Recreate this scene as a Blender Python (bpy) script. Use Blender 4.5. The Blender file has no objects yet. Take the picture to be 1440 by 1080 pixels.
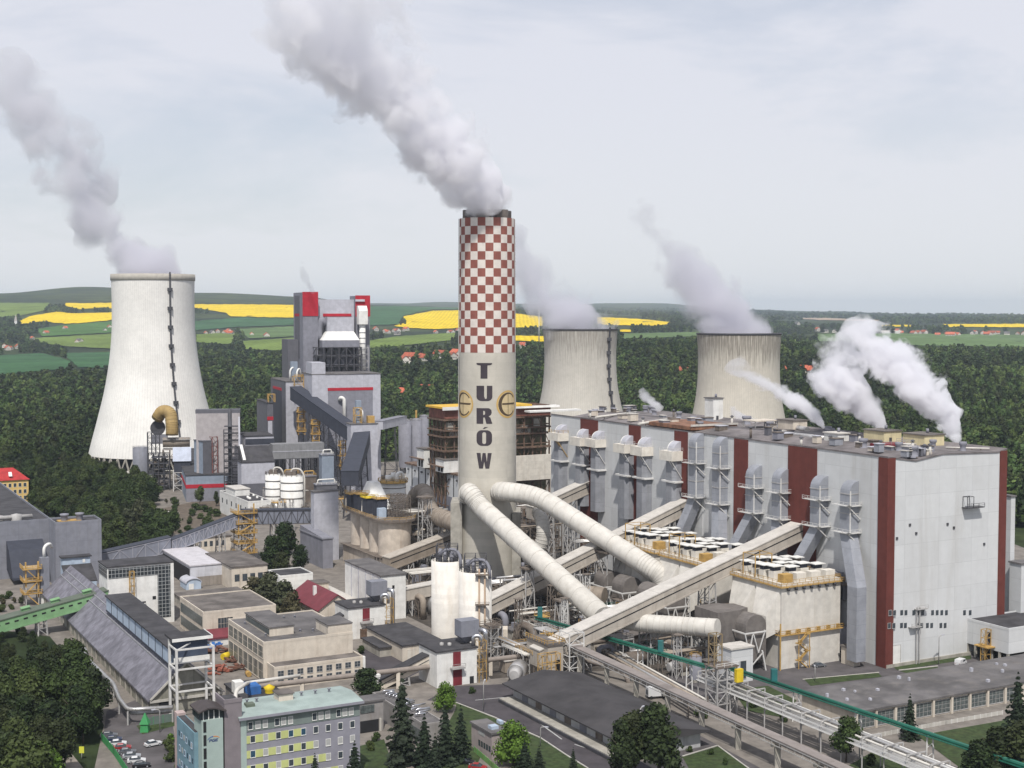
import bpy, bmesh, math, random
import numpy as np
from mathutils import Vector, Matrix
from mathutils.geometry import tessellate_polygon
random.seed(11)
rng = np.random.default_rng(11)
R = math.radians
scene = bpy.context.scene
COL = scene.collection

# ------------------------------------------------------------------ survey of the site: sight lines from the drone
FPX, CX, CY, HC, HOR = 1950.0, 720.0, 540.0, 110.0, 440.0
PIT = math.atan((CY - HOR) / FPX)
cp, sp = math.cos(PIT), math.sin(PIT)
TH = R(28.3)
U = Vector((-math.sin(TH), math.cos(TH), 0)); V = Vector((math.cos(TH), math.sin(TH), 0))

def ray(x, y):
    a = (x - CX) / FPX; b = (CY - y) / FPX
    return Vector((a, cp + b * sp, -sp + b * cp))
def G(x, y, z=0.0):
    d = ray(x, y); t = (z - HC) / d.z
    return Vector((t * d.x, t * d.y, z))
def D(x, y, Y):
    d = ray(x, y); t = Y / d.y
    return Vector((t * d.x, Y, HC + t * d.z))
def zat(p, y):
    b = (CY - y) / FPX
    return HC + p.y * (b * cp - sp) / (cp + b * sp)
def ext(p, ax, x, z=0.0):
    a = (x - CX) / FPX
    return (a * (cp * p.y - (z - HC) * sp) - p.x) / (ax.x - a * cp * ax.y)
def along(P, ax, x, y):
    z = P.z
    for _ in range(4):
        t = ext(P, ax, x, z); q = P + ax * t; z = zat(q, y)
    return Vector((q.x, q.y, z))
def proj(p):
    h = p[2] - HC
    dep = p[1] * cp - h * sp; up = p[1] * sp + h * cp
    return CX + FPX * p[0] / dep, CY - FPX * up / dep

# ------------------------------------------------------------------ materials
MATS = {}
class NT:
    def __init__(s, m):
        s.t = m.node_tree; s.n = s.t.nodes; s.l = s.t.links
    def add(s, ty, **k):
        n = s.n.new(ty)
        for a, b in k.items(): setattr(n, a, b)
        return n
    def math(s, op, a, b=None, c=None, clamp=False):
        n = s.n.new('ShaderNodeMath'); n.operation = op; n.use_clamp = clamp
        for i, v in enumerate((a, b, c)):
            if v is None: continue
            if isinstance(v, (int, float)): n.inputs[i].default_value = v
            else: s.l.new(v, n.inputs[i])
        return n.outputs[0]
    def mix(s, f, a, b, mode='MIX'):
        n = s.n.new('ShaderNodeMix'); n.data_type = 'RGBA'; n.blend_type = mode
        for i, v in ((0, f), (6, a), (7, b)):
            if isinstance(v, (int, float)): n.inputs[i].default_value = v
            elif isinstance(v, tuple): n.inputs[i].default_value = (v[0], v[1], v[2], 1)
            else: s.l.new(v, n.inputs[i])
        return n.outputs[2]
    def noise(s, vec, scale, detail=4, rough=.6, dist=0):
        n = s.n.new('ShaderNodeTexNoise'); n.inputs['Scale'].default_value = scale
        n.inputs['Detail'].default_value = detail; n.inputs['Roughness'].default_value = rough
        n.inputs['Distortion'].default_value = dist
        if vec is not None: s.l.new(vec, n.inputs['Vector'])
        return n.outputs['Fac']
    def rng(s, v, a, b, c=0., d=1., smooth=True):
        n = s.n.new('ShaderNodeMapRange'); n.interpolation_type = 'SMOOTHSTEP' if smooth else 'LINEAR'
        s.l.new(v, n.inputs[0])
        for i, x in enumerate((a, b, c, d)): n.inputs[i + 1].default_value = x
        return n.outputs[0]
    def scalevec(s, vec, k):
        n = s.n.new('ShaderNodeVectorMath'); n.operation = 'MULTIPLY'
        s.l.new(vec, n.inputs[0]); n.inputs[1].default_value = k
        return n.outputs[0]

def newmat(name):
    m = bpy.data.materials.new(name); m.use_nodes = True
    t = NT(m); b = t.n['Principled BSDF']
    return m, t, b

def mat(name, col, rough=.75, var=.10, scale=.35, dirt=(.16, .13, .10), amt=.35, streak=True, panel=None,
        metal=0., spec=.3, lines=.72, rnd=0.0, bump=0.0, dirt_scale=None, linecol=None):
    if name in MATS: return MATS[name]
    m, t, b = newmat(name)
    tc = t.add('ShaderNodeTexCoord'); o = tc.outputs['Object']
    c = tuple(col)
    n1 = t.noise(o, scale, 5, .6)
    v = t.rng(n1, .3, .7, 1 - var, 1 + var)
    cc = t.mix(1.0, c, v, 'MULTIPLY')
    if panel:
        sx = t.add('ShaderNodeSeparateXYZ'); t.l.new(o, sx.inputs[0])
        h = t.math('ADD', sx.outputs[0], sx.outputs[1])
        hp = t.math('DIVIDE', h, panel[0]); zp = t.math('DIVIDE', sx.outputs[2], panel[1])
        cmb = t.add('ShaderNodeCombineXYZ')
        t.l.new(t.math('FLOOR', hp), cmb.inputs[0]); t.l.new(t.math('FLOOR', zp), cmb.inputs[1])
        wn = t.add('ShaderNodeTexWhiteNoise', noise_dimensions='2D'); t.l.new(cmb.outputs[0], wn.inputs[0])
        pv = t.rng(wn.outputs[0], 0, 1, .955, 1.03, False)
        cc = t.mix(1.0, cc, pv, 'MULTIPLY')
        lw = panel[2] if len(panel) > 2 else .12
        l1 = t.math('LESS_THAN', t.math('FRACT', hp), lw / panel[0])
        l2 = t.math('LESS_THAN', t.math('FRACT', zp), lw / panel[1])
        ln = t.math('MAXIMUM', l1, l2)
        cc = t.mix(t.math('MULTIPLY', ln, 1 - lines), cc, linecol or (c[0] * .35, c[1] * .35, c[2] * .36))
    if amt > 0:
        ds = dirt_scale or (.5 if streak else .25)
        dv = t.scalevec(o, (1, 1, .12) if streak else (1, 1, 1))
        n2 = t.noise(dv, ds, 6, .68, .3)
        f = t.math('MULTIPLY', t.rng(n2, .47, .78), amt)
        cc = t.mix(f, cc, tuple(dirt))
    if rnd > 0:
        oi = t.add('ShaderNodeObjectInfo')
        cc = t.mix(1.0, cc, t.rng(oi.outputs['Random'], 0, 1, 1 - rnd, 1 + rnd, False), 'MULTIPLY')
    t.l.new(cc, b.inputs['Base Color'])
    b.inputs['Roughness'].default_value = rough; b.inputs['Metallic'].default_value = metal
    b.inputs['Specular IOR Level'].default_value = spec
    if bump > 0:
        bp = t.add('ShaderNodeBump'); bp.inputs['Strength'].default_value = bump; bp.inputs['Distance'].default_value = .3
        t.l.new(t.noise(o, scale * 6, 6, .7), bp.inputs['Height']); t.l.new(bp.outputs[0], b.inputs['Normal'])
    MATS[name] = m
    return m

# ------------------------------------------------------------------ mesh builder (works in the local frame of its thing)
class MB:
    def __init__(s):
        s.v = []; s.f = []; s.m = []; s.s = []; s.mi = 0
    def addf(s, idx, smooth=False):
        s.f.append(tuple(idx)); s.m.append(s.mi); s.s.append(smooth)
    def pts(s, ps):
        i = len(s.v); s.v.extend([tuple(p) for p in ps]); return list(range(i, i + len(ps)))
    def quad(s, *ps):
        s.addf(s.pts(ps)); return s
    def box(s, x0, y0, z0, x1, y1, z1):
        x0, x1 = min(x0, x1), max(x0, x1); y0, y1 = min(y0, y1), max(y0, y1); z0, z1 = min(z0, z1), max(z0, z1)
        a = s.pts([(x0, y0, z0), (x1, y0, z0), (x1, y1, z0), (x0, y1, z0), (x0, y0, z1), (x1, y0, z1), (x1, y1, z1), (x0, y1, z1)])
        for q in ((0, 3, 2, 1), (4, 5, 6, 7), (0, 1, 5, 4), (1, 2, 6, 5), (2, 3, 7, 6), (3, 0, 4, 7)): s.addf([a[i] for i in q])
        return s
    def prism(s, poly, axis, a0, a1):
        # poly: 2-D outline, extruded along axis ('x': outline is (y,z); 'y': outline is (x,z); 'z': outline is (x,y))
        def P(p, a):
            return (a, p[0], p[1]) if axis == 'x' else ((p[0], a, p[1]) if axis == 'y' else (p[0], p[1], a))
        n = len(poly); A = s.pts([P(p, a0) for p in poly]); B = s.pts([P(p, a1) for p in poly])
        for i in range(n):
            j = (i + 1) % n; s.addf([A[i], A[j], B[j], B[i]])
        s.addf(A[::-1]); s.addf(B)
        return s
    def frustum(s, lo, hi):
        n = len(lo); A = s.pts(lo); B = s.pts(hi)
        for i in range(n):
            j = (i + 1) % n; s.addf([A[i], A[j], B[j], B[i]])
        s.addf(A[::-1]); s.addf(B); return s
    def cyl(s, p0, p1, r0, r1=None, n=16, caps=True, smooth=True):
        r1 = r0 if r1 is None else r1
        p0 = Vector(p0); p1 = Vector(p1); d = (p1 - p0).normalized()
        a = d.orthogonal().normalized() if abs(d.z) < .999 else Vector((1, 0, 0)); b = d.cross(a)
        cs = [(math.cos(2 * math.pi * i / n), math.sin(2 * math.pi * i / n)) for i in range(n)]
        A = s.pts([p0 + (a * c + b * q) * r0 for c, q in cs]); B = s.pts([p1 + (a * c + b * q) * r1 for c, q in cs])
        for i in range(n):
            j = (i + 1) % n; s.addf([A[i], A[j], B[j], B[i]], smooth)
        if caps: s.addf(A[::-1]); s.addf(B)
        return s
    def tube(s, path, r, n=16, caps=True):
        P = [Vector(p) for p in path]; k = len(P); rings = []
        up = None
        for i in range(k):
            if i == 0: t = P[1] - P[0]
            elif i == k - 1: t = P[-1] - P[-2]
            else: t = (P[i] - P[i - 1]).normalized() + (P[i + 1] - P[i]).normalized()
            t.normalize()
            if up is None: up = t.orthogonal().normalized()
            up = (up - t * up.dot(t)).normalized(); b = t.cross(up)
            rr = r[i] if isinstance(r, (list, tuple)) else r
            sc = 1.0
            if 0 < i < k - 1:
                ca = (P[i] - P[i - 1]).normalized().dot(t); sc = 1 / max(.5, ca)
            rings.append(s.pts([P[i] + (up * math.cos(2 * math.pi * j / n) + b * math.sin(2 * math.pi * j / n)) * rr * (1 + (sc - 1) * .5) for j in range(n)]))
        for a, c in zip(rings[:-1], rings[1:]):
            for j in range(n):
                q = (j + 1) % n; s.addf([a[j], a[q], c[q], c[j]], True)
        if caps: s.addf(rings[0][::-1]); s.addf(rings[-1])
        return s
    def beam(s, p0, p1, w, h=None):
        h = h or w
        p0 = Vector(p0); p1 = Vector(p1); d = p1 - p0
        if d.length < 1e-6: return s
        d.normalize()
        a = d.cross(Vector((0, 0, 1)))
        a = Vector((1, 0, 0)) if a.length < .02 else a.normalized()
        b = a.cross(d)
        q = [(-w / 2, -h / 2), (w / 2, -h / 2), (w / 2, h / 2), (-w / 2, h / 2)]
        A = s.pts([p0 + a * x + b * y for x, y in q]); B = s.pts([p1 + a * x + b * y for x, y in q])
        for i in range(4):
            j = (i + 1) % 4; s.addf([A[i], A[j], B[j], B[i]])
        s.addf(A[::-1]); s.addf(B); return s
    def lathe(s, prof, n=64, c=(0, 0), caps=(False, False), smooth=True):
        rings = [s.pts([(c[0] + r * math.cos(2 * math.pi * j / n), c[1] + r * math.sin(2 * math.pi * j / n), z) for j in range(n)]) for r, z in prof]
        for a, b in zip(rings[:-1], rings[1:]):
            for j in range(n):
                q = (j + 1) % n; s.addf([a[j], a[q], b[q], b[j]], smooth)
        if caps[0]: s.addf(rings[0][::-1])
        if caps[1]: s.addf(rings[-1])
        return s
    def rail(s, path, h=1.1, w=.1, post=2.5, mid=True, closed=False):
        P = [Vector(p) for p in path]
        if closed: P.append(P[0])
        for a, b in zip(P[:-1], P[1:]):
            L = (b - a).length
            if L < .05: continue
            up = Vector((0, 0, h))
            s.beam(a + up, b + up, w)
            if mid: s.beam(a + up * .5, b + up * .5, w * .8)
            k = max(1, int(L / post))
            for i in range(k + 1):
                q = a + (b - a) * (i / k); s.beam(q, q + up, w)
        return s
    def lattice(s, p0, p1, w0, w1=None, seg=None, t=.25, tb=None):
        # four-legged lattice mast from p0 to p1 (vertical)
        w1 = w1 or w0; tb = tb or t * .6
        p0 = Vector(p0); p1 = Vector(p1); L = (p1 - p0).length; seg = seg or max(2, int(L / (w0 * 1.3)))
        def cor(k, i):
            f = k / seg; w = (w0 + (w1 - w0) * f) / 2; p = p0 + (p1 - p0) * f
            sx, sy = ((-1, -1), (1, -1), (1, 1), (-1, 1))[i % 4]
            return p + Vector((sx * w, sy * w, 0))
        for i in range(4):
            s.beam(cor(0, i), cor(seg, i), t)
            for k in range(seg):
                a, b = (i, i + 1) if (k + i) % 2 else (i + 1, i)
                s.beam(cor(k, a), cor(k + 1, b), tb); s.beam(cor(k + 1, i), cor(k + 1, i + 1), tb)
        return s
    def frame(s, x0, y0, x1, y1, z0, z1, nx, ny, nz, t=.4, brace=True, tb=None):
        xs = [x0 + (x1 - x0) * i / nx for i in range(nx + 1)]; ys = [y0 + (y1 - y0) * i / ny for i in range(ny + 1)]
        zs = [z0 + (z1 - z0) * i / nz for i in range(nz + 1)]; tb = tb or t * .7
        for x in xs:
            for y in ys: s.beam((x, y, z0), (x, y, z1), t)
        for z in zs[1:]:
            for x in xs: s.beam((x, y0, z), (x, y1, z), tb)
            for y in ys: s.beam((x0, y, z), (x1, y, z), tb)
        if brace:
            for k in range(nz):
                for i in range(nx):
                    a, b = (xs[i], xs[i + 1]) if (i + k) % 2 else (xs[i + 1], xs[i])
                    s.beam((a, y0, zs[k]), (b, y0, zs[k + 1]), tb * .7)
                for i in range(ny):
                    a, b = (ys[i], ys[i + 1]) if (i + k) % 2 else (ys[i + 1], ys[i])
                    s.beam((x0, a, zs[k]), (x0, b, zs[k + 1]), tb * .7)
        return s
    def mesh(s, name, mats):
        me = bpy.data.meshes.new(name)
        me.from_pydata(s.v, [], s.f)
        for m in (mats if isinstance(mats, (list, tuple)) else [mats]): me.materials.append(m)
        me.polygons.foreach_set('material_index', s.m); me.polygons.foreach_set('use_smooth', s.s)
        bm = bmesh.new(); bm.from_mesh(me); bmesh.ops.recalc_face_normals(bm, faces=bm.faces); bm.to_mesh(me); bm.free()
        me.update()
        return me
    def build(s, name, mats, parent=None):
        o = bpy.data.objects.new(name, s.mesh(name, mats)); COL.objects.link(o)
        if parent is not None: o.parent = parent
        return o

def tag(o, label=None, cat=None, group=None, kind=None):
    if label: o['label'] = label
    if cat: o['category'] = cat
    if group: o['group'] = group
    if kind: o['kind'] = kind
    return o
def thing(name, label, cat, loc=(0, 0, 0), rot=None, group=None):
    o = bpy.data.objects.new(name, None); COL.objects.link(o); o.empty_display_size = 1
    o.location = loc; o.rotation_euler = (0, 0, TH if rot is None else rot)
    return tag(o, label, cat, group)
def loc(o, p):
    # world point -> local frame of thing o
    d = Vector(p) - Vector(o.location); a = -o.rotation_euler.z
    return Vector((d.x * math.cos(a) - d.y * math.sin(a), d.x * math.sin(a) + d.y * math.cos(a), d.z))
def kids(o): return [c for c in list(o.children)]
def dup(o, location, rot=None, label=None, group=None, parent=None):
    c = o.copy(); COL.objects.link(c); c.location = location
    if rot is not None: c.rotation_euler = (0, 0, rot)
    if parent is not None: c.parent = parent
    if label: c['label'] = label
    if group: c['group'] = group
    for k in kids(o):
        q = k.copy(); COL.objects.link(q); q.parent = c
        for g in kids(k):
            w = g.copy(); COL.objects.link(w); w.parent = q
    return c
def struct(o): o['kind'] = 'structure'; return o
def blk(near, ytop, xl, xr, axu=None, axv=None):
    A = G(near[0], near[1]); h = zat(A, ytop)
    return A, h, ext(A, axu or U, xl, h), ext(A, axv or V, xr, h)
# ------------------------------------------------------------------ palette
WHITE = mat('white_cladding', (.555, .56, .56), var=.03, panel=(7.2, 7.6, .16), amt=.5, dirt=(.40, .385, .36), lines=.78, dirt_scale=.11)
WHITEP = mat('white_paint', (.68, .67, .64), amt=.22, dirt=(.33, .27, .2))
CREAM = mat('cream_render', (.56, .50, .42), amt=.38, dirt=(.27, .2, .14))
CREAM2 = mat('cream_cladding', (.58, .54, .47), panel=(5.0, 3.4, .12), amt=.4, dirt=(.30, .22, .15), lines=.75)
RED = mat('oxide_red_cladding', (.125, .032, .024), panel=(1.5, 30, .1), amt=.3, dirt=(.09, .03, .025), lines=.8)
DUCT = mat('galvanised_duct', (.27, .28, .31), panel=(30, 4.5, .14), amt=.3, dirt=(.16, .16, .16), rough=.5, lines=.7)
ROOF = mat('grey_roof_felt', (.115, .108, .108), var=.3, scale=.12, amt=.5, dirt=(.20, .18, .16), streak=False, rough=.95)
ROOFD = mat('dark_roof_felt', (.05, .048, .052), var=.3, scale=.2, amt=.4, dirt=(.10, .095, .09), streak=False, rough=.92)
ROOFB = mat('brown_roof_felt', (.13, .115, .105), var=.35, scale=.15, amt=.5, dirt=(.075, .07, .07), streak=False, rough=.95)
GALV = mat('weathered_steel_cladding', (.20, .205, .235), panel=(4.2, 9, .12), amt=.15, lines=.75)
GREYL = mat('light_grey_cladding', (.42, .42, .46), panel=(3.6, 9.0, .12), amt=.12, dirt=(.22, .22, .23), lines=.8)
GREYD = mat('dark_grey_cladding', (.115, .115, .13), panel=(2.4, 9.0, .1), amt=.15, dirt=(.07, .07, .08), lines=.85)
GREYM = mat('mid_grey_cladding', (.21, .21, .24), panel=(3.0, 9.0, .1), amt=.15, dirt=(.12, .12, .13), lines=.85)
BLUEG = mat('blue_grey_cladding', (.24, .28, .34), panel=(2.2, 12, .08), amt=.15, dirt=(.14, .15, .18), lines=.85)
NAVY = mat('dark_gallery_cladding', (.042, .046, .062), panel=(2.0, 2.2, .1), amt=.2, dirt=(.09, .09, .1), lines=.8)
REDB = mat('bright_red_cladding', (.38, .016, .03), panel=(2.4, 3, .06), amt=.1, dirt=(.2, .02, .03), lines=.9)
CONC = mat('old_concrete', (.33, .31, .27), var=.2, amt=.5, dirt=(.15, .13, .11))
CONCL = mat('pale_concrete', (.45, .43, .39), var=.12, amt=.35, dirt=(.26, .23, .19))
CONCP = mat('stained_silo_concrete', (.52, .45, .375), var=.15, amt=.45, dirt=(.28, .19, .13))
STEEL = mat('galvanised_steelwork', (.36, .35, .34), var=.15, amt=.3, dirt=(.2, .15, .1), rough=.55)
STEELW = mat('white_painted_steelwork', (.58, .57, .55), var=.1, amt=.25, dirt=(.3, .22, .15))
STEELD = mat('dark_steelwork', (.06, .06, .068), var=.25, amt=.3, dirt=(.1, .08, .06), rough=.6)
STEELB = mat('brown_steelwork', (.15, .125, .105), var=.25, amt=.5, dirt=(.09, .055, .04), rough=.7)
RUST = mat('rusted_floor_slab', (.135, .088, .062), var=.4, scale=.6, amt=.5, dirt=(.07, .05, .04))
YEL = mat('yellow_ochre_steel', (.42, .265, .085), var=.2, amt=.3, dirt=(.28, .14, .04))
YELB = mat('bright_yellow_paint', (.62, .45, .02), var=.12, amt=.2, dirt=(.3, .2, .05))
PIPEW = mat('pale_insulated_pipe', (.54, .515, .47), var=.08, amt=.3, dirt=(.33, .28, .21))
PIPEB = mat('brown_insulated_pipe', (.28, .235, .19), var=.15, amt=.45, dirt=(.18, .14, .11))
PIPES = mat('silver_pipe_jacket', (.46, .45, .44), var=.12, amt=.35, dirt=(.22, .17, .13), rough=.35, metal=.55)
GALL = mat('gallery_side_panel', (.40, .36, .31), panel=(6, 9, .14), amt=.4, dirt=(.25, .2, .16), lines=.7)
GALT = mat('gallery_roof_sheet', (.50, .47, .43), panel=(6, 9, .14), amt=.3, dirt=(.33, .3, .26), lines=.8)
GREEN = mat('green_gallery_cladding', (.185, .33, .165), panel=(4, 30, .1), amt=.2, dirt=(.12, .2, .1), lines=.8)
GREEND = mat('green_roof_sheet', (.105, .125, .095), amt=.3, dirt=(.07, .08, .07), streak=False)
GPIPE = mat('green_pipe_paint', (.016, .115, .080), var=.12, amt=.2, dirt=(.02, .07, .05), rough=.5)
GFENCE = mat('green_fence_panel', (.05, .26, .09), var=.12, amt=.15, dirt=(.04, .14, .06))
GLASS = mat('dark_window_glass', (.045, .055, .065), var=.4, scale=.9, amt=0, rough=.18, spec=.6)
GLASSB = mat('blue_window_glass', (.03, .07, .11), var=.4, scale=.9, amt=0, rough=.18, spec=.6)
GLASSG = mat('greenish_shed_glazing', (.085, .10, .098), var=.4, scale=1.2, amt=.3, dirt=(.2, .2, .19), rough=.35, panel=(1.1, 1.3, .12), lines=.5)
BLIND = mat('window_blind', (.36, .36, .35), var=.15, amt=.1)
DOORR = mat('dark_red_door', (.17, .022, .03), var=.15, amt=.2, dirt=(.09, .02, .02), panel=(1.0, 40, .08))
REDROOF = mat('red_sheet_roof', (.16, .036, .046), var=.12, amt=.25, dirt=(.09, .03, .03), panel=(2.2, 40, .1), lines=.7)
TILE = mat('orange_tile_roof', (.42, .11, .06), var=.3, amt=.3, dirt=(.25, .08, .05), rnd=.35)
TILER = mat('crimson_tile_roof', (.36, .03, .03), var=.2, amt=.2, dirt=(.2, .03, .03))
HOUSEW = mat('village_house_wall', (.60, .56, .50), var=.15, amt=.2, rnd=.25)
YWALL = mat('yellow_render', (.66, .46, .17), var=.1, amt=.2, dirt=(.4, .28, .15))
SHEDR = mat('weathered_shed_roofing', (.165, .160, .185), var=.3, scale=.3, amt=.6, dirt=(.075, .075, .085), panel=(2.5, 40, .14), lines=.55)
SHEDW = mat('stained_shed_wall', (.26, .25, .21), var=.2, amt=.6, dirt=(.12, .115, .085), panel=(6, 40, .2))
PALEB = mat('pale_blue_cladding', (.38, .45, .54), panel=(5, 40, .12), amt=.15, lines=.85)
OFFG = mat('office_grey_render', (.24, .235, .27), var=.08, amt=.15, dirt=(.17, .165, .19), streak=True)
OFFT = mat('office_taupe_render', (.20, .175, .185), var=.1, amt=.2, dirt=(.14, .12, .125))
OFFB = mat('office_turquoise_render', (.155, .255, .305), var=.12, amt=.15, dirt=(.1, .2, .26))
OFFN = mat('office_slate_plinth', (.09, .095, .15), var=.12, amt=.15)
OFFM = mat('office_mint_render', (.33, .40, .37), var=.06, amt=.12, dirt=(.24, .3, .27))
OFFR = mat('office_pale_green_roof', (.28, .335, .315), var=.14, scale=.2, amt=.35, dirt=(.17, .22, .21), streak=False)
LIME = mat('lime_spandrel', (.46, .49, .20), var=.08, amt=.1)
STONEG = mat('grey_annex_render', (.26, .245, .235), var=.12, amt=.3)
BOXW = mat('white_unit_casing', (.66, .62, .55), var=.1, amt=.25, dirt=(.35, .25, .16))
CINDER = mat('sooty_ground', (.062, .053, .045), var=.35, scale=.25, amt=.5, dirt=(.11, .095, .08), streak=False, rough=.95)
BLACK = mat('dark_opening', (.018, .018, .02), amt=0, rough=.9)
ASPH = mat('asphalt', (.088, .080, .082), var=.25, scale=.15, amt=.5, dirt=(.13, .12, .11), streak=False, rough=.95, dirt_scale=.12)
ASPHD = mat('dark_asphalt', (.062, .055, .060), var=.2, scale=.2, amt=.45, dirt=(.09, .08, .08), streak=False, rough=.95)
CONCY = mat('concrete_yard', (.185, .165, .145), var=.22, scale=.2, amt=.5, dirt=(.1, .09, .08), streak=False, rough=.95)
PATHM = mat('gravel_path', (.24, .21, .18), var=.2, scale=.4, amt=.4, streak=False)
GRASS = mat('mown_grass', (.036, .055, .018), var=.35, scale=.6, amt=.4, dirt=(.07, .065, .025), streak=False, rough=.95)
LINE = mat('road_paint', (.4, .4, .39), var=.1, amt=.4, dirt=(.12, .12, .12), streak=False)
RUSTB = mat('rust_brown_scrap', (.14, .065, .045), var=.4, amt=.5)
BLUET = mat('blue_tarpaulin', (.03, .12, .34), var=.2, amt=.2)
TYRE = mat('tyre_rubber', (.02, .02, .02), amt=0)
# ------------------------------------------------------------------ camera, light, sky
cam = bpy.data.cameras.new('camera'); co = bpy.data.objects.new('camera', cam); COL.objects.link(co)
cam.sensor_fit = 'HORIZONTAL'; cam.sensor_width = 36; cam.lens = FPX / 1440 * 36
cam.clip_start = 1; cam.clip_end = 60000
co.location = (0, 0, HC); co.rotation_euler = (math.pi / 2 - PIT, 0, 0)
scene.camera = co

SUN_EL = R(55); SH = (-U * math.cos(R(29)) - V * math.sin(R(29))).normalized()
SDIR = Vector((SH.x * math.cos(SUN_EL), SH.y * math.cos(SUN_EL), math.sin(SUN_EL)))
sl = bpy.data.lights.new('sun', 'SUN'); sl.energy = 4.2; sl.angle = R(1.2); sl.color = (1, .965, .91)
so = bpy.data.objects.new('sun', sl); COL.objects.link(so)
so.rotation_euler = SDIR.to_track_quat('Z', 'Y').to_euler(); so.location = (0, 0, 400)

w = bpy.data.worlds.new('World'); scene.world = w; w.use_nodes = True
t = NT(w); bg = t.n['Background']
sky = t.add('ShaderNodeTexSky', sky_type='NISHITA', sun_disc=False)
sky.sun_elevation = SUN_EL; sky.sun_rotation = math.atan2(SDIR.x, SDIR.y)
sky.altitude = 300; sky.dust_density = 1.5; sky.air_density = 1.0; sky.ozone_density = 1.5
tc = t.add('ShaderNodeTexCoord'); gv = tc.outputs['Generated']
st = t.scalevec(gv, (1.0, 1.0, 3.2))
n1 = t.noise(st, 3.4, 7, .58, .3)
n2 = t.noise(t.scalevec(gv, (.8, .8, 1.6)), 1.5, 4, .55, .2)
sx = t.add('ShaderNodeSeparateXYZ'); t.l.new(gv, sx.inputs[0])
hz = t.rng(sx.outputs[2], 0.0, .20, 1.0, 0.0)
m1 = t.math('ADD', t.math('MULTIPLY', t.rng(n1, .34, .68), .42), t.math('MULTIPLY', t.rng(n2, .40, .64), .36))
msk = t.math('ADD', t.math('ADD', m1, .30), t.math('MULTIPLY', hz, .42), clamp=True)
msk = t.math('MINIMUM', msk, .95)
veil = t.mix(hz, (7.75, 7.9, 8.65), (8.15, 8.3, 8.6))
t.l.new(t.mix(msk, sky.outputs[0], veil), bg.inputs['Color'])
bg.inputs['Strength'].default_value = .10

scene.view_settings.view_transform = 'Standard'; scene.view_settings.look = 'None'
scene.view_settings.exposure = 0.0; scene.view_settings.gamma = 1
cy = scene.cycles
cy.max_bounces = 13; cy.diffuse_bounces = 2; cy.glossy_bounces = 2; cy.transparent_max_bounces = 8
cy.volume_bounces = 12; cy.volume_step_rate = 0.3; cy.volume_max_steps = 512
cy.use_denoising = True
try: cy.denoiser = 'OPENIMAGEDENOISE'
except Exception: pass

# ------------------------------------------------------------------ terrain
TC = [-1400, -300, 0, 120, 300, 420, 520, 640, 760, 900, 1050, 1150, 1300, 1440, 1740, 2840]
TD = [900, 1100, 1500, 2200, 3500, 5000, 6500, 9000, 14000, 18000, 30000]
TY = {
 1500: [580, 580, 580, 580, 578, 577, 576, 575, 574, 572, 570, 570, 571, 571, 571, 571],
 2200: [530, 530, 528, 527, 522, 518, 514, 508, 502, 498, 498, 500, 507, 512, 512, 512],
 3500: [493, 493, 492, 492, 489, 484, 481, 478, 475, 474, 480, 487, 488, 489, 489, 489],
 5000: [456, 456, 455, 455, 456, 458, 459, 460, 460, 461, 466, 470, 471, 472, 472, 472],
 6500: [428, 428, 428, 428, 429, 430, 434, 437, 443, 449, 454, 457, 458, 459, 459, 459],
 9000: [408, 408, 411, 405, 413, 416, 430, 435, 440, 444, 447, 449, 450, 450, 450, 450],
 14000: [425, 425, 425, 425, 425, 426, 430, 432, 435, 439, 440, 442, 444, 445, 445, 445],
 18000: [430, 430, 430, 430, 430, 430, 427, 425, 428, 426, 435, 438, 442, 444, 444, 444],
 30000: [452] * 16}
TZ = []
for d in TD:
    TZ.append([0.0] * 16 if d <= 1100 else [zat(Vector((0, d, 0)), y) for y in TY[d]])
TZ = np.array(TZ); LTD = np.log(np.array(TD, float)); TCA = np.array(TC, float)
def terrain_z(X, Y):
    X = np.asarray(X, float); Y = np.asarray(Y, float)
    c = np.clip(X / np.maximum(Y, 1) * FPX + CX, TCA[0], TCA[-1]); l = np.clip(np.log(np.maximum(Y, 1)), LTD[0], LTD[-1])
    i = np.clip(np.searchsorted(TCA, c) - 1, 0, len(TC) - 2); j = np.clip(np.searchsorted(LTD, l) - 1, 0, len(TD) - 2)
    fc = (c - TCA[i]) / (TCA[i + 1] - TCA[i]); fc = fc * fc * (3 - 2 * fc)
    fl = (l - LTD[j]) / (LTD[j + 1] - LTD[j])
    z = (TZ[j, i] * (1 - fc) + TZ[j, i + 1] * fc) * (1 - fl) + (TZ[j + 1, i] * (1 - fc) + TZ[j + 1, i + 1] * fc) * fl
    k = np.clip((Y - 1200) / 1500, 0, 1)
    z = z + k * np.minimum(Y / 1000, 6) * .8 * (np.sin(X / 170 + 1.3 * np.sin(Y / 310)) + np.sin(Y / 230 + X / 400))
    return z
def gnd(x, y):
    # where a sight line meets the terrain
    d = ray(x, y)
    Y = np.exp(np.linspace(math.log(250), math.log(29000), 1500))
    zr = HC + d.z / d.y * Y; zt = terrain_z(d.x / d.y * Y, Y)
    k = np.argmax(zr <= zt)
    if not (zr[k] <= zt[k]): k = len(Y) - 1
    Yk = Y[k]
    return Vector((d.x / d.y * Yk, Yk, float(zt[k])))
cols = np.linspace(-1400, 2840, 300); rows = np.concatenate([[20, 60], np.exp(np.linspace(math.log(150), math.log(30000), 230))])
CCg, DDg = np.meshgrid(cols, rows); X = (CCg - CX) / FPX * DDg; Z = terrain_z(X, DDg)
nv = X.shape
me = bpy.data.meshes.new('terrain')
ix = np.arange(nv[0] * nv[1]).reshape(nv)
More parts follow.
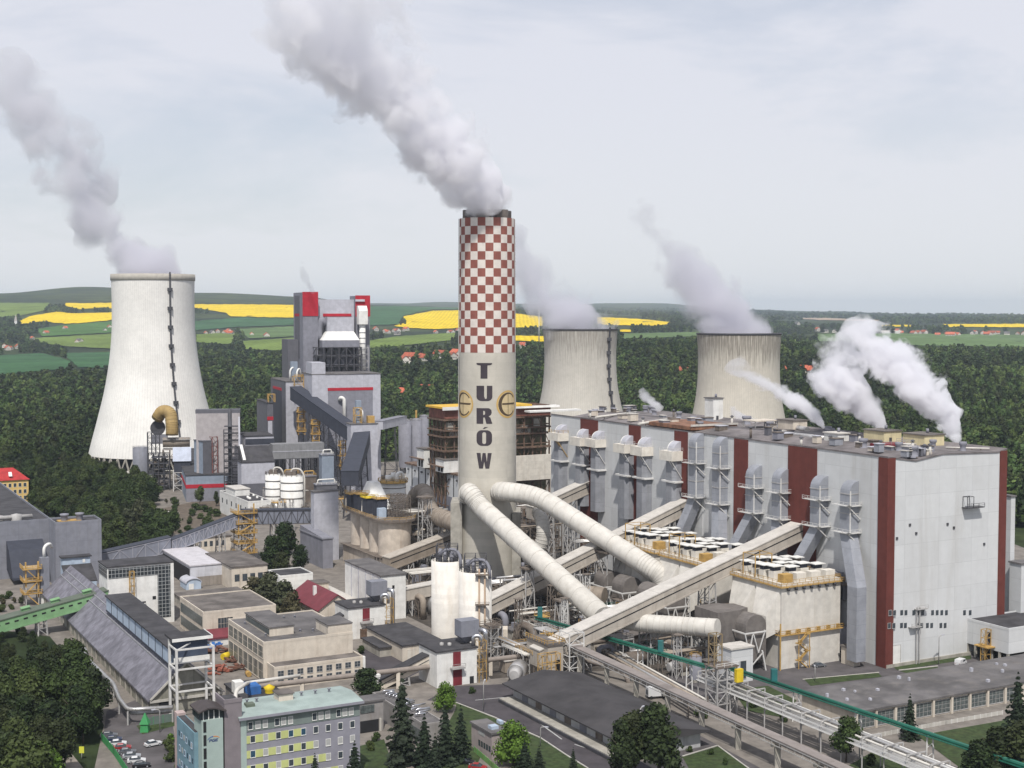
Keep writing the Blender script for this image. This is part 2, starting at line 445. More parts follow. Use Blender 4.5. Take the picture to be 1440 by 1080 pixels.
fq = np.stack([ix[:-1, :-1], ix[:-1, 1:], ix[1:, 1:], ix[1:, :-1]], -1).reshape(-1, 4)
me.from_pydata(np.stack([X, DDg, Z - .03], -1).reshape(-1, 3).tolist(), [], fq.tolist())
me.polygons.foreach_set('use_smooth', [True] * len(me.polygons))
m, t, b = newmat('countryside_ground')
tc = t.add('ShaderNodeTexCoord'); o = tc.outputs['Object']
n1 = t.noise(o, .004, 6, .6); n2 = t.noise(o, .05, 6, .7)
c1 = t.mix(t.rng(n1, .42, .60), (.020, .030, .014), (.050, .066, .022))
c1 = t.mix(1.0, c1, t.rng(n2, .3, .7, .6, 1.35), 'MULTIPLY')
t.l.new(c1, b.inputs['Base Color']); b.inputs['Roughness'].default_value = .95; b.inputs['Specular IOR Level'].default_value = .1
me.materials.append(m)
terr = bpy.data.objects.new('terrain', me); COL.objects.link(terr); struct(terr)

def sheet(name, pts, m, z=0.02, kind='structure', world=False):
    P = [Vector(p) if world else G(*p) for p in pts]
    b = MB(); b.addf(b.pts([(p.x, p.y, z) for p in P])); o = b.build(name, m)
    if kind: o['kind'] = kind
    return o

def field(name, poly, m, sub=None, lift=1.0):
    # a field lying on the hillside: fine sheet following the terrain
    bm = bmesh.new(); vs = [bm.verts.new((x, y, 0)) for x, y in poly]; bm.faces.new(vs)
    bmesh.ops.triangulate(bm, faces=bm.faces)
    x0 = min(p[0] for p in poly); x1 = max(p[0] for p in poly); y0 = min(p[1] for p in poly); y1 = max(p[1] for p in poly)
    for x in np.arange(x0 + 8, x1, 8): bmesh.ops.bisect_plane(bm, geom=bm.verts[:] + bm.edges[:] + bm.faces[:], plane_co=(float(x), 0, 0), plane_no=(1, 0, 0))
    for y in np.arange(y0 + 2.5, y1, 2.5): bmesh.ops.bisect_plane(bm, geom=bm.verts[:] + bm.edges[:] + bm.faces[:], plane_co=(0, float(y), 0), plane_no=(0, 1, 0))
    for v in bm.verts:
        jx, jy = v.co.x + .8 * math.sin(v.co.y * 1.3 + v.co.x * .21), v.co.y + .25 * math.sin(v.co.x * .35)
        p = gnd(jx, jy); v.co = (p.x, p.y, p.z + lift + .0004 * p.y)
    bmesh.ops.recalc_face_normals(bm, faces=bm.faces)
    me = bpy.data.meshes.new(name); bm.to_mesh(me); bm.free(); me.materials.append(m)
    for p in me.polygons: p.use_smooth = True
    o = bpy.data.objects.new(name, me); COL.objects.link(o); struct(o)
    FIELDS.append(poly); return o
FIELDS = []
def fieldmat(name, col, v=.22, sc=.006):
    m, t, b = newmat(name); tc = t.add('ShaderNodeTexCoord'); o = tc.outputs['Object']
    n = t.noise(o, sc, 6, .65); n3 = t.noise(o, sc * 12, 4, .7)
    c = t.mix(1.0, col, t.rng(n, .3, .7, 1 - v, 1 + v), 'MULTIPLY'); c = t.mix(1.0, c, t.rng(n3, .3, .7, .8, 1.2), 'MULTIPLY'); wv = t.add('ShaderNodeTexWave'); wv.inputs['Scale'].default_value = .02; wv.inputs['Distortion'].default_value = 1.5; wv.inputs['Detail'].default_value = 2; t.l.new(o, wv.inputs['Vector']); c = t.mix(1.0, c, t.rng(wv.outputs['Fac'], 0, 1, .90, 1.08), 'MULTIPLY')
    t.l.new(c, b.inputs['Base Color']); b.inputs['Roughness'].default_value = .95; b.inputs['Specular IOR Level'].default_value = .05
    return m
RAPE = fieldmat('rapeseed_in_flower', (.66, .47, .006), .10)
FG1 = fieldmat('young_wheat', (.065, .135, .035)); FG2 = fieldmat('meadow_grass', (.13, .18, .042)); FG3 = fieldmat('blue_green_crop', (.045, .105, .045))
FTAN = fieldmat('bare_soil', (.34, .26, .19)); FG4 = fieldmat('pale_pasture', (.105, .16, .06))
for nm, m, poly in [
 ('meadow', FG2, [(-60, 427), (70, 427), (62, 438), (30, 445), (-60, 450)]),
 ('rapeseed_field', RAPE, [(92, 427), (112, 427.5), (170, 427), (170, 439), (148, 433), (112, 436), (92, 431)]),
 ('rapeseed_field', RAPE, [(22, 455), (42, 446), (80, 439.5), (102, 442), (170, 440), (170, 450), (120, 455), (91, 456.5), (60, 453), (32, 457)]),
 ('wheat_field', FG1, [(50, 464), (92, 458), (165, 452.5), (170, 468), (120, 471), (60, 474)]),
 ('meadow', FG2, [(48, 477), (110, 473), (165, 470), (165, 492), (100, 489), (60, 484)]),
 ('crop_field', FG3, [(-60, 506), (0, 501), (60, 498), (100, 509), (93, 520), (0, 528), (-60, 530)]),
 ('crop_field', FG3, [(88, 498), (165, 496), (160, 519), (110, 518)]),
 ('rapeseed_field', RAPE, [(268, 429), (340, 429), (418, 430), (418, 448), (362, 447), (324, 446), (318, 441), (268, 433)]),
 ('crop_field', FG3, [(270, 453), (340, 447.5), (418, 449.5), (418, 458), (330, 461), (272, 466)]),
 ('meadow', FG2, [(272, 472), (330, 468), (330, 486), (276, 483)]),
 ('pasture', FG4, [(335, 464), (418, 460), (418, 474), (350, 477)]),
 ('meadow', FG2, [(338, 481), (418, 476), (418, 496), (345, 492)]),
 ('crop_field', FG3, [(514, 432), (560, 431.5), (646, 434), (646, 436), (610, 436), (567, 445), (560, 457), (514, 459)]),
 ('rapeseed_field', RAPE, [(567, 446), (610, 438), (652, 437.5), (652, 462), (610, 464), (572, 462), (555, 459.5), (610, 453.5), (569, 451.5)]),
 ('meadow', FG2, [(514, 481), (560, 474), (640, 469), (640, 479), (560, 488), (514, 491)]),
 ('rapeseed_field', RAPE, [(718, 441), (765, 447), (765, 461), (718, 462)]),
 ('rapeseed_field', RAPE, [(718, 473), (768, 474), (768, 482), (718, 480)]),
 ('rapeseed_field', RAPE, [(838, 447), (868, 448), (905, 450), (952, 455), (925, 459), (838, 458)]),
 ('rapeseed_field', RAPE, [(862, 465), (888, 464.5), (886, 468), (862, 468)]),
 ('pasture', FG4, [(880, 470), (985, 468), (985, 474), (870, 478)]),
 ('pasture', FG4, [(1150, 471), (1250, 470), (1500, 473), (1500, 490), (1290, 487), (1230, 482), (1150, 481)]),
 ('bare_field', FTAN, [(1095, 448), (1160, 448), (1240, 451), (1240, 453), (1155, 451)]),
 ('rapeseed_field', RAPE, [(1326, 457), (1500, 456), (1500, 461.5), (1335, 461)]),
 ('rapeseed_field', RAPE, [(1240, 458), (1282, 458), (1280, 460.5), (1240, 460.5)]),
]: field(nm, poly, m)

# ------------------------------------------------------------------ haze: one closed box of even, very thin air
def haze():
    b = MB(); b.box(-22000, -400, -40, 22000, 24000, 330)
    o = b.build('haze', None); o.data.materials.clear()
    m = bpy.data.materials.new('haze_air'); m.use_nodes = True; t = NT(m)
    t.n.remove(t.n['Principled BSDF'])
    v = t.add('ShaderNodeVolumePrincipled'); v.inputs['Density'].default_value = HAZE_D; v.inputs['Color'].default_value = (.76, .86, .99, 1)
    v.inputs['Anisotropy'].default_value = .15
    t.l.new(v.outputs[0], t.n['Material Output'].inputs['Volume'])
    o.data.materials.append(m); o['kind'] = 'stuff'
    return o
HAZE_D = 4.2e-5
haze()
# ------------------------------------------------------------------ building helpers
def building(name, label, cat, near, ytop, xl, xr, wall, roof, over=.35, rh=.5, group=None, rot=None, z0=0., par=0.):
    if rot is None: ax = (U, V); rot = TH
    else: ax = (Vector((-math.sin(rot), math.cos(rot), 0)), Vector((math.cos(rot), math.sin(rot), 0)))
    A, h, lu, lv = blk(near, ytop, xl, xr, *ax)
    T = thing(name, label, cat, A, rot, group)
    MB().box(0, 0, z0, lv, lu, h - (rh if not par else 0)).build('wall', wall, T)
    if roof:
        r = MB()
        if par:
            r.box(.3, .3, h - .3, lv - .3, lu - .3, h + .02)
            c = MB()
            for q in ((-.05, -.05, lv + .05, .3), (-.05, lu - .3, lv + .05, lu + .05), (-.05, .3, .3, lu - .3), (lv - .3, .3, lv + .05, lu - .3)):
                c.box(q[0], q[1], h - .4, q[2], q[3], h + par)
            c.build('parapet', wall, T)
        else: r.box(-over, -over, h - rh + .003, lv + over, lu + over, h)
        r.build('roof', roof, T)
    return T, lv, lu, h
WCACHE = {}
def win(T, face, a, z, w, h, pane=None, frame=None, name='window', off=0.0, bars=(1, 1), depth=.06):
    pane = pane or GLASS
    key = (face, round(w, 2), round(h, 2), pane.name, frame.name if frame else '', bars, name)
    if key not in WCACHE:
        p = MB(); f = MB(); t = .09 if w < 3 else .14
        def bx(mb, a0, z0, a1, z1, d0, d1):
            if face == 'y': mb.box(a0, -d1, z0, a1, -d0, z1)
            else: mb.box(-d1, a0, z0, -d0, a1, z1)
        bx(p, 0, 0, w, h, .005, depth)
        if frame:
            bx(f, -t, -t * 1.6, w + t, -.001, .005, depth + .10); bx(f, -t, h + .001, w + t, h + t, .005, depth + .04)
            bx(f, -t, 0, -.001, h, .005, depth + .04); bx(f, w + .001, 0, w + t, h, .005, depth + .04)
            for i in range(1, bars[0]): bx(f, w * i / bars[0] - .04, 0.01, w * i / bars[0] + .04, h - .01, depth + .001, depth + .03)
            for i in range(1, bars[1]): bx(f, 0.01, h * i / bars[1] - .035, w - .01, h * i / bars[1] + .035, depth + .002, depth + .025)
        WCACHE[key] = (p.mesh(name, pane), f.mesh('window_frame', frame) if frame else None)
    pm, fm = WCACHE[key]
    o = bpy.data.objects.new(name, pm); COL.objects.link(o); o.parent = T
    o.location = (a, off, z) if face == 'y' else (off, a, z)
    if fm:
        g = bpy.data.objects.new('window_frame', fm); COL.objects.link(g); g.parent = o
    return o
def winrow(T, face, a0, a1, n, z, w, h, **k):
    for i in range(n): win(T, face, a0 + (a1 - a0) * (i / max(1, n - 1)) - w / 2, z, w, h, **k)

def obox(b, P0, P1, w, z0, z1, e0=0, e1=0, off=0):
    # box along a sloping line: horizontal width w, vertical extent z0..z1 above the line
    P0 = Vector(P0); P1 = Vector(P1); d = P1 - P0; dn = d.normalized()
    P0 = P0 - dn * e0; P1 = P1 + dn * e1
    s = Vector((d.y, -d.x, 0)).normalized(); up = Vector((0, 0, 1))
    A = []
    for p in (P0, P1):
        for x, z in ((-w / 2 + off, z0), (w / 2 + off, z0), (w / 2 + off, z1), (-w / 2 + off, z1)): A.append(p + s * x + up * z)
    i = b.pts(A)
    for q in ((0, 1, 5, 4), (1, 2, 6, 5), (2, 3, 7, 6), (3, 0, 4, 7), (0, 3, 2, 1), (4, 5, 6, 7)): b.addf([i[k] for k in q])

def gallery(name, label, P0, P1, w, h, side, top, strip=None, tre=(), group=None, truss=None, cat='conveyor', tmat=None, legw=3.0, lower=None):
    P0 = Vector(P0); P1 = Vector(P1); T = thing(name, label, cat, P0, 0, group)
    d = P1 - P0; a = Vector((0, 0, 0))
    c = MB(); obox(c, a, d, w, 0, h); c.build('casing', side, T)
    r = MB(); obox(r, a, d, w + .5, h + .003, h + .35, .2, .2); r.build('roof', top, T)
    if strip:
        s = MB(); obox(s, a, d, w + .12, h * .52, h * .60, -.4, -.4); s.build('joint_strip', strip, T)
    if lower:
        s = MB(); obox(s, a, d, w + .3, -.5, -.003); s.build('floor_beam', lower, T)
    if truss:
        tm, n = truss; s = MB(); sv = Vector((d.y, -d.x, 0)).normalized(); up = Vector((0, 0, 1))
        for sg in (-1, 1):
            o = sv * sg * (w / 2 + .14)
            s.beam(a + o + up * .15, d + o + up * .15, .28); s.beam(a + o + up * (h - .2), d + o + up * (h - .2), .28)
            for i in range(n):
                p = d * (i / n) + o; q = d * ((i + 1) / n) + o
                s.beam(p + up * .2, p + up * (h - .25), .22)
                if i % 2: s.beam(p + up * .2, q + up * (h - .25), .22)
                else: s.beam(p + up * (h - .25), q + up * .2, .22)
        s.build('truss', tm, T)
    for f in tre:
        p = d * f; zt = P0.z + p.z - (0.5 if lower else 0)
        if zt < 1.5: continue
        s = MB(); sv = Vector((d.y, -d.x, 0)).normalized(); dv = Vector((d.x, d.y, 0)).normalized()
        base = Vector((p.x, p.y, -P0.z)); tp = Vector((p.x, p.y, p.z - (.5 if lower else 0)))
        k = max(2, int(zt / 5)); L = []
        for sg in (-1, 1):
            for dg in (-1, 1):
                b0 = base + sv * sg * (w / 2 + zt * .04) + dv * dg * legw / 2; b1 = tp + sv * sg * w * .45 + dv * dg * legw / 2 * .8
                b1.z = tp.z + d.normalized().z * dg * legw * .4
                s.beam(b0, b1, .38); L.append((b0, b1))
        for i in range(k):
            for m, n in ((0, 1), (2, 3), (0, 2), (1, 3)):
                a0 = L[m][0].lerp(L[m][1], i / k); a1 = L[n][0].lerp(L[n][1], (i + 1) / k)
                b0 = L[n][0].lerp(L[n][1], i / k); b1 = L[m][0].lerp(L[m][1], (i + 1) / k)
                s.beam(a0, a1, .18) if i % 2 else s.beam(b0, b1, .18)
                s.beam(L[m][0].lerp(L[m][1], (i + 1) / k), a1, .18)
        s.build('trestle', tmat or STEEL, T)
    return T

def fillet(P, rad, n=6):
    P = [Vector(p) for p in P]; out = [P[0]]
    for a, b, c in zip(P[:-2], P[1:-1], P[2:]):
        r = min(rad, (b - a).length * .49, (c - b).length * .49)
        p = b + (a - b).normalized() * r; q = b + (c - b).normalized() * r
        for i in range(n + 1):
            t = i / n; out.append(p * (1 - t) ** 2 + b * 2 * t * (1 - t) + q * t * t)
    out.append(P[-1]); return out
def pipe(name, label, path, r, m, ring=None, rad=8, n=20, group=None, cat='pipe', ringw=.12, ringm=None, parent=None):
    P = [Vector(p) for p in path]; base = P[0].copy()
    Q = fillet([p - base for p in P], rad)
    if parent is None: T = thing(name, label, cat, base, 0, group)
    else: T = parent; Q = [q + base - Vector(parent.location) for q in Q]
    MB().tube(Q, r, n).build('pipe_run', m, T)
    if ring:
        s = MB()
        for a, b in zip(Q[:-1], Q[1:]):
            L = (b - a).length; k = max(1, int(L / ring)); dd = (b - a).normalized()
            for i in range(k):
                p = a.lerp(b, (i + .5) / k); s.cyl(p - dd * ringw, p + dd * ringw, r * 1.035, n=n)
        s.build('joint_band', ringm or m, T)
    return T

def flatshape(loops):
    # loops: outline + holes in 2-D -> list of triangles (2-D)
    L = [[Vector((x, y, 0)) for x, y in lp] for lp in loops]
    pts = [p for lp in L for p in lp]
    return pts, tessellate_polygon(L)
def decal(shapes, fn, step, name, m, T):
    bm = bmesh.new()
    for loops in shapes:
        pts, tris = flatshape(loops); vs = [bm.verts.new(p) for p in pts]
        for t3 in tris:
            try: bm.faces.new([vs[i] for i in t3])
            except ValueError: pass
    xs = [v.co.x for v in bm.verts]
    if step:
        for x in np.arange(min(xs) + step, max(xs), step):
            bmesh.ops.bisect_plane(bm, geom=bm.verts[:] + bm.edges[:] + bm.faces[:], plane_co=(float(x), 0, 0), plane_no=(1, 0, 0))
    for v in bm.verts: v.co = fn(v.co.x, v.co.y)
    bmesh.ops.recalc_face_normals(bm, faces=bm.faces)
    me = bpy.data.meshes.new(name); bm.to_mesh(me); bm.free(); me.materials.append(m)
    o = bpy.data.objects.new(name, me); COL.objects.link(o); o.parent = T
    return o
def arc(cx, cy, rx, ry, a0, a1, n=16):
    return [(cx + rx * math.cos(R(a0 + (a1 - a0) * i / n)), cy + ry * math.sin(R(a0 + (a1 - a0) * i / n))) for i in range(n + 1)]
def rr(x0, y0, x1, y1, r, n=6):
    return arc(x1 - r, y0 + r, r, r, -90, 0, n) + arc(x1 - r, y1 - r, r, r, 0, 90, n) + arc(x0 + r, y1 - r, r, r, 90, 180, n) + arc(x0 + r, y0 + r, r, r, 180, 270, n)
# ------------------------------------------------------------------ the chequered chimney
CH = G(685.5, 835); CHH = zat(CH, 308)
def chR(z): return 11.35 - .75 * z / 150
CHT = thing('chimney', 'tall concrete chimney with red and white chequered upper half and black lettering', 'chimney', CH, 0)
m = mat('chimney_concrete', (.47, .44, .38), var=.07, scale=.15, amt=.28, dirt=(.30, .27, .22), panel=(50, 2.6, .07), lines=.86)
zc0 = zat(CH, 495)
MB().lathe([(chR(z), z) for z in (0, 20, 40, 60, zc0)], 96).build('shaft', m, CHT)
CKR = mat('chequer_red', (.225, .075, .057), var=.12, amt=.25, dirt=(.33, .17, .14)); CKW = mat('chequer_white', (.60, .55, .50), var=.08, amt=.25, dirt=(.42, .36, .32))
b = MB(); NR, NC = 16, 22
for i in range(NR):
    z0 = zc0 + (CHH - zc0) * i / NR; z1 = zc0 + (CHH - zc0) * (i + 1) / NR
    for j in range(NC):
        b.mi = (i + j) % 2
        for k in range(4):
            a0 = 2 * math.pi * (j + k / 4 + .35) / NC; a1 = 2 * math.pi * (j + (k + 1) / 4 + .35) / NC
            b.addf(b.pts([(chR(z) * math.cos(a) * 1.004, chR(z) * math.sin(a) * 1.004, z) for a, z in ((a0, z0), (a1, z0), (a1, z1), (a0, z1))]), False)
b.build('chequer_band', [CKR, CKW], CHT)
b = MB(); b.lathe([(chR(CHH) + .05, CHH), (chR(CHH) - 1.0, CHH + .05), (.01, CHH + .1)], 64); b.build('cap_slab', STEELB, CHT)
FLUE = mat('sooty_flue', (.10, .085, .075), var=.2, amt=.4, dirt=(.05, .045, .045))
for j in range(7):
    b = MB(); a = 2 * math.pi * j / 6 + .35
    c = (6.9 * math.cos(a), 6.9 * math.sin(a)) if j < 6 else (0, 0)
    b.lathe([(2.9, CHH), (2.9, CHH + 3.2), (2.45, CHH + 3.2), (2.4, CHH + .4), (.01, CHH + .35)], 28, c, smooth=True)
    b.build('flue', FLUE, CHT)
b = MB()
for z in (CHH - 2.5, CHH - 28, zc0 - 1.5, 62):
    pass
for a in (R(12), R(188)):
    rr_ = 11.6
    b.beam((rr_ * math.cos(a), rr_ * math.sin(a), 2), ((chR(150) + .35) * math.cos(a), (chR(150) + .35) * math.sin(a), CHH), .25)
b.build('cable_ladder', STEEL, CHT)
# lettering: outlines in a unit box, wrapped round the shaft
def onshaft(phi0, zc, W, Hh):
    def fn(x, y):
        z = zc + y * Hh; r = chR(z) + .06; a = phi0 + x * W / r
        return Vector((r * math.sin(a), -r * math.cos(a), z))
    return fn
LET = {
 'T': [[[(-.5, .5), (-.5, .42), (-.40, .36), (-.23, .345), (-.23, -.5), (.21, -.5), (.21, .345), (.40, .36), (.5, .42), (.5, .5)][::-1]]],
 'U': [[[(-.5, .5), (-.5, -.22)] + arc(-.16, -.22, .34, .28, 180, 270, 6)[1:] + arc(.22, -.22, .30, .28, 270, 360, 6) + [(.52, .5), (.17, .5), (.17, -.27)] + arc(.10, -.27, .07, .09, 0, -180, 6)[1:] + [(.0, -.2), (.0, .5)]]],
 'R': [[[(-.5, .5), (-.5, -.5), (-.06, -.5), (-.06, -.10), (.04, -.10), (.14, -.5), (.52, -.5), (.40, -.12), (.28, -.02), (.42, .06), (.48, .2), (.46, .38), (.32, .49), (.2, .5)],
        [(-.06, .33), (.0, .33), (.05, .29), (.06, .2), (.05, .11), (.0, .07), (-.06, .07)]]],
 'O': [[rr(-.5, -.5, .5, .5, .34, 7), rr(-.12, -.38, .12, .38, .115, 5)], [[(-.1, .585), (.02, .585), (.26, .70), (.02, .70)]]],
 'W': [[[(-.5, .5), (-.33, -.5), (-.08, -.5), (.0, -.06), (.08, -.5), (.32, -.5), (.48, .5), (.22, .5), (.17, -.08), (.09, .5), (-.10, .5), (-.18, -.08), (-.23, .5)]]],
}
INK = mat('chimney_lettering_paint', (.045, .035, .042), var=.12, amt=.15, dirt=(.12, .11, .1))
ph0 = R(-5.2)
for ch, y0, y1 in (('T', 510.5, 532.5), ('U', 542.5, 564), ('R', 574, 596), ('O', 605, 627), ('W', 637, 659)):
    za, zb = zat(CH + Vector((0, -11, 0)), y1), zat(CH + Vector((0, -11, 0)), y0)
    decal(LET[ch], onshaft(ph0, (za + zb) / 2, 6.05, zb - za), .09, 'letter', INK, CHT)
GOLD = mat('emblem_gold', (.50, .32, .10), amt=.1, var=.08); GOLDL = mat('emblem_pale_gold', (.56, .44, .25), amt=.1, var=.08)
INKB = mat('emblem_dark_bronze', (.075, .05, .03), amt=.1)
zE = zat(CH + Vector((0, -8, 0)), 568.5)
for deg in (-56, 47):
    f = onshaft(R(deg), zE, 1, 1)
    decal([[arc(0, 0, 5.35, 5.35, 0, 360, 40)[:-1], arc(0, 0, 4.75, 4.75, 0, 360, 40)[:-1]]], f, .7, 'emblem_ring', GOLD, CHT)
    decal([[arc(0, 0, 4.74, 4.74, 0, 360, 40)[:-1]]], f, .7, 'emblem_disc', GOLDL, CHT)
    f2 = lambda x, y, f=f: Vector(f(x, y)) * 1.0 + Vector((f(x, y).x, f(x, y).y, 0)).normalized() * .05
    o1 = arc(0, 0, 4.55, 4.55, 35, 322, 26); i1 = arc(.45, 0, 3.55, 4.0, 322, 35, 26)
    bars = [[(-2.9, -.1), (4.0, -.1), (4.35, .5), (-2.9, .5)]]
    lens = [arc(-1.2, 0, 1.55, 3.9, 70, -70, 12) + arc(-1.5, 0, 1.55, 3.7, -70, 70, 12)]
    f3 = lambda x, y, f=f: Vector(f(x, y)) + Vector((f(x, y).x, f(x, y).y, 0)).normalized() * .09
    ring_e = decal([[o1 + i1]], f2, .7, 'emblem_curve', INKB, CHT)
    decal([bars], f3, .7, 'emblem_bar', INKB, CHT)
    decal([[[(-.12, -4.3), (.12, -4.3), (.12, -.12), (-.12, -.12)]], [[(-.12, .52), (.12, .52), (.12, 4.3), (-.12, 4.3)]]], f3, .7, 'emblem_needle', INKB, CHT)
# buttressed foot
b = MB()
b.box(-14, -9, 0, -9.6, 8, 37); b.box(9.6, -7, 0, 13, 8, 33)
b.build('duct_inlet_block', CONC, CHT)

# ------------------------------------------------------------------ cooling towers
def towermat(name, col, streak, top):
    m, t, b = newmat(name); tc = t.add('ShaderNodeTexCoord'); o = tc.outputs['Object']
    s = t.add('ShaderNodeSeparateXYZ'); t.l.new(o, s.inputs[0])
    a = t.math('ARCTAN2', s.outputs[1], s.outputs[0])
    rib = t.math('SINE', t.math('MULTIPLY', a, 120.0)); rv = t.rng(rib, .55, 1.0, 1.0, .90)
    cv = t.add('ShaderNodeCombineXYZ'); t.l.new(t.math('MULTIPLY', a, 26.0), cv.inputs[0]); t.l.new(t.math('MULTIPLY', s.outputs[2], .035), cv.inputs[1])
    n = t.noise(cv.outputs[0], 1.6, 6, .7); n2 = t.noise(o, .035, 4, .6); n3 = t.noise(o, .4, 4, .6)
    c = t.mix(1.0, col, rv, 'MULTIPLY'); c = t.mix(1.0, c, t.rng(n2, .3, .7, .92, 1.06), 'MULTIPLY'); c = t.mix(1.0, c, t.rng(n3, .3, .7, .96, 1.04), 'MULTIPLY')
    if streak:
        low = t.math('ADD', n, t.rng(s.outputs[2], top - 48, top, -.22, .20))
        c = t.mix(t.math('MULTIPLY', t.rng(low, .52, .74), streak), c, (.10, .085, .07))
        n5 = t.noise(cv.outputs[0], .7, 5, .7); c = t.mix(t.math('MULTIPLY', t.rng(n5, .5, .8), .3), c, (.27, .23, .17))
    t.l.new(c, b.inputs['Base Color']); b.inputs['Roughness'].default_value = .85; b.inputs['Specular IOR Level'].default_value = .15
    return m
def cooling_tower(label, c, prof, m, rim, ztop, stair=None, z0=8):
    T = thing('cooling_tower', label, 'cooling tower', c, 0)
    n = len(prof); zs = np.linspace(z0, ztop, 34); zz = [p[1] for p in prof]; rs = [p[0] for p in prof]
    # smooth radius through the control radii
    def rad(z):
        i = max(0, min(n - 2, int(np.searchsorted(zz, z)) - 1)); t_ = (z - zz[i]) / (zz[i + 1] - zz[i])
        p0, p1 = rs[i], rs[i + 1]; s0 = (rs[i + 1] - rs[max(0, i - 1)]) / (zz[i + 1] - zz[max(0, i - 1)]); s1 = (rs[min(n - 1, i + 2)] - rs[i]) / (zz[min(n - 1, i + 2)] - zz[i])
        dz = zz[i + 1] - zz[i]; t2, t3 = t_ * t_, t_ ** 3
        return (2 * t3 - 3 * t2 + 1) * p0 + (t3 - 2 * t2 + t_) * dz * s0 + (-2 * t3 + 3 * t2) * p1 + (t3 - t2) * dz * s1
    b = MB(); b.lathe([(rad(z), z) for z in zs], 128); b.lathe([(rad(z) - .6, z) for z in zs[::-1]], 96); b.build('shell', m, T)
    b = MB(); rt = rad(ztop); b.lathe([(rt + .05, ztop - rim[1]), (rt + .45, ztop - rim[1] + .3), (rt + .45, ztop), (rt - .7, ztop + .02), (rt - .7, ztop - 2)], 128); b.build('rim', rim[0], T)
    b = MB(); rb = rad(z0)
    for j in range(48):
        a = 2 * math.pi * j / 48; a2 = a + math.pi / 48
        for aa in (a2, a2 - 2 * math.pi / 48): b.beam(((rb + 1) * math.cos(a), (rb + 1) * math.sin(a), 0), ((rb - .3) * math.cos(aa), (rb - .3) * math.sin(aa), z0 + .2), .9)
    b.build('diagonal_columns', CONC, T)
    b = MB(); b.lathe([(rb + 6, 0), (rb + 6, 1.6), (rb + 5.2, 1.6), (rb + 5.2, .3), (.01, .28)], 96); b.build('basin', CONCL, T)
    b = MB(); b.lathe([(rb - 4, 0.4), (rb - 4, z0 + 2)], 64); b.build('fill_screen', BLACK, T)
    if stair is not None:
        a = stair; b = MB(); q = MB()
        pts = [((rad(z) + .9) * math.cos(a), (rad(z) + .9) * math.sin(a), z) for z in np.linspace(z0 + 2, ztop + 1, 30)]
        for p, p2 in zip(pts[:-1], pts[1:]): b.beam(p, p2, 1.0, .9)
        for k in range(2, 29, 3):
            p = pts[k]; q.box(p[0] - 1.6, p[1] - 1.2, p[2] - .2, p[0] + 1.6, p[1] + 1.0, p[2] + 2.2)
        b.build('access_ladder', STEELD, T); q.build('rest_platform', STEELD, T)
    return T
C1 = Vector(((216.5 - CX) / FPX * 1000, 1000, 0))
tw = towermat('new_tower_concrete', (.72, .70, .66), 0, 0)
zt1 = zat(C1, 386)
cooling_tower('tall white cooling tower with grey rim and ladder, beside the new power unit', C1,
   [(48.2, 0), (45.8, 12), (40.5, 32), (35.0, 54), (31.2, 76), (29.3, 96), (28.9, 114), (29.2, zt1)], tw, (mat('tower_rim_grey', (.38, .355, .31), amt=.2), 4.6), zt1, stair=R(-53), z0=9)
C2 = Vector(((816 - CX) / FPX * 985, 985, 0)); z2 = zat(C2, 462)
cooling_tower('stained old cooling tower standing nearer the chequered chimney', C2,
   [(45, 0), (38, 18), (31.0, 38), (27.0, 56), (25.6, 72), (25.7, 86), (26.5, z2)], towermat('old_tower_concrete', (.485, .46, .41), .5, z2), (STEELD, 1.2), z2, stair=R(-44))
C3 = Vector(((1039 - CX) / FPX * 890, 890, 0)); z3 = zat(C3, 468)
cooling_tower('stained old cooling tower behind the middle of the boiler house roof', C3,
   [(45, 0), (38, 18), (31.0, 38), (27.6, 54), (26.2, 68), (26.0, 82), (26.8, z3)], towermat('older_tower_concrete', (.50, .465, .40), .7, z3), (STEELD, 1.2), z3)
# faded swoosh and letters on the nearer old tower
def onT2(x, y):
    r = 25.95; a = R(200) + x / r
    return Vector((r * math.cos(a), r * math.sin(a), y))

# ------------------------------------------------------------------ boiler house
A, BH, BL, BW = blk((1245, 940), 643, 775, 1415)
BT = thing('boiler_house', 'huge white boiler house with dark red vertical bands and flat grey roof', 'boiler house', A)
def by(px, z): return ext(A, U, px, z)
def bx_(px, z): return ext(A, V, px, z)
prof = [(0, 0), (BW, 0), (BW, BH), (BW - 4, BH - .9), (BW * .45, BH - .3), (BW * .22, BH - 1.9), (0, BH - .2)]
MB().prism([(p[0], p[1]) for p in prof], 'y', 0, BL).build('wall', WHITE, BT)
top = [(BW, BH), (BW - 4, BH - .9), (BW * .45, BH - .3), (BW * .22, BH - 1.9), (0, BH - .2)]
b = MB(); b.prism([(x if 0 < x < BW else (x - .25 if x == 0 else x + .25), z + .01) for x, z in top] + [(x if 0 < x < BW else (x - .25 if x == 0 else x + .25), z + .45) for x, z in top[::-1]], 'y', -.25, BL + .25); b.build('roof', mat('boiler_roof_felt', (.15, .135, .135), var=.35, scale=.12, amt=.55, dirt=(.27, .24, .22), streak=False, rough=.95), BT)
for x0, x1 in ((817, 841), (885, 901), (949, 968), (1033, 1052), (1109, 1149), (1236, 1245)):
    zz = BH * .85
    MB().box(-.35, by(x1, zz) if x1 != 1245 else -.355, .1, -.004, by(x0, zz), BH - .3).build('red_band', RED, BT)
b = MB(); b.box(-.003, -.35, .1, bx_(1257, 40), -.004, BH - .3); b.build('red_band', RED, BT)
b = MB(); b.box(bx_(1404, 40), -.35, .1, BW + .2, -.004, BH - .3); b.build('red_band', RED, BT)
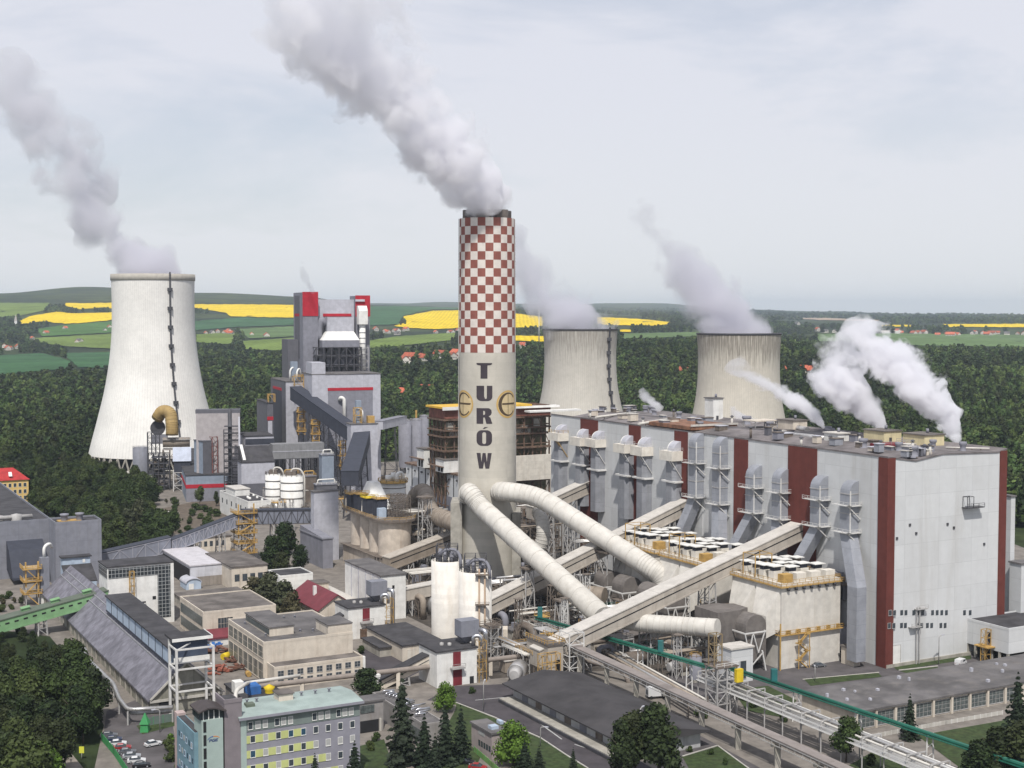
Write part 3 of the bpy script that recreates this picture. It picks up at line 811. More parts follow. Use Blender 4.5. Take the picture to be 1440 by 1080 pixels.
MB().box(-.28, by(968, 50) - 9.5, .1, -.004, by(968, 50) - .02, BH - .25).build('pale_side_panel', WHITE, BT)
# windows low on the end wall
FW = Vector(A)
for y_, xs in ((862, (1250, 1256, 1267.5, 1273.5, 1284.5, 1291, 1297, 1311, 1317.5, 1324, 1330.5, 1356, 1364)), (880, (1249, 1255.5, 1267.5, 1273, 1290, 1296, 1304, 1310, 1323, 1329))):
    for x in xs:
        xx = bx_(x, 12); q = A + V * xx; z = zat(q, y_)
        win(BT, 'y', xx - .55, z - .7, 1.15, 1.6, off=-.36 if x < 1258 else 0., frame=STEEL if x < 1258 else None)
win(BT, 'y', bx_(1255, 3) , .1, 3.2, 6.6, pane=WHITEP, frame=STEEL, name='roller_door')
# small platform high on the end wall
px_ = bx_(1365, 46); zp = zat(A + V * px_, 712)
b = MB(); b.box(px_ - 4, -2.4, zp - .3, px_ + 3.6, -.02, zp); b.rail([(px_ - 4, -2.4, zp), (px_ + 3.6, -2.4, zp)], 1.2, .12); b.frame(px_ - 3.6, -2.0, px_ - .8, -.1, zp, zp + 3.4, 1, 1, 1, .16, False)
b.build('wall_platform', STEELD, BT)
b = MB()
for px, z in ((bx_(1292, 5), 17.5), (bx_(1284, 5), 12)): b.box(px - 2.2, -1.6, z - .2, px + 2.2, -.02, z); b.rail([(px - 2.2, -1.6, z), (px + 2.2, -1.6, z)], 1.1, .09)
b.beam((bx_(1286, 5), -.8, 0), (bx_(1286, 5), -.8, 18), .3); b.beam((bx_(1290, 5), -.8, 0), (bx_(1290, 5), -.8, 18), .3)
b.build('escape_stair', STEEL, BT)
b = MB(); b.box(0, -.5, 0.02, BW, -.01, 1.1); b.build('plinth', CONC, BT)
# small dark patches and vents
for x, y_ in ((1261, 757), (1279, 738), (1288, 750), (1332, 737), (1341, 742), (1384, 765)):
    xx = bx_(x, 40); z = zat(A + V * xx, y_); MB().box(xx - .4, -.25, z - .4, xx + .4, -.01, z + .4).build('wall_vent', STEELD, BT)

# tall rectangular air ducts on the long wall
def arch(w, d, z0, z1, n=8):
    # duct outline in (x: away from the wall, z), with a rounded elbow back into the wall at the top
    return [(-d, z0), (0, z0), (0, z1)] + [(-d + d * math.cos(R(90) + R(90) * i / n) * 1.0 + 0, z1 - d + d * math.sin(R(90) + R(90) * i / n)) for i in range(0)] 
def tallduct(x0, x1, ytop, ybot, leg):
    z = 45.0; d = 3.9; y1 = ext(A - V * d, U, x0, z); y0 = y1 - 4.3
    q = A + U * y0; zt = zat(q - V * 2, ytop); zb = zat(q - V * 3.9, ybot)
    T_ = MB(); out = [(-.02, zb), (-.02, zt)]
    for i in range(9):
        a = R(90 * i / 8); out.append((-.02 - (d - .02) * math.sin(a), zt - d + d * math.cos(a)))
    out.append((-d, zb))
    T_.prism(out, 'y', y0, y1); du = T_.build('air_duct', DUCT, BT)
    s = MB()
    for z in np.arange(zb + .2, zt - 4, 6.2): s.box(-d - .14, y0 - .14, z, -.03, y1 + .14, z + .3)
    s.build('stiffener', STEEL, du)
    s = MB()
    for z in (zb + .6, zb + (zt - zb) * .55):
        s.box(-d - 1.6, y0 - 1.6, z - .2, -.1, y0 - .2, z); s.box(-d - 1.6, y0 - 1.6, z - .2, -d - .2, y1 + 2, z)
        s.rail([(-.2, y0 - 1.6, z), (-d - 1.6, y0 - 1.6, z), (-d - 1.6, y1 + 2, z)], 1.1, .1)
        s.beam((-.1, y0 - .9, z - 4.5), (-d - 1.2, y0 - .9, z - .2), .3)
    s.beam((-d + .2, y0 - .25, zb), (-d + .2, y0 - .25, zt - 3), .3)
    s.build('duct_walkway', STEELW, du)
    # slanting lower leg
    l = MB(); dy = leg[0]; zl = zb - leg[1]
    lo = [(-d - 4.6, y0 + dy, zl), (-4.6, y0 + dy, zl), (-4.6, y1 + dy, zl), (-d - 4.6, y1 + dy, zl)]
    hi = [(-d, y0, zb), (-.3, y0, zb), (-.3, y1, zb), (-d, y1, zb)]
    l.frustum(lo, hi); lo2 = [(p[0], p[1], (2. if leg[0] == -9 else max(2., zl - 12))) for p in lo]; l.frustum(lo2, [(p[0], p[1], zl - .002) for p in lo])
    l.build('duct_leg', DUCT, du)
for x0, yt, yb, lg in ((968, 610, 702, (4, 15)), (1001, 615, 712, (-6, 15)), (1048, 655, 724, (5, 13)), (1085, 660, 733, (-5, 13)), (1139, 670, 743, (5, 13)), (1181, 677, 752, (-9, 15))):
    tallduct(x0, 0, yt, yb, lg)
ya, yb_ = by(1196, 25), by(1003, 25); b = MB(); b.box(-3.4, ya, 23.2, -.02, yb_, 23.8); b.rail([(-3.4, ya, 23.8), (-3.4, yb_, 23.8)], 1.2, .14, 3); b.build('service_gallery', STEELB, BT)
MB().box(-2.2, ya + 1, 18.5, -.03, yb_ - 1, 23.19).build('dark_underband', GREYD, BT)  # dark band along the wall below the walkway
rs0 = random.Random(12)
for k in range(9): y = ya + (yb_ - ya) * (k + .3) / 9; MB().box(-2.6, y, 23.81, -.6, y + rs0.uniform(2, 4.5), 23.8 + rs0.uniform(1.5, 4)).build('wall_machine', rs0.choice([CREAM, STEELB, GREYM, WHITEP]), BT)
# older intake boxes with grey pilaster ducts on the far half of the long wall
def oldduct(x0, ytop, ybot, yfoot):
    z = 52.; y1 = ext(A - V * 5.4, U, x0, z); y0 = y1 - 8.2
    q = A + U * y0; zt = zat(q, ytop); zb = zat(q, ybot); zf = max(1, zat(q, yfoot))
    c = MB(); c.prism([(-.02, y0 + .8), (-2.6, y0 + .8), (-3.8, y0 + 2.2), (-3.8, y1 - 2.2), (-2.6, y1 - .8), (-.02, y1 - .8)], 'z', zf, zb - .01)
    du = c.build('pilaster_duct', mat('grey_pilaster', (.25, .255, .275), panel=(40, 8, .15), amt=.3, dirt=(.17, .165, .16), lines=.75), BT)
    k = MB(); k.box(-5.4, y0, zb, -.02, y1, zb + (zt - zb) * .5); k.build('intake_box', BOXW, du)
    h = MB(); out = []
    d = 3.6; zz = zb + (zt - zb) * .5 + .01
    out = [(-.02, zz), (-.02, zt)] + [(-.02 - d * math.sin(R(15 * i)), zz + (zt - zz) * math.cos(R(15 * i)) * .999) for i in range(1, 6)] + [(-d - .02, zz)]
    h.prism(out, 'y', y0 + 1.2, y0 + 5.2); h.build('intake_hood', GREYL, du)
    w_ = MB(); w_.prism([(p[0] * 1.02, p[1] + .02) for p in out], 'y', y0 + 5.22, y0 + 5.7); w_.build('hood_end', WHITEP, du)
    s = MB()
    s.rail([(-.3, y0 - .1, zz), (-5.3, y0 - .1, zz), (-5.3, y1, zz)], 1.2, .12)
    for yy in (y0 + .5, y0 + 2.0): s.beam((-5.2, yy, zb), (-.2, yy, zb - 7), .25)
    s.build('bracket', YEL if x0 in (771, 820, 883) else STEELW, du)
    r = MB(); r.box(-4.3, y0 - .4, zf + 17, -.03, y1 + .2, zf + 17.6); r.build('collar', STEELW, du)
for x0, yt, yb, yf in ((771, 598, 620, 705), (801, 604, 627, 712), (822, 607, 629, 720), (862, 613, 637, 730), (886, 616, 641, 735), (927, 621, 648, 742)):
    oldduct(x0, yt, yb, yf)
# rooftop plant
def roofpt(px, py):
    p = G(px, py, BH); q = loc(BT, p); return q
A0 = Vector(BT.location)
def on_roof(px, py, depthv):
    # a spot on the boiler house roof
    p = G(px, py, BH - .2); q = loc(BT, p); q.x = min(max(q.x, 2.), BW - 4); q.y = min(max(q.y, 2.), BL - 4); p = A0 + V * q.x + U * q.y; return Vector((p.x, p.y, BH - 1.0))
def fan(p, r, h, label, group, proto=[None]):
    if proto[0] is None:
        T = thing('roof_fan', label, 'roof fan', p, None, group)
        b = MB(); b.lathe([(1.0, 0), (1.0, .5), (.78, .55), (.78, 1.6), (1.05, 1.9), (1.05, 2.5), (.95, 2.5), (.9, 2.1)], 20); b.build('fan_casing', GREYM, T)
        b = MB(); b.box(-.12, -1.15, 0, .12, 1.15, .3); b.box(-1.15, -.12, 0.31, 1.15, .12, .5); b.build('fan_base', STEELB, T); proto[0] = T
        T.scale = (r, r, h); return T
    T = dup(proto[0], p, None, label, group); T.scale = (r, r, h); return T
for px, py in ((1121, 598), (1167, 612), (1214, 628), (1264, 633), (1284, 640), (1312, 628), (1354, 634), (1222, 604), (1050, 596), (1082, 602)):
    fan(on_roof(px, py, 0), random.uniform(1.1, 1.8), random.uniform(1.1, 1.6), 'grey drum fan on the near part of the boiler house roof', 'drum fans on the near boiler house roof')
for px, py in ((826, 567), (835, 566), (847, 566), (872, 578), (890, 574), (920, 583), (955, 587), (975, 592), (952, 578), (1010, 588), (985, 600)):
    fan(on_roof(px, py, 0), random.uniform(1.0, 1.5), random.uniform(1.0, 1.5), 'grey drum fan on the far part of the boiler house roof', 'drum fans on the far boiler house roof')
def roofhut(px, py, wx, wy, h, label, wm, rm, canopy=False):
    T = thing('roof_hut', label, 'roof hut', on_roof(px, py, 0))
    MB().box(0, 0, 0, wx, wy, h).build('wall', wm, T); MB().box(-.4, -.4, h + .003, wx + .4, wy + .4, h + .35).build('roof', rm, T)
    MB().box(wx * .3, -.08, .2, wx * .3 + 1.2, -.005, 2.3).build('door', STEELD, T)
    b = MB(); b.cyl((wx * .7, wy * .5, h + .36), (wx * .7, wy * .5, h + 1.8), .5, n=10); b.build('vent_stub', GREYM, T)
    return T
PALEY = mat('pale_yellow_render', (.60, .52, .32), amt=.25)
roofhut(1243, 622, 8, 10, 4.4, 'pale yellow hut above the dark red deck on the roof', PALEY, ROOFB)
roofhut(1300, 627, 9, 10, 4.2, 'pale yellow hut nearest the right end of the roof', PALEY, ROOFB)
roofhut(1115, 604, 7, 9, 4.0, 'cream hut in the middle of the boiler house roof', CREAM, ROOFB)
roofhut(1178, 622, 5, 7, 3.6, 'white box hut with flat canopy on the roof edge', WHITEP, GALT)
roofhut(1003, 590, 5, 6, 9.5, 'tall white lift hut standing before the old cooling tower', WHITEP, ROOF)
T = thing('roof_deck', 'long rust brown sheet deck on the boiler house roof', 'roof deck', on_roof(972, 603, 0))
MB().box(0, 0, .2, 22, 32, 1.6).build('deck', mat('rusty_sheet', (.20, .10, .06), var=.4, amt=.5), T); MB().box(-.3, -.3, 1.61, 22.3, -.1, 2.4).build('fascia', GALT, T)
T = thing('roof_deck', 'small dark red deck in front of the pale roof hut', 'roof deck', on_roof(1244, 630, 0))
MB().box(0, 0, .1, 12, 7, 1.8).build('deck', DOORR, T); MB().rail([(0, 0, 1.8), (12, 0, 1.8), (12, 7, 1.8)], 1.1, .1).build('railing', STEEL, T)
T = thing('roof_canopy', 'cream flat canopy on posts over roof machinery', 'canopy', on_roof(1062, 603, 0))
MB().box(0, 0, 3.4, 11, 8, 3.8).build('canopy_roof', CREAM, T); b = MB()
for x in (.4, 10.6):
    for y in (.4, 7.6): b.beam((x, y, 0), (x, y, 3.4), .35)
b.build('post', STEEL, T)
for i, (px, py, px2, py2, r, lb) in enumerate(((838, 588, 895, 581, .5, 'long pale pipe nearest the left end of the roof'), (890, 598, 945, 590, .55, 'long pale pipe crossing the roof before the rusty deck'),
       (1090, 610, 1160, 618, .9, 'grey duct pipe along the front edge of the roof'), (1135, 606, 1150, 598, 1.1, 'short fat ribbed pipe between the roof huts'), (1330, 631, 1400, 632, .3, 'thin cable tray along the right end of the roof'))):
    p, q = on_roof(px, py, 0), on_roof(px2, py2, 0); p.z += 1.2; q.z += 1.2
    T = pipe('roof_pipe', lb, [p, q], r, PIPES if i in (2, 3) else PIPEW, ring=3 if i < 4 else None, n=10)
    s = MB(); d = q - p
    for k in range(1, 5): c = d * (k / 5); s.box(c.x - .2, c.y - .2, -1.2, c.x + .2, c.y + .2, 0)
    s.build('pipe_support', STEELB, T)
for k in range(48):
    px = random.uniform(800, 1100) if k < 26 else random.uniform(1000, 1330); py = 440 + (px + 330) * .128 - random.uniform(4, 16)
    T = thing('roof_unit', 'small dark machinery box among the roof plant of the boiler house', 'roof unit', on_roof(px, py, 0), None, 'machinery boxes on the boiler house roof'); w_, d_, h_ = random.uniform(1.5, 4.5), random.uniform(1.5, 3.5), random.uniform(1.2, 3.2)
    MB().box(0, 0, .4, w_, d_, .4 + h_).build('casing', random.choice([GREYM, STEELB, GREYD, CREAM, DUCT]), T); MB().box(-.25, -.25, h_ + .401, w_ + .25, d_ + .25, h_ + .6).build('lid', random.choice([GALT, STEELB, GREYL]), T)
for k in range(16):
    px = 800 + k * 37 + random.uniform(-9, 9); py = 440 + (px + 330) * .128 - random.uniform(2, 16)
    T = thing('roof_vent', 'small grey vent stack with cap on the boiler house roof', 'roof vent', on_roof(px, py, 0), None, 'vent stacks on the boiler house roof')
    h = random.uniform(2, 4.5); b = MB(); b.cyl((0, 0, 0), (0, 0, h), .45, n=10); b.build('stack', random.choice([GREYM, STEELB, PIPEW]), T)
    b = MB(); b.cyl((0, 0, h + .15), (0, 0, h + .7), .85, .3, n=10); b.beam((0, 0, h - .1), (0, 0, h + .3), .15); b.build('cap', GREYD, T)

# ------------------------------------------------------------------ dust filters in front of the long wall
fA, fh, fl, fw = blk((1098, 942), 822, 1030, 1182)
def filter_unit(label, base):
    T = thing('dust_filter', label, 'dust filter', base, None, 'dust filters along the boiler house')
    h = fh; W = fw; L = fl
    FILT = mat('filter_casing', (.57, .54, .49), panel=(6.5, 40, .08), amt=.2, dirt=(.40, .32, .23), lines=.85)
    MB().box(0, 0, 0, W, L, h).build('casing', FILT, T)
    b = MB(); b.box(-.03, -.9, h * .955 + .1, W + 1.0, -.02, h * .955 + .35); b.box(W + .02, -.9, h * .955 + .1, W + 1.0, L, h * .955 + .35)
    b.box(-.9, -.9, h * .955 + .1, -.04, L, h * .955 + .35); b.rail([(-.9, L, h * .96), (-.9, -.9, h * .96), (W + 1, -.9, h * .96), (W + 1, L, h * .96)], 1.2, .13, 2)
    b.build('roof_walkway', YEL, T)
    b = MB(); zb = h * .40; b.box(-1, -1.1, zb, W + .6, -.02, zb + .3); b.rail([(-1, -1.1, zb + .3), (W + .6, -1.1, zb + .3)], 1.3, .13, 1.8)
    for k in range(6): x = W * (.08 + .17 * k); b.box(x, -1.0, zb + .31, x + .9, -.1, zb + 1.5)
    b.box(-1.2, -.6, zb, -.7, 9, zb + .3); b.rail([(-1.2, 0, zb + .3), (-1.2, 9, zb + .3)], 1.3, .13, 1.8); b.beam((-1, -.9, 0), (-1, -.9, h * .55), .35); b.beam((-1, 6, zb), (-1, 6, h * .55), .6)
    b.build('middle_walkway', YEL, T)
    b = MB()
    for i in range(4):
        za, zc = zb * i / 4, zb * (i + 1) / 4; x0, x1 = (W * .24, W * .38) if i % 2 else (W * .38, W * .24)
        b.beam((x0, -1.6, za), (x1, -1.6, zc), .9, .25); b.beam((x0, -2.1, za + 1), (x1, -2.1, zc + 1), .12); b.box(x1 - .8, -2.2, zc - .1, x1 + .8, -.8, zc + .15)
        b.rail([(x1 - .8, -2.2, zc + .15), (x1 + .8, -2.2, zc + .15)], 1.1, .1)
    for x in (W * .22, W * .40): b.beam((x, -2.2, 0), (x, -2.2, zb), .2)
    b.build('stair', YEL, T)
    b = MB()
    for k in range(7): x = W * (.1 + .13 * k); b.cyl((x, -.45, h * .92), (x, -.45, h * .92 + 1.2), .5, n=10)
    b.build('rapper_drive', STEELD, T)
    # inlet funnels towards the fans
    for k in range(2):
        y0 = L * (.02 + .49 * k); y1 = y0 + L * .47; ym = (y0 + y1) / 2
        b = MB(); b.frustum([(-.03, y0, h * .45), (-.03, y1, h * .45), (-.03, y1, h * .93), (-.03, y0, h * .93)], [(-3.6, ym - 3.4, h * .36), (-3.6, ym + 3.4, h * .36), (-3.6, ym + 3.4, h * .62), (-3.6, ym - 3.4, h * .62)])
        b.build('inlet_funnel', FILT, T)
        b = MB(); out = [(-8.6, h * .10)] + [(-12.6 - 4 * math.cos(R(180 - 12 * i)) * -1, h * .52 + 3.6 * math.sin(R(12 * i))) for i in range(0, 16)] + [(-16.6, h * .10)]
        out = [(-3.7, h * .12), (-3.7, h * .52)] + [(-7.6 + 3.9 * math.cos(R(15 * i)), h * .52 + 3.6 * math.sin(R(15 * i))) for i in range(1, 12)] + [(-11.5, h * .52), (-11.5, h * .12)]
        b.prism(out, 'y', ym - 3.6, ym + 3.6); b.build('inlet_duct', mat('brown_grey_duct', (.145, .13, .12), var=.2, amt=.35, dirt=(.22, .2, .18), panel=(40, 5, .1), lines=.85), T)
        b = MB()
        for yy in (ym - 4.6, ym + 4.6):
            b.beam((-12.6, yy, h * .46), (-4.5, yy, h * .46), .4)
            for x0, x1 in ((-12.6, -11), (-9.5, -11), (-9.5, -7.4), (-5, -7.4)): b.beam((x0, yy, h * .46), (x1, yy, h * .22), .3)
            b.beam((-12.4, yy, 0), (-11, yy, h * .24), .4); b.beam((-4.5, yy, 0), (-6, yy, h * .24), .4); b.beam((-12, yy, .3), (-5.5, yy, h * .22), .25)
        b.beam((-12.6, ym - 4.6, h * .46), (-12.6, ym + 4.6, h * .46), .4); b.beam((-4.5, ym - 4.6, h * .46), (-4.5, ym + 4.6, h * .46), .4)
        b.build('duct_trestle', STEELW, T)
    b = MB(); b.frustum([(W + .03, L * .1, h * .5), (W + .03, L * .9, h * .5), (W + .03, L * .9, h * .9), (W + .03, L * .1, h * .9)], [(W + 5.5, L * .25, h * .42), (W + 5.5, L * .75, h * .42), (W + 5.5, L * .75, h * .62), (W + 5.5, L * .25, h * .62)])
    b.frustum([(W + 1, L * .1, h * .1), (W + 5, L * .1, h * .1), (W + 5, L * .8, h * .1), (W + 1, L * .8, h * .1)], [(W + .1, L * .05, h * .38), (W + 5.5, L * .05, h * .38), (W + 5.5, L * .8, h * .38), (W + .1, L * .8, h * .38)])
    b.build('outlet_funnel', GREYM, T)
    # rectifier cabinets on the roof: casing + canopy
    rs = random.Random(5)
    for i in range(4):
        for j in range(5):
            x = W * (.06 + .235 * i) + rs.uniform(-.3, .3); y = L * (.03 + .19 * j) + rs.uniform(-.4, .4)
            if j > 0 and (i + 2 * j) % 7 == 0: continue
            c = MB(); ww, dd, hh = (3.7, 2.8, 2.6) if j == 0 else (2.6 + rs.random(), 2.6, 2.3 + rs.random() * .7)
            c.box(x, y, h + .02, x + ww, y + dd, h + .02 + hh); cab = c.build('rectifier_cabinet', BOXW if (i + 2 * j) % 9 else YEL, T)
            if j > 0:
                k = MB(); k.box(x + .3, y + .3, h + hh + .03, x + ww - .3, y + dd - .3, h + hh + 1.4); k.build('shade_gap_block', NAVY if (i * 3 + j) % 3 else STEELB, cab)  # dark block stands in for the shaded gap beneath the canopy
                k = MB(); k.box(x - .5, y - .5, h + hh + 1.41, x + ww + .5, y + dd + .5, h + hh + 1.65); k.build('canopy', WHITEP, cab)
    b = MB(); b.frame(W * .02, L * .55, W * .3, L * .8, h + .02, h + 7, 1, 1, 1, .25, False); b.rail([(0, L, h), (0, 0, h), (W, 0, h), (W, L, h)], 1.1, .1, 2.2)
    b.build('roof_railing', YEL, T)
    return T
F1 = filter_unit('nearest dust filter, cream box with yellow walkways and white roof cabinets', fA)
# step of the row, read off the roof corners
t2 = ext(fA, U, 987, fh); t3 = ext(fA, U, 921, fh)
F2 = dup(F1, fA + U * t2, None, 'middle dust filter, half hidden behind the pale inclined gallery')
F3 = dup(F1, fA + U * t3, None, 'farthest dust filter, behind the bend of the big white pipe')

# ------------------------------------------------------------------ inclined coal galleries to the boiler house
w0 = A + U * by(1122, 40); w1 = along(w0, V, 1128, 752)      # foot of the wall at the upper end
GA = along(w1, V, 752, 934)
gallery('coal_gallery', 'longest cream coal gallery rising in front of the dust filters', GA, w1, 6.0, 4.6, GALL, GALT, BLACK, (.16, .40, .62, .86), tmat=STEEL, lower=GALL)
w0 = A + U * by(962, 40); w1 = along(w0, V, 968, 716)
GB = along(w1, V, 662, 872)
gallery('coal_gallery', 'cream coal gallery passing under the big white pipe to the wall', GB, w1, 6.0, 4.6, GALL, GALT, BLACK, (.2, .45, .7, .9), lower=GALL)
w0 = A + U * by(824, 40); w1 = along(w0, V, 827, 690)
GC = along(w1, V, 745, 728)
gallery('coal_gallery', 'short cream coal gallery highest on the far wall', GC, w1, 6.0, 4.6, GALL, GALT, BLACK, (.3, .7), lower=GALL)
pA = D(543, 800, 560); pB = D(640, 762, 580)
gallery('coal_gallery', 'brownish gallery sloping down left of the chimney foot', pA, pB, 6, 4.6, PIPEB, GALL, BLACK, (.3, .8), lower=PIPEB)
pA = D(566, 842, 500); pB = D(616, 832, 506)
gallery('coal_gallery', 'low level gallery entering behind the twin white silos', pA, pB, 5, 3.6, GALL, GALT, None, (.3,), lower=GALL)

# ------------------------------------------------------------------ flue pipes
YF = CH.y - 10.6
pipe('flue_pipe', 'big white flue pipe slanting straight down from the chimney front', [D(659, 700, CH.y - 4), D(659, 690, YF - 4), D(676, 713, 522), D(848, 868, 442)], 3.65, PIPEW, ring=9, rad=7, ringw=.1)
pipe('flue_pipe', 'big white flue pipe curving right and ending in a downward elbow', [D(700, 694, CH.y - 4), D(703, 690, YF - 4), D(756, 697, 520), D(912, 797, 480), D(934, 812, 478), D(934, 850, 477)], 3.65, PIPEW, ring=9, rad=10, ringw=.1)
pipe('flue_pipe', 'fat cream pipe lying level and ending at the grey fan box', [D(850, 868, 438), D(900, 876, 430), D(960, 880, 424), D(1009, 883, 418)], 2.8, PIPEW, ring=5, rad=12, ringw=.1)
pipe('flue_pipe', 'brown elbow pipe curving into the left side of the chimney', [D(577, 745, 640), D(580, 700, 636), D(597, 688, 626), D(605, 722, 600), D(625, 730, 575), D(662, 742, 548)], 3.7, PIPEB, ring=6, rad=9, ringw=.1)
pipe('flue_pipe', 'brown level pipe glimpsed behind the straight white flue pipe', [D(752, 826, 500), D(850, 838, 488)], 3.0, PIPEB, ring=6)
pipe('flue_pipe', 'short cream upright elbow between the two white flue pipes', [D(742, 790, 525), D(764, 765, 522), D(764, 735, 522), D(757, 720, 530)], 2.6, PIPEW, ring=5, rad=5)
# grey transition box at the end of the level pipe, on legs
q = D(1009, 912, 421); q.z = 0
T = thing('fan_box', 'grey brown fan box where the level cream pipe ends', 'fan box', q)
zb_, zt_ = zat(q, 905), zat(q, 862)
b = MB(); b.box(0, 0, zb_, 9, 12, zt_); b.frustum([(9.01, .4, zb_), (9.01, 11, zb_), (9.01, 11, zt_), (9.01, .4, zt_)], [(13, 2, zb_ + 2), (13, 9, zb_ + 2), (13, 9, zt_), (13, 2, zt_)]); b.build('casing', MATS['brown_grey_duct'], T)
b = MB(); b.frame(.3, .3, 8.7, 11.7, 0, zb_ - .01, 2, 2, 1, .5); b.build('frame', STEELW, T)
T, lv, lu, h = building('switch_house', 'small white panelled house with one dark door below the fan box', 'switch house', (1028, 962), 912, 1011, 1059, WHITE, GALT)
win(T, 'y', lv * .42, h * .1, lv * .26, h * .5, pane=GLASS, frame=STEEL, name='door')
# ------------------------------------------------------------------ the new power unit (turned a little from the old plant's grid)
T2 = R(20); U2 = Vector((-math.sin(T2), math.cos(T2), 0)); V2 = Vector((math.cos(T2), math.sin(T2), 0))
NA = G(428, 676)
NU = thing('power_unit', 'tall grey power unit with two red topped towers and a big white flue hood', 'power unit', NA, T2)
def nx(px, z=100): return ext(NA, V2, px, z)
def nz(px, y): return zat(NA + V2 * nx(px), y)
x1 = nx(447); yl = ext(NA, U2, 413, 100); H1 = nz(428, 411); zr_ = nz(437, 444.5)
MB().box(0, 0, 0, x1, yl, H1).build('stair_tower', GREYM, NU)
MB().box(-.3, -.3, zr_, x1 + .3, -.01, H1 + .3).build('red_panel', REDB, NU)
MB().box(-.25, yl * .35, nz(420, 505), -.01, yl * .85, H1 - 2).build('louvre_strip', GREYD, NU)
MB().box(-.32, yl * .35, nz(420, 445), -.26, yl * .85, nz(420, 441)).build('red_trim', REDB, NU)
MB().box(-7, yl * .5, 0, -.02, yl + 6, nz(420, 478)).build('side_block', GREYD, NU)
a0, a1 = nx(501), nx(520.5); H2 = nz(505, 416)
MB().box(a0, 1, 0, a1, 18, H2).build('stair_tower', GREYM, NU)
MB().box(a0 - .3, .7, nz(510, 445), a1 + .3, .99, H2 + .3).build('red_panel', REDB, NU)
H3 = nz(480, 421)
MB().box(x1 + .02, 6, 0, a0 - .02, 40, H3).build('boiler_hall', GREYL, NU)
MB().box(nx(457), 5.6, nz(475, 445), nx(497), 5.98, nz(475, 441)).build('red_trim', REDB, NU)
MB().box(nx(500), -.5, nz(510, 424), nx(513), .65, nz(510, 421)).build('pipe_head_beam', GREYL, NU)
# flue hood
hx0, hx1 = nx(459), nx(496); z0, z1, z2, z3 = nz(478, 478), nz(478, 466), nz(478, 446), nz(478, 488)
b = MB(); b.box(hx0, -3, z1, hx1, 5.5, z2); h = b.build('flue_hood', GREYL, NU)
b = MB(); b.frustum([(nx(449), -9, z0), (nx(501), -9, z0), (nx(501), 5, z0), (nx(449), 5, z0)], [(hx0, -3, z1 - .01), (hx1, -3, z1 - .01), (hx1, 5, z1 - .01), (hx0, 5, z1 - .01)]); b.build('hood_flare', WHITEP, h)
b = MB(); b.box(nx(449), -9, z3, nx(501), 5, z0 - .01); b.build('hood_collar', GREYM, h)
b = MB(); pts = fillet([(nx(460), 2, z2 - 5), (nx(452), 2, z2 - 1), (nx(449.5), 2, z2 - 9), (nx(449.5), 2, z0)], 5)
b.tube(pts, 2.2, 12); b.build('side_flue', GREYM, h)
b = MB(); b.frame(nx(440), -10, nx(503), 4.5, nz(478, 527), z3 - .01, 6, 1, 3, .7, True); b.build('hood_frame', STEELD, NU)
b = MB()
for k in range(3): zz = nz(478, 527) + (z3 - nz(478, 527)) * (k + .12) / 3; b.box(nx(441), -9.5, zz, nx(502), 4, zz + .4)
b.build('frame_floor', GREYD, NU)
b = MB()
for k in range(5): b.cyl((nx(450 + 10 * k), -4, nz(478, 515)), (nx(450 + 10 * k), -4, nz(478, 500)), 1.6, n=10)
b.build('soot_hopper', GREYM, NU)
px0 = nx(507); zb = nz(507, 520); ztp = nz(507, 456)
b = MB(); b.cyl((px0, -5, zb), (px0, -5, ztp), 2.05, n=18); P = b.build('white_riser', WHITEP, NU)
b = MB()
for z in np.arange(zb + 3, ztp - 1, 3.6): b.cyl((px0, -5, z), (px0, -5, z + .4), 2.25, n=18)
b.build('riser_band', GREYM, P)
MB().prism([(-8, ztp), (-1.5, ztp), (-1.5, nz(507, 430)), (-5, nz(507, 430)), (-8, nz(507, 437))], 'x', px0 - 2.9, px0 + 3.0).build('riser_head', WHITEP, P)
MB().frame(px0 - 3, -8.5, px0 + 3, -2, nz(507, 526), nz(507, 488), 1, 1, 4, .35).build('riser_frame', STEEL, P)

T, lv, lu, h = building('bunker_house', 'light grey block with red lintel in front of the red topped towers', 'industrial block', (440, 690), 526, 425, 535, GREYL, ROOF, rot=T2)
A4 = Vector(T.location)
def ax4(px): return ext(A4, V2, px, h)
MB().box(-.1, -.2, 0, ax4(457.5), 18, zat(A4, 510)).build('corner_column', GREYL, T)
xa, xb = ax4(461), ax4(524)
MB().box(xa, -.18, 8, xb, -.01, zat(A4, 549)).build('dark_panel', GREYM, T)
MB().box(xa - .2, -.35, zat(A4, 550), xb + .2, -.19, zat(A4, 546)).build('red_lintel', REDB, T)
xc = ax4(480); b = MB(); b.tube(fillet([(xc - 1.5, -1, zat(A4, 563)), (xc - 1, -2.5, zat(A4, 559)), (xc + 1, -3, zat(A4, 562)), (xc + 1, -3, zat(A4, 606))], 2), 1.1, 12); b.build('white_vent_pipe', WHITEP, T)
T, lv, lu, h = building('transfer_house', 'block with dark louvred left side and pale front where the dark gallery arrives', 'industrial block', (403, 684), 536, 381, 427, GREYL, ROOF, rot=T2)
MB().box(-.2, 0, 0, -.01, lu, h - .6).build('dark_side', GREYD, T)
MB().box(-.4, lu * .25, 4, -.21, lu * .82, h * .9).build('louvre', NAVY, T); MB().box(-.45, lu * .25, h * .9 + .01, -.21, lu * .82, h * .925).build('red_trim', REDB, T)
b = MB(); b.tube(fillet([(4, 6, h), (4, 6, h + 7), (7, 8, h + 9), (9, 9, h)], 2), .6, 10); b.tube(fillet([(8, 4, h), (8, 4, h + 6), (10, 6, h + 8), (12, 8, h)], 2), .6, 10); b.build('white_roof_pipe', WHITEP, T)
MB().box(5, 7, h + .01, 9, 11, h + 12).build('filter_box', BLUEG, T)
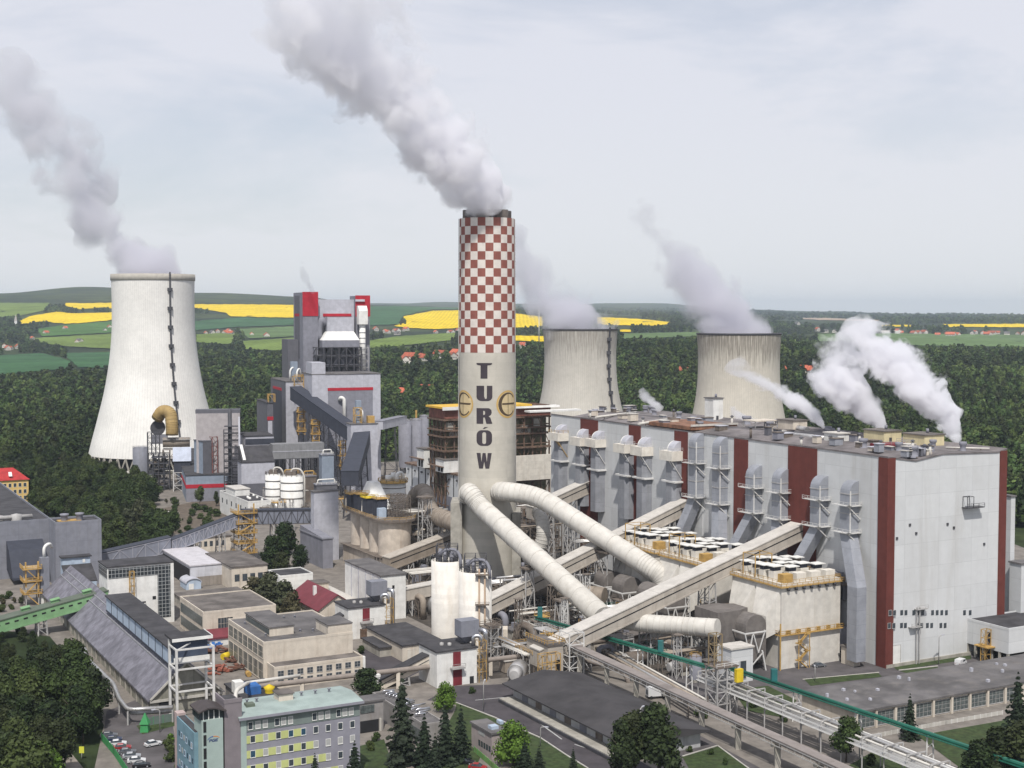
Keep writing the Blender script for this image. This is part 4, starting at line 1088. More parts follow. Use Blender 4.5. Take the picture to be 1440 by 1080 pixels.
b = MB(); b.frame(5, -2, 11, 4, h - 12, h + 3, 1, 1, 3, .45); b.rail([(5, -2, h + 3), (11, -2, h + 3), (11, 4, h + 3)], 1.2, .2); b.build('yellow_gantry', YEL, T)
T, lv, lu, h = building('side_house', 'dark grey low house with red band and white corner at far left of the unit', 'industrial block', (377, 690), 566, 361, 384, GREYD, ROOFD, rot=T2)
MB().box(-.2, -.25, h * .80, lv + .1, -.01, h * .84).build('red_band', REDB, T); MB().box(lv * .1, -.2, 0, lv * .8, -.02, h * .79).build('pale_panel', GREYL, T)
MB().frame(1, 1, 5, 5, h, h + 5, 1, 1, 1, .4).build('yellow_gantry', YEL, T)
T, lv, lu, h = building('turbine_hall', 'mid grey flat hall behind the grey absorber block', 'industrial hall', (346, 702), 613, 335, 385, GREYL, ROOFD, rot=T2)
MB().box(-.1, -.2, h * .86, lv + .1, -.01, h * .95).build('dark_band', NAVY, T)
T, lv, lu, h = building('turbine_annex', 'stepped grey annex with dark sloped roof and red base line', 'industrial hall', (340, 714), 650, 334, 386, GREYL, ROOFD, rot=T2)
MB().box(-.1, -.25, .1, lv + .1, -.01, h * .52).build('dark_plinth', GREYD, T); MB().box(-.1, -.4, h * .10, lv + .1, -.26, h * .2).build('red_band', REDB, T)
MB().prism([(0, h + .01), (lu, h + .01), (lu, h + 8)], 'x', .5, lv).build('sloped_roof', ROOFD, T)
b = MB(); b.beam((2, 1, h + 1), (2, lu, h + 8.6), 1.6, .3); b.build('white_verge', WHITEP, T)
Bn = G(384, 704); T = thing('ash_duct_bridge', 'long weathered grey duct bridge on dark steelwork before the power unit', 'duct bridge', Bn, T2)
L = ext(Bn, V2, 456, 30); za, zb2 = zat(Bn, 646), zat(Bn, 625)
MB().box(0, 0, za, L, 9, zb2).build('casing', mat('streaked_grey_casing', (.22, .22, .225), amt=.5, dirt=(.11, .11, .11), panel=(4, 30, .12)), T)
MB().box(-.1, -.15, (za + zb2) / 2 - .2, L + .1, -.01, (za + zb2) / 2 + .2).build('pale_stripe', GREYL, T)
MB().frame(0, 0, L, 9, 0, za - .01, 8, 2, 3, .5).build('frame', STEELD, T)
for i, (px, gy, yt, w_, d_, mm, lb) in enumerate(((398, 704, 668, 10, 6, NAVY, 'dark machine house under the duct bridge'), (425, 706, 670, 8, 6, STEELB, 'brown machine under the middle of the duct bridge'), (452, 708, 640, 7, 6, BLUEG, 'blue grey lift tower right of the duct bridge'), (444, 712, 682, 12, 5, GREYD, 'dark low machine house at the foot of the lift tower'))):
    q = G(px, gy); T = thing('machine_house', lb, 'machine house', q, T2); hh = zat(q, yt)
    MB().box(0, -2, 0, w_, d_, hh).build('casing', mm, T); MB().box(-.4, -2.4, hh + .003, w_ + .4, d_ + .4, hh + .4).build('lid', GREYM, T)
    b = MB(); b.rail([(0, -2, hh + .4), (w_, -2, hh + .4), (w_, d_, hh + .4)], 1.2, .15); b.tube(fillet([(1, -1, hh), (1, -1, hh + 3), (w_ - 1, 0, hh + 3), (w_ - 1, 0, hh)], 1), .4, 8); b.build('top_piping', WHITEP if i in (2, 3) else YEL, T)
T, lv, lu, h = building('crusher_house', 'light grey slim block beside the steep dark gallery', 'industrial block', (494, 706), 596, 487, 531, GREYL, ROOF, rot=T2)
MB().box(-.1, -.1, 0, lv * .001 + .02, lu, h * .6).build('side_panel', GREYL, T)
b = MB(); b.frame(3, 2, 7, 6, h, h + 9, 1, 1, 2, .4); b.box(11, 3, h, 15, 7, h + 4); b.build('yellow_gantry', YEL, T)
MB().box(5, 7, h, 8, 10, h + 13).build('filter_box', BLUEG, T)
b = MB(); b.tube(fillet([(8.5, 6, h), (8.5, 6, h + 7), (6, 8, h + 9)], 2), .6, 10); b.build('white_roof_pipe', WHITEP, T)
gallery('dark_gallery', 'long dark inclined gallery falling from the louvred block to the slim block', D(416, 562, 868), D(500, 622, 812), 8, 8.0, NAVY, NAVY, None, (.35, .62, .86), tmat=STEELD, legw=5)
gallery('dark_gallery', 'steep dark gallery descending towards the concrete silos', D(510, 622, 812), D(492, 683, 716), 9, 7.5, NAVY, NAVY, None, (.3, .75), tmat=STEELD, legw=5)
for px, y_, Y in ((421, 575, 862), (441, 592, 845), (480, 622, 822)):
    q = D(px, y_, Y); T = thing('yellow_access_tower', {421: 'ochre access tower at the top of the long dark gallery', 441: 'ochre access landing midway under the dark gallery', 480: 'ochre access tower at the foot of the dark gallery'}[px], 'access tower', (q.x, q.y - 4, 0), T2)
    MB().frame(0, 0, 4, 4, q.z - 16, q.z + 1, 1, 1, 4, .45).build('frame', YEL, T); b = MB()
    for k in range(3): b.box(-.8, -.8, q.z - 14 + 6 * k, 4.8, 4.8, q.z - 13.6 + 6 * k); b.rail([(-.8, -.8, q.z - 13.6 + 6 * k), (4.8, -.8, q.z - 13.6 + 6 * k), (4.8, 4.8, q.z - 13.6 + 6 * k)], 1.2, .16)
    b.build('landing', YEL, T); MB().frame(.5, .5, 3.5, 3.5, 0, q.z - 16, 1, 1, 4, .4).build('leg_frame', STEELD, T)
gallery('grey_bridge', 'pale level bridge from the light block towards the steel silos', D(532, 604, 850), D(566, 596, 900), 6, 5, GREYL, GREYM, None, (.5,), tmat=STEELD)
for i, (px, Y, yt, wd) in enumerate(((569, 950, 592, 18.5), (585, 957, 591, 17), (596, 985, 586, 13))):
    c = Vector(((px - CX) / FPX * Y, Y, 0)); T = thing('steel_silo', ('grey steel silo nearest the light bridge', 'middle grey steel silo with yellow crane post on top', 'grey steel silo half hidden at the rear of the three')[i], 'silo', c, 0, 'three grey steel silos'); h = zat(c, yt); r = wd / 2 * Y / FPX
    MB().lathe([(r, 4), (r, h), (r * .3, h + 1.5), (.01, h + 1.6)], 32).build('shell', GREYM, T); b = MB(); b.rail([(r * math.cos(a), r * math.sin(a), h) for a in np.linspace(0, 6.28, 12)], 1.2, .16); b.build('top_railing', STEEL, T)
    MB().frame(-r * .7, -r * .7, r * .7, r * .7, 0, 4, 2, 2, 1, .5).build('leg_frame', STEELD, T)
    if i == 1: MB().box(-.6, -.6, h, .6, .6, h + 7).build('crane_post', YEL, T)

# ------------------------------------------------------------------ flue gas cleaning beside the white tower
T, lv, lu, h = building('absorber_block', 'tall plain lilac grey block before the white cooling tower', 'industrial block', (278, 700), 575, 275.5, 337.5, mat('lilac_grey_cladding', (.38, .35, .35), panel=(9, 30, .08), amt=.12, lines=.92, dirt=(.3, .27, .26)), GREYD, rot=R(10), rh=2.2)
T, lv, lu, h = building('lift_tower', 'slim blue grey tower standing before the lilac grey block', 'lift tower', (286, 704), 620, 272.6, 297, BLUEG, GREYD, rot=R(38))
MB().box(.01, -.2, 0, lv, -.01, h - .6).build('shaded_face', GREYD, T)  # front face sheeted in darker grey, shadow put into the colour
b = MB(); b.frame(lv + .1, -1, lv + 3.5, 3, 10, h + 2, 1, 1, 5, .4); b.build('red_brown_stair', mat('brown_red_steel', (.2, .08, .07), amt=.3), T)
T, lv, lu, h = building('pump_house', 'low blue grey pump house with bright red band', 'pump house', (262, 706), 668, 245, 322, BLUEG, ROOFD, rot=R(16))
MB().box(-.2, -.22, h * .50, lv + .2, -.01, h * .64).build('red_band', REDB, T); MB().box(-.2, .02, h * .50, -.01, lu, h * .64).build('red_band', REDB, T)
MB().box(-.1, -.3, .1, lv + .1, -.23, h * .49).build('dark_plinth', GREYM, T)
q = G(316, 706); T = thing('stair_lattice', 'dark open stair tower against the lilac grey block', 'stair tower', q, R(10)); hz_ = zat(q, 589)
MB().frame(0, -7, 8.5, 0, 0, hz_ - 6, 2, 1, 12, .35, True).build('frame', STEELD, T); b = MB(); b.cyl((3.5, -3.5, 0), (3.5, -3.5, hz_ + 6), 1.2, n=12); b.build('stack_pipe', STEELD, T)
b = MB()
for k in range(11): b.box(.3, -6.8, hz_ / 12 * (k + 1) - .15, 8.2, -.2, hz_ / 12 * (k + 1) + .15)
b.build('landing', STEELD, T)
q = G(337.5, 708); T = thing('lightning_mast', 'thin pale mast at the right edge of the lilac grey block', 'mast', q, 0); MB().cyl((0, 0, 0), (0, 0, zat(q, 586)), .8, .45, n=10).build('pole', GREYL, T)
q = G(208, 690); T = thing('process_steelwork', 'dark crowded steel frame carrying the yellow duct elbow', 'steel frame', q, R(12)); L = ext(q, Vector((math.cos(R(12)), math.sin(R(12)), 0)), 238, 20)
h1, h2 = zat(q, 640), zat(q, 609)
MB().frame(0, 0, L, 14, 0, h1, 4, 2, 4, .5).build('frame', STEELD, T); MB().frame(0, 1, L * .55, 9, h1, h2, 3, 1, 4, .4).build('upper_frame', STEELD, T)
b = MB()
for k in range(6): b.box(.3 + (k % 2) * 2, .4, h1 * (k + .8) / 6.4, L - 1, 13, h1 * (k + .8) / 6.4 + .3)
b.build('floor', GREYD, T)
b = MB()
rs = random.Random(3)
for k in range(16): x, y, z = rs.uniform(.5, L - 4), rs.uniform(1, 10), rs.uniform(1, h1 - 4); s = rs.uniform(1.5, 4); b.box(x, y, z, x + s, y + s, z + s * .8)
b.build('machinery', STEELB, T, )
q = D(236, 622, 868); T = thing('gas_vessel', 'lying brown grey vessel with railings above the white hood', 'vessel', (q.x, q.y, 0), R(12))
b = MB(); b.cyl((-3, 0, q.z), (13.5, 0, q.z), 3.1, n=20); b.build('vessel_shell', PIPEB, T); b = MB(); b.box(-3, -4, q.z - 4.4, 13.5, 4, q.z - 3.9); b.rail([(-3, -4, q.z + 2), (14, -4, q.z + 2)], 1.3, .2, 2); b.box(-3, -4, q.z + 1.7, 14.5, -3.2, q.z + 2); b.build('platform', STEEL, T)
MB().frame(-3, -4, 13.5, 4, 0, q.z - 4.4, 4, 1, 5, .5).build('frame', STEELB, T)
T = pipe('duct_elbow', 'big yellow ochre duct elbow on top of dark steelwork', [D(221, 589, 872), D(228, 577, 870), D(240, 580, 868), D(242, 600, 866), D(242, 612, 866)], 3.8, mat('dull_ochre_duct', (.36, .25, .10), amt=.35, dirt=(.22, .16, .1)), ring=4, rad=6)
q = D(222, 606, 874); T = thing('fan_casing', 'dark round fan casing left of the yellow duct elbow', 'fan', (q.x, q.y, 0), R(12)); b = MB(); b.cyl((0, -2, q.z + 2), (0, 3, q.z + 2), 4.6, n=24); b.build('casing', STEELD, T); MB().box(-4, -2.4, q.z - 8, 6, 3, q.z - 2.4).build('pedestal', GREYM, T)
q = D(243, 649, 850); T = thing('hood_box', 'white sloped hood on a dark box between frame and slim tower', 'hood', (q.x, q.y, 0), R(12))
hz2 = zat(Vector((q.x, q.y, 0)), 631); b = MB(); b.prism([(0, q.z), (9, q.z), (9, hz2), (2.2, hz2)], 'x', 0, 11); b.build('hood', mat('bluish_white_panel', (.52, .56, .66), amt=.1), T); MB().box(.6, .8, q.z - 7, 10.4, 8, q.z - .01).build('dark_box', NAVY, T); MB().frame(.2, .4, 10.8, 8.5, 0, q.z - 7, 2, 1, 3, .45).build('frame', STEELW, T)
c = G(198, 668); T = thing('storage_tank', 'plain grey upright tank at the foot of the white tower', 'tank', c, 0); h = zat(c, 630); MB().lathe([(5.2, 0), (5.2, h), (4, h + .8), (.01, h + 1)], 32).build('shell', GALV, T); b = MB(); b.rail([(5.1 * math.cos(a), 5.1 * math.sin(a), h) for a in np.linspace(0, 6.28, 10)], 1.2, .15); b.build('top_railing', STEEL, T)

# ------------------------------------------------------------------ stripped old boiler block behind the chimney
A = G(626, 766); T = thing('stripped_boiler_block', 'half stripped rusty block with open floors and yellow and white roof', 'industrial ruin', A)
xL = ext(A, U, 604, 50); xR = ext(A, V, 774, 50); h = zat(A, 573)
b = MB()
FLS = [zat(A, y) for y in (592, 607, 616, 636)]
for z in FLS: b.box(-1.2, -1.2, z, xR, xL, z + .7)
b.build('floor_slab', RUST, T)
MB().frame(.3, .3, xR - .5, xL - .5, 0, h - .6, 12, 4, 7, .6, True).build('steel_skeleton', RUST, T)
b = MB(); b.box(2.0, 2.5, 20, xR - 1, xL - 2, h - 7); b.build('inner_wall', mat('mouldy_wall', (.16, .145, .09), var=.5, scale=.25, amt=.7, dirt=(.05, .05, .03), panel=(4, 5, .4), lines=.5), T)
b = MB(); b.box(-.2, -.2, h - 5.5, xR, xL, h - .62); b.build('rusty_fascia', mat('rusty_fascia', (.19, .075, .055), var=.3, amt=.4, panel=(3, 20, .1)), T)
MB().box(-2, -2, h - .6, xR * .80, xL, h + .3).build('yellow_roof', mat('yellow_roof_sheet', (.62, .38, .05), amt=.15), T); MB().box(xR * .30, -2.2, h - 1.6, xR + 4, 2, h - .63).build('white_eave', WHITEP, T)
MB().box(xR * .62, -2.6, zat(A, 682), xR - .5, -1.3, zat(A, 646)).build('cream_cladding_panel', CREAM2, T)
MB().box(xR * .72, -8, h - 3.4, xR + 13, -2.7, h - 2.6).build('white_lower_roof', WHITEP, T)
MB().box(-2.2, -2.2, h - 1.3, xR * .28, -2.01, h + .31).build('white_fascia', WHITEP, T)
rs = random.Random(8); b = MB()
for k in range(40): x = rs.uniform(0, xR - 6); f = rs.choice(FLS[:3]); s = rs.uniform(2, 5); b.box(x, .3, f + .71, x + s, 2.2, f + rs.uniform(2, 4.5))
b.build('leftover_panel', CONC, T)
A = G(660, 775); xL = ext(A, U, 571, 30); h = zat(A, 673); T = thing('bunker_bay', 'long white sided bay with flat rusty roof running behind the chimney', 'industrial hall', A)
MB().box(0, 0, 0, 24, xL, h).build('wall', WHITE, T); MB().box(-.6, -.4, h + .003, 24, xL + .4, h + .9).build('roof', RUST, T)
MB().box(-.25, xL * .12, h * .35, -.01, xL * .92, h * .68).build('grey_panel', GREYM, T)
b = MB()
for k in range(9): b.box(-.4, xL * k / 9, h * .2, -.02, xL * k / 9 + .3, h - .1); b.cyl((-.9, xL * k / 9 + 4, h - 2.2), (-.2, xL * k / 9 + 4, h - 2.2), .5, n=8)
b.build('drainpipe', STEELD, T)
for px, y_, w_, hh, lb in ((596, 648, 8, 9, 'white small hut at the left end of the rusty roof'), (624, 655, 9, 6, 'cream hut with red awning near the chimney on the rusty roof')):
    q = G(px, y_ + 10, h + 1); T = thing('roof_hut', lb, 'roof hut', Vector((q.x, q.y, h + .92))); MB().box(0, 0, 0, 9, w_, hh).build('wall', WHITEP, T); MB().box(-1.5, -.3, hh * .45, -.01, w_ + 6, hh * .5).build('awning', RUST, T); MB().box(-.4, -.4, hh + .003, 9.4, w_ + .4, hh + .4).build('roof', ROOFB, T)
    b = MB(); b.box(-.1, 1, .4, -.005, 3, hh * .42); b.box(-.1, 4, .4, -.005, 6, hh * .42); b.build('opening', BLACK, T)

# ------------------------------------------------------------------ silos
c0 = G(555, 808); T = thing('silo_block', 'row of stained concrete ash silos under one deck crowded with dark boxes', 'silo block', c0)
r0 = 6.9; zb, zt = zat(c0, 779), zat(c0, 731)
rb = MB(); rb.prism([(-r0 * 1.25, 0), (-r0 * 1.25, 37)] + [(r0 * 1.25, 37), (r0 * 1.25, 0)] + [(r0 * 1.25 * math.cos(R(-15 * i)), r0 * 1.25 * math.sin(R(-15 * i))) for i in range(1, 12)], 'z', 0, zb - .3); rb.build('base', CONCP, T)
rb = MB(); rb.prism([(-r0 * 1.4, 0), (-r0 * 1.4, 38)] + [(r0 * 1.4, 38), (r0 * 1.4, 0)] + [(r0 * 1.4 * math.cos(R(-15 * i)), r0 * 1.4 * math.sin(R(-15 * i))) for i in range(1, 12)], 'z', zb - .3, zb); rb.build('base_ledge', STEELB, T)
for k in range(4):
    b = MB(); rk = r0 if k == 0 else 5.1; b.lathe([(rk, zb), (rk, zt)], 32, (0 if k == 0 else -1.6, 10.6 * k)); b.build('silo', CONCP, T)
b = MB(); b.prism([(-r0 * 1.3, 0), (-r0 * 1.15, 40)] + [(r0, 40), (r0 * 1.25, 0)] + [(r0 * 1.3 * math.cos(R(-15 * i)), r0 * 1.3 * math.sin(R(-15 * i))) for i in range(1, 12)], 'z', zt + .01, zt + .8); dk = b.build('deck', STEELB, T)
b = MB(); b.rail([(-r0 * 1.15, 40, zt + .8), (-r0 * 1.28, 0, zt + .8)] + [(r0 * 1.28 * math.cos(R(-20 * i)), r0 * 1.28 * math.sin(R(-20 * i)), zt + .8) for i in range(8, 0, -1)], 1.3, .14, 2); b.build('deck_railing', YEL, dk)
b = MB()
for k, (y, hh) in enumerate(((4, 8.5), (16, 7.5), (26, 8), (34, 7))):
    b = MB(); b.box(-6, y, zt + .81, -1.5, y + 5, zt + hh); bo = b.build('filter_box', NAVY, T)
    b = MB(); b.box(-6.6, y - .6, zt + hh + .01, -.9, y + 5.6, zt + hh + .3); b.rail([(-6.6, y + 5.6, zt + hh + .3), (-6.6, y - .6, zt + hh + .3), (-.9, y - .6, zt + hh + .3)], 1.3, .16, 1.5); b.build('box_walkway', YELB if k == 1 else YEL, bo)
MB().box(-6.4, 1.5, zt + .81, -3, 3.8, zt + 5).build('pale_box', PALEB, T); MB().lathe([(2, zt + .8), (1.6, zt + 6), (.01, zt + 6.1)], 20, (-3.5, 23)).build('hopper', BOXW, T)
MB().frame(0, -2, 6.5, 8, zt + .8, zt + 10, 4, 4, 5, .22).build('pipe_frame', STEELB, T)
b = MB()
for k in range(12): b.cyl((-r0 * 1.28 * math.cos(R(15 * k)) * 1.0, -r0 * 1.28 * math.sin(R(15 * k)), 0), (-r0 * 1.28 * math.cos(R(15 * k)), -r0 * 1.28 * math.sin(R(15 * k)), zb), .25, n=6)
b.build('pilaster', STEELB, T)
c = G(553, 786); T = thing('white_tank', 'broad white tank with yellow platform behind the concrete silos', 'tank', c, 0); h = zat(c, 678); r = 18 * c.y / FPX
MB().lathe([(r, 0), (r, h)], 40, caps=(False, True)).build('shell', WHITEP, T); b = MB()
for k in range(5): b.lathe([(r + .15, h - 2 - 3 * k), (r + .15, h - 2.3 - 3 * k), (r - .1, h - 2.3 - 3 * k)], 40)
b.build('hoop', STEELB, T); b = MB(); b.lathe([(r + 1, h), (r + 1, h + .4), (.01, h + .41)], 32); b.rail([((r + 1) * math.cos(a), (r + 1) * math.sin(a), h + .4) for a in np.linspace(0, 6.28, 14)], 1.4, .18); b.build('top_platform', YEL, T)
b = MB(); b.tube(fillet([(2, -2, h), (2, -2, h + 4), (4, 0, h + 4.5), (5, 1, h)], 1.5), .8, 10); b.cyl((-2, 0, h + .4), (-2, 0, h + 3), 1.4, n=12); b.cyl((0, 2, h + .4), (0, 2, h + 4), 1, n=12); b.build('top_fitting', WHITEP, T)
q = G(530, 796); T = thing('conical_hopper', 'white sloped hopper roof left of the broad white tank', 'hopper', q); h = zat(q, 690); b = MB(); b.frustum([(-5, -3, h - 8), (6, -3, h - 8), (6, 12, h - 8), (-5, 12, h - 8)], [(0, 6, h + 3), (4, 6, h + 3), (4, 11, h + 3), (0, 11, h + 3)]); b.build('hopper_roof', WHITEP, T); MB().box(-4.5, -2.5, 0, 5.5, 11.5, h - 8.01).build('wall', CREAM, T)
for i, (px, gy, yt, lb) in enumerate(((629, 898, 787, 'left taller looking of the twin white silos before the chimney'), (668.5, 916, 802, 'right and nearer of the twin white silos before the chimney'))):
    c = G(px, gy); T = thing('white_silo', lb, 'silo', c, 0, 'twin white silos before the chimney'); h = zat(c, yt); r = (23.4 if i else 22.5) * c.y / FPX
    SW = mat('silo_white_concrete', (.64, .61, .56), var=.06, amt=.35, dirt=(.42, .31, .22), panel=(60, 1.6, .05), lines=.93)
    MB().lathe([(r, 0), (r, h), (r - .4, h), (r - .4, h - .6), (.01, h - .5)], 48).build('shell', SW, T)
    b = MB(); b.rail([((r - .2) * math.cos(a), (r - .2) * math.sin(a), h) for a in np.linspace(0, 6.28, 18)], 1.5, .16, 3); b.frame(-3.5, -3.5, 3.5, 3.5, h - .5, h + 5, 2, 2, 2, .25); b.build('top_railing', STEELD, T)
    b = MB(); rs = random.Random(i)
    for k in range(7): a = k * .9; b.cyl((2.6 * math.cos(a), 2.6 * math.sin(a), h - .5), (2.6 * math.cos(a), 2.6 * math.sin(a), h + rs.uniform(2, 4)), rs.uniform(.5, .9), n=10)
    b.tube(fillet([(-3, -2, h + 1), (-1, -3, h + 4), (3, -3, h + 4), (4.5, -3.5, h + 2), (4.8, -3.8, h - 2)], 1.5), .55, 10); b.build('top_filter', GREYM, T)
    if i: 
        b = MB()
        for dx in (0, 1.8): b.tube(fillet([(1.4 + dx, -r - .4, h + 1.5), (1.4 + dx, -r - .5, 3), (3 + dx, -r - 2, 1.5), (8 + dx, -r - 2, 1.4)], 2), .3, 8)
        b.build('downpipe', mat('rusty_pale_pipe', (.38, .28, .2), amt=.5), T)
        b = MB()
        for z in (h - .5, h * .62, h * .36): b.box(.2, -r - 1.5, z, 4.6, -r + .6, z + .2); b.rail([(.2, -r - 1.5, z), (4.6, -r - 1.5, z)], 1.1, .12)
        b.build('pipe_platform', STEELB, T)
        MB().box(4, -r - 2.5, 1.5, 10.5, -r + 2.5, 9).build('pump_box', CREAM, T)
for i, (px, gy, yt) in enumerate(((386, 722, 667), (411, 728, 669))):
    c = G(px, gy); T = thing('process_tank', ('left slimmer of the two white tanks behind the grey truss bridge', 'right broader of the two white tanks behind the grey truss bridge')[i], 'tank', c, 0, 'pair of white tanks'); h = zat(c, yt); r = (12.5, 16)[i] * c.y / FPX
    MB().lathe([(r, 0), (r, h), (.01, h + .8)], 40).build('shell', WHITEP, T); b = MB()
    for k in range(3): b.lathe([(r + .2, h - 3 - 4.2 * k), (r + .2, h - 3.5 - 4.2 * k), (r - .1, h - 3.5 - 4.2 * k)], 40)
    b.build('hoop', STEEL, T); b = MB(); b.rail([(r * math.cos(a), r * math.sin(a), h) for a in np.linspace(0, 6.28, 14)], 1.5, .2); b.box(-r * .5, -r * .5, h, r * .4, r * .5, h + 2.6); b.build('top_railing', STEELB, T); b = MB(); b.tube(fillet([(0, -2, h), (0, -2, h + 4), (r * .8, -2, h + 4), (r + 1, -2, h), (r + 1, -2, 2)], 2), .5, 8); b.build('vent_pipe', PIPEW, T)

# ------------------------------------------------------------------ left conveyors, transfer towers
T, lv, lu, h = building('transfer_tower', 'grey panelled transfer tower at the right end of the truss bridge', 'transfer tower', (442, 790), 691, 437, 476, GREYL, ROOF)
Pj = G(340, 790); J = D(341, 737, Pj.y); E = along(J, V, 440, 735); J2 = J + Vector((0, 0, 0))
TRU = mat('truss_bridge_sheet', (.20, .21, .25), panel=(3, 20, .1), amt=.2)
gallery('truss_bridge', 'level grey truss conveyor bridge below the white tanks', J, E, 5, 6.2, TRU, NAVY, None, (.05, .45), truss=(STEELD, 12), tmat=STEEL)
W0 = along(J, V, 240, 775); W1 = along(J, V, 130, 800)
gallery('truss_bridge', 'sloping grey truss conveyor rising to the yellow stair tower', Vector((W0.x, W0.y, W0.z)), J - V * .6, 5, 5.0, TRU, NAVY, None, (.35, .7), truss=(mat('pale_truss', (.33, .33, .37)), 16), tmat=STEEL)
gallery('truss_bridge', 'lower grey truss conveyor coming out of the grey panelled tower', W1, W0 - V * .6, 5.6, 6.2, TRU, NAVY, None, (.5,), truss=(mat('pale_truss', (.33, .33, .37)), 6), tmat=STEEL)
def yellow_stairs(px, gy, yt, wm, label):
    q = G(px, gy); T = thing('stair_tower', label, 'stair tower', q); h = zat(q, yt)
    MB().frame(0, 0, wm, wm, 0, h, 1, 1, max(3, int(h / 3.6)), .38, False).build('frame', STEEL, T); n = max(3, int(h / 4.2))
    f = MB()
    for k in range(n):
        z = h * (k + 1) / n; f.box(-1.2, -1.2, z - .35, wm + 1.2, wm + 1.2, z); f.rail([(-1.2, wm + 1.2, z), (-1.2, -1.2, z), (wm + 1.2, -1.2, z), (wm + 1.2, wm + 1.2, z)], 1.3, .15, 1.6)
        a, b_ = (0, wm) if k % 2 else (wm, 0); f.beam((a, -.5, h * k / n), (b_, -.5, z), 1.0, .35)
    f.build('landing', YEL, T); f = MB(); f.beam((wm, 0, h * .2), (wm, 0, h * 1.18), .5); f.beam((0, 0, h * .5), (0, 0, h * 1.18), .5); f.build('post', YEL, T)
yellow_stairs(336, 792, 722, 7.0, 'bright ochre stair tower where the truss conveyors meet')
yellow_stairs(37, 852, 800, 4.5, 'ochre stair tower left of the grey panelled tower')

T, lv, lu, h = building('grey_hall', 'long light grey panelled hall at the left edge', 'industrial hall', (-80, 822), 742, -130, 71, GALV, ROOFD, par=.8)
MB().prism([(-.03, 4), (-.03, h * .68), (-7, h * .55), (-16, 3), (-16, 2.0)], 'x', lv * .58, lv * .92).build('dark_chute', NAVY, T)
b = MB(); b.lathe([(2.2, h), (2.2, h + 2.5), (.01, h + 3)], 20, (lv * .7, 6)); b.lathe([(1.6, h), (1.6, h + 2), (.01, h + 2.4)], 20, (lv * .55, 9)); b.tube([(lv * .2, 5, h + 1.5), (lv * .85, 6, h + 1.5)], .9, 10); b.build('roof_fan', STEEL, T)
T, lv, lu, h = building('grey_tower', 'tall grey panelled transfer tower left of the white glazed tower', 'transfer tower', (79, 826), 737, 68.5, 142.5, GALV, ROOFD, par=.7)
for xx in (lv * .25, lv * .58): b = MB(); b.lathe([(1.3, h), (1.3, h + 2.2), (1.8, h + 2.6), (1.8, h + 3.2), (.01, h + 3.4)], 16, (xx, 5)); b.build('roof_fan', GREYM, T)
MB().box(2, 3, h + .03, lv * .6, 8, h + .5).build('yellow_walkway', YEL, T)
c = G(58, 850); T = thing('filter_column', 'slim grey filter column with white pipe on top', 'filter', c); h = zat(c, 785); MB().box(0, 0, h * .22, 3.2, 3.2, h).build('casing', GALV, T); MB().box(.1, .1, 0, 3.1, 3.1, h * .22 - .01).build('pedestal', WHITEP, T); b = MB(); b.tube(fillet([(1.6, 1.6, h), (1.6, 1.6, h + 4), (4, 3, h + 5), (5, 5, h + 3)], 1.5), .6, 10); b.build('white_pipe', WHITEP, T)

# ------------------------------------------------------------------ steelwork, ducts and machines between chimney and boiler house
for i, (px, gy, yt, w0_, w1_, lb) in enumerate((
    (742, 880, 800, 4, 3, 'pale lattice support leftmost under the straight white flue pipe'), (790, 905, 845, 4, 3, 'pale lattice support under the lower end of the straight white flue pipe'),
    (770, 835, 722, 4, 3, 'lattice support under the upper bend of the curving white flue pipe'), (800, 842, 730, 4, 3, 'lattice support under the middle of the curving white flue pipe'),
    (858, 868, 775, 8, 7, 'broad lattice tower under the lower part of the curving white flue pipe'), (893, 862, 800, 4, 3.4, 'lattice support beside the downward elbow'),
    (956, 935, 888, 4, 3.4, 'white lattice support under the level cream pipe'), (985, 932, 892, 4, 3.4, 'lattice support at the grey box end of the level cream pipe'),
    (598, 805, 700, 5, 4, 'lattice support under the brown elbow pipe'), (625, 808, 738, 4, 3.4, 'lattice support of the brown elbow pipe by the chimney'))):
    q = G(px, gy); T = thing('lattice_tower', lb, 'lattice support', q); h = zat(q, yt); MB().lattice((0, 0, 0), (0, 0, h), w0_, w1_, t=.36, tb=.2).build('mast', STEEL if i != 6 else STEELW, T)
    MB().box(-w1_ * .7, -w1_ * .7, h + .003, w1_ * .7, w1_ * .7, h + .6).build('saddle', STEELB, T)
rs = random.Random(21)
FR = [('process_steelwork', 700, 822, 30, 16, 22), ('process_steelwork', 735, 800, 24, 14, 26), ('process_steelwork', 820, 815, 24, 12, 15), ('process_steelwork', 845, 790, 30, 10, 12), ('process_steelwork', 905, 800, 20, 12, 12), ('process_steelwork', 700, 868, 20, 10, 11), ('process_steelwork', 745, 900, 22, 10, 8), ('process_steelwork', 880, 905, 26, 10, 9), ('process_steelwork', 590, 845, 22, 10, 10), ('process_steelwork', 578, 800, 14, 12, 24), ('process_steelwork', 610, 790, 14, 12, 20), ('process_steelwork', 720, 872, 24, 9, 14), ('process_steelwork', 770, 870, 24, 10, 12), ('process_steelwork', 660, 800, 12, 8, 20)]
FLB = ['brown open steel frame right of the chimney foot', 'tall open steel frame behind the straight flue pipe', 'open steel frame under the curving flue pipe', 'open pipe frame along the far wall of the boiler house', 'open steel frame beside the farthest dust filter', 'low pipe frame between the white silos and the chimney', 'low pipe frame near the lower end of the longest gallery', 'open steel frame below the level cream pipe', 'open pipe frame left of the twin white silos', 'tall frame under the brown elbow pipe', 'frame between the concrete silos and the chimney', 'brown pipe frame under the passing gallery', 'low frame under the crossing of pipe and gallery', 'slim frame against the chimney foot']
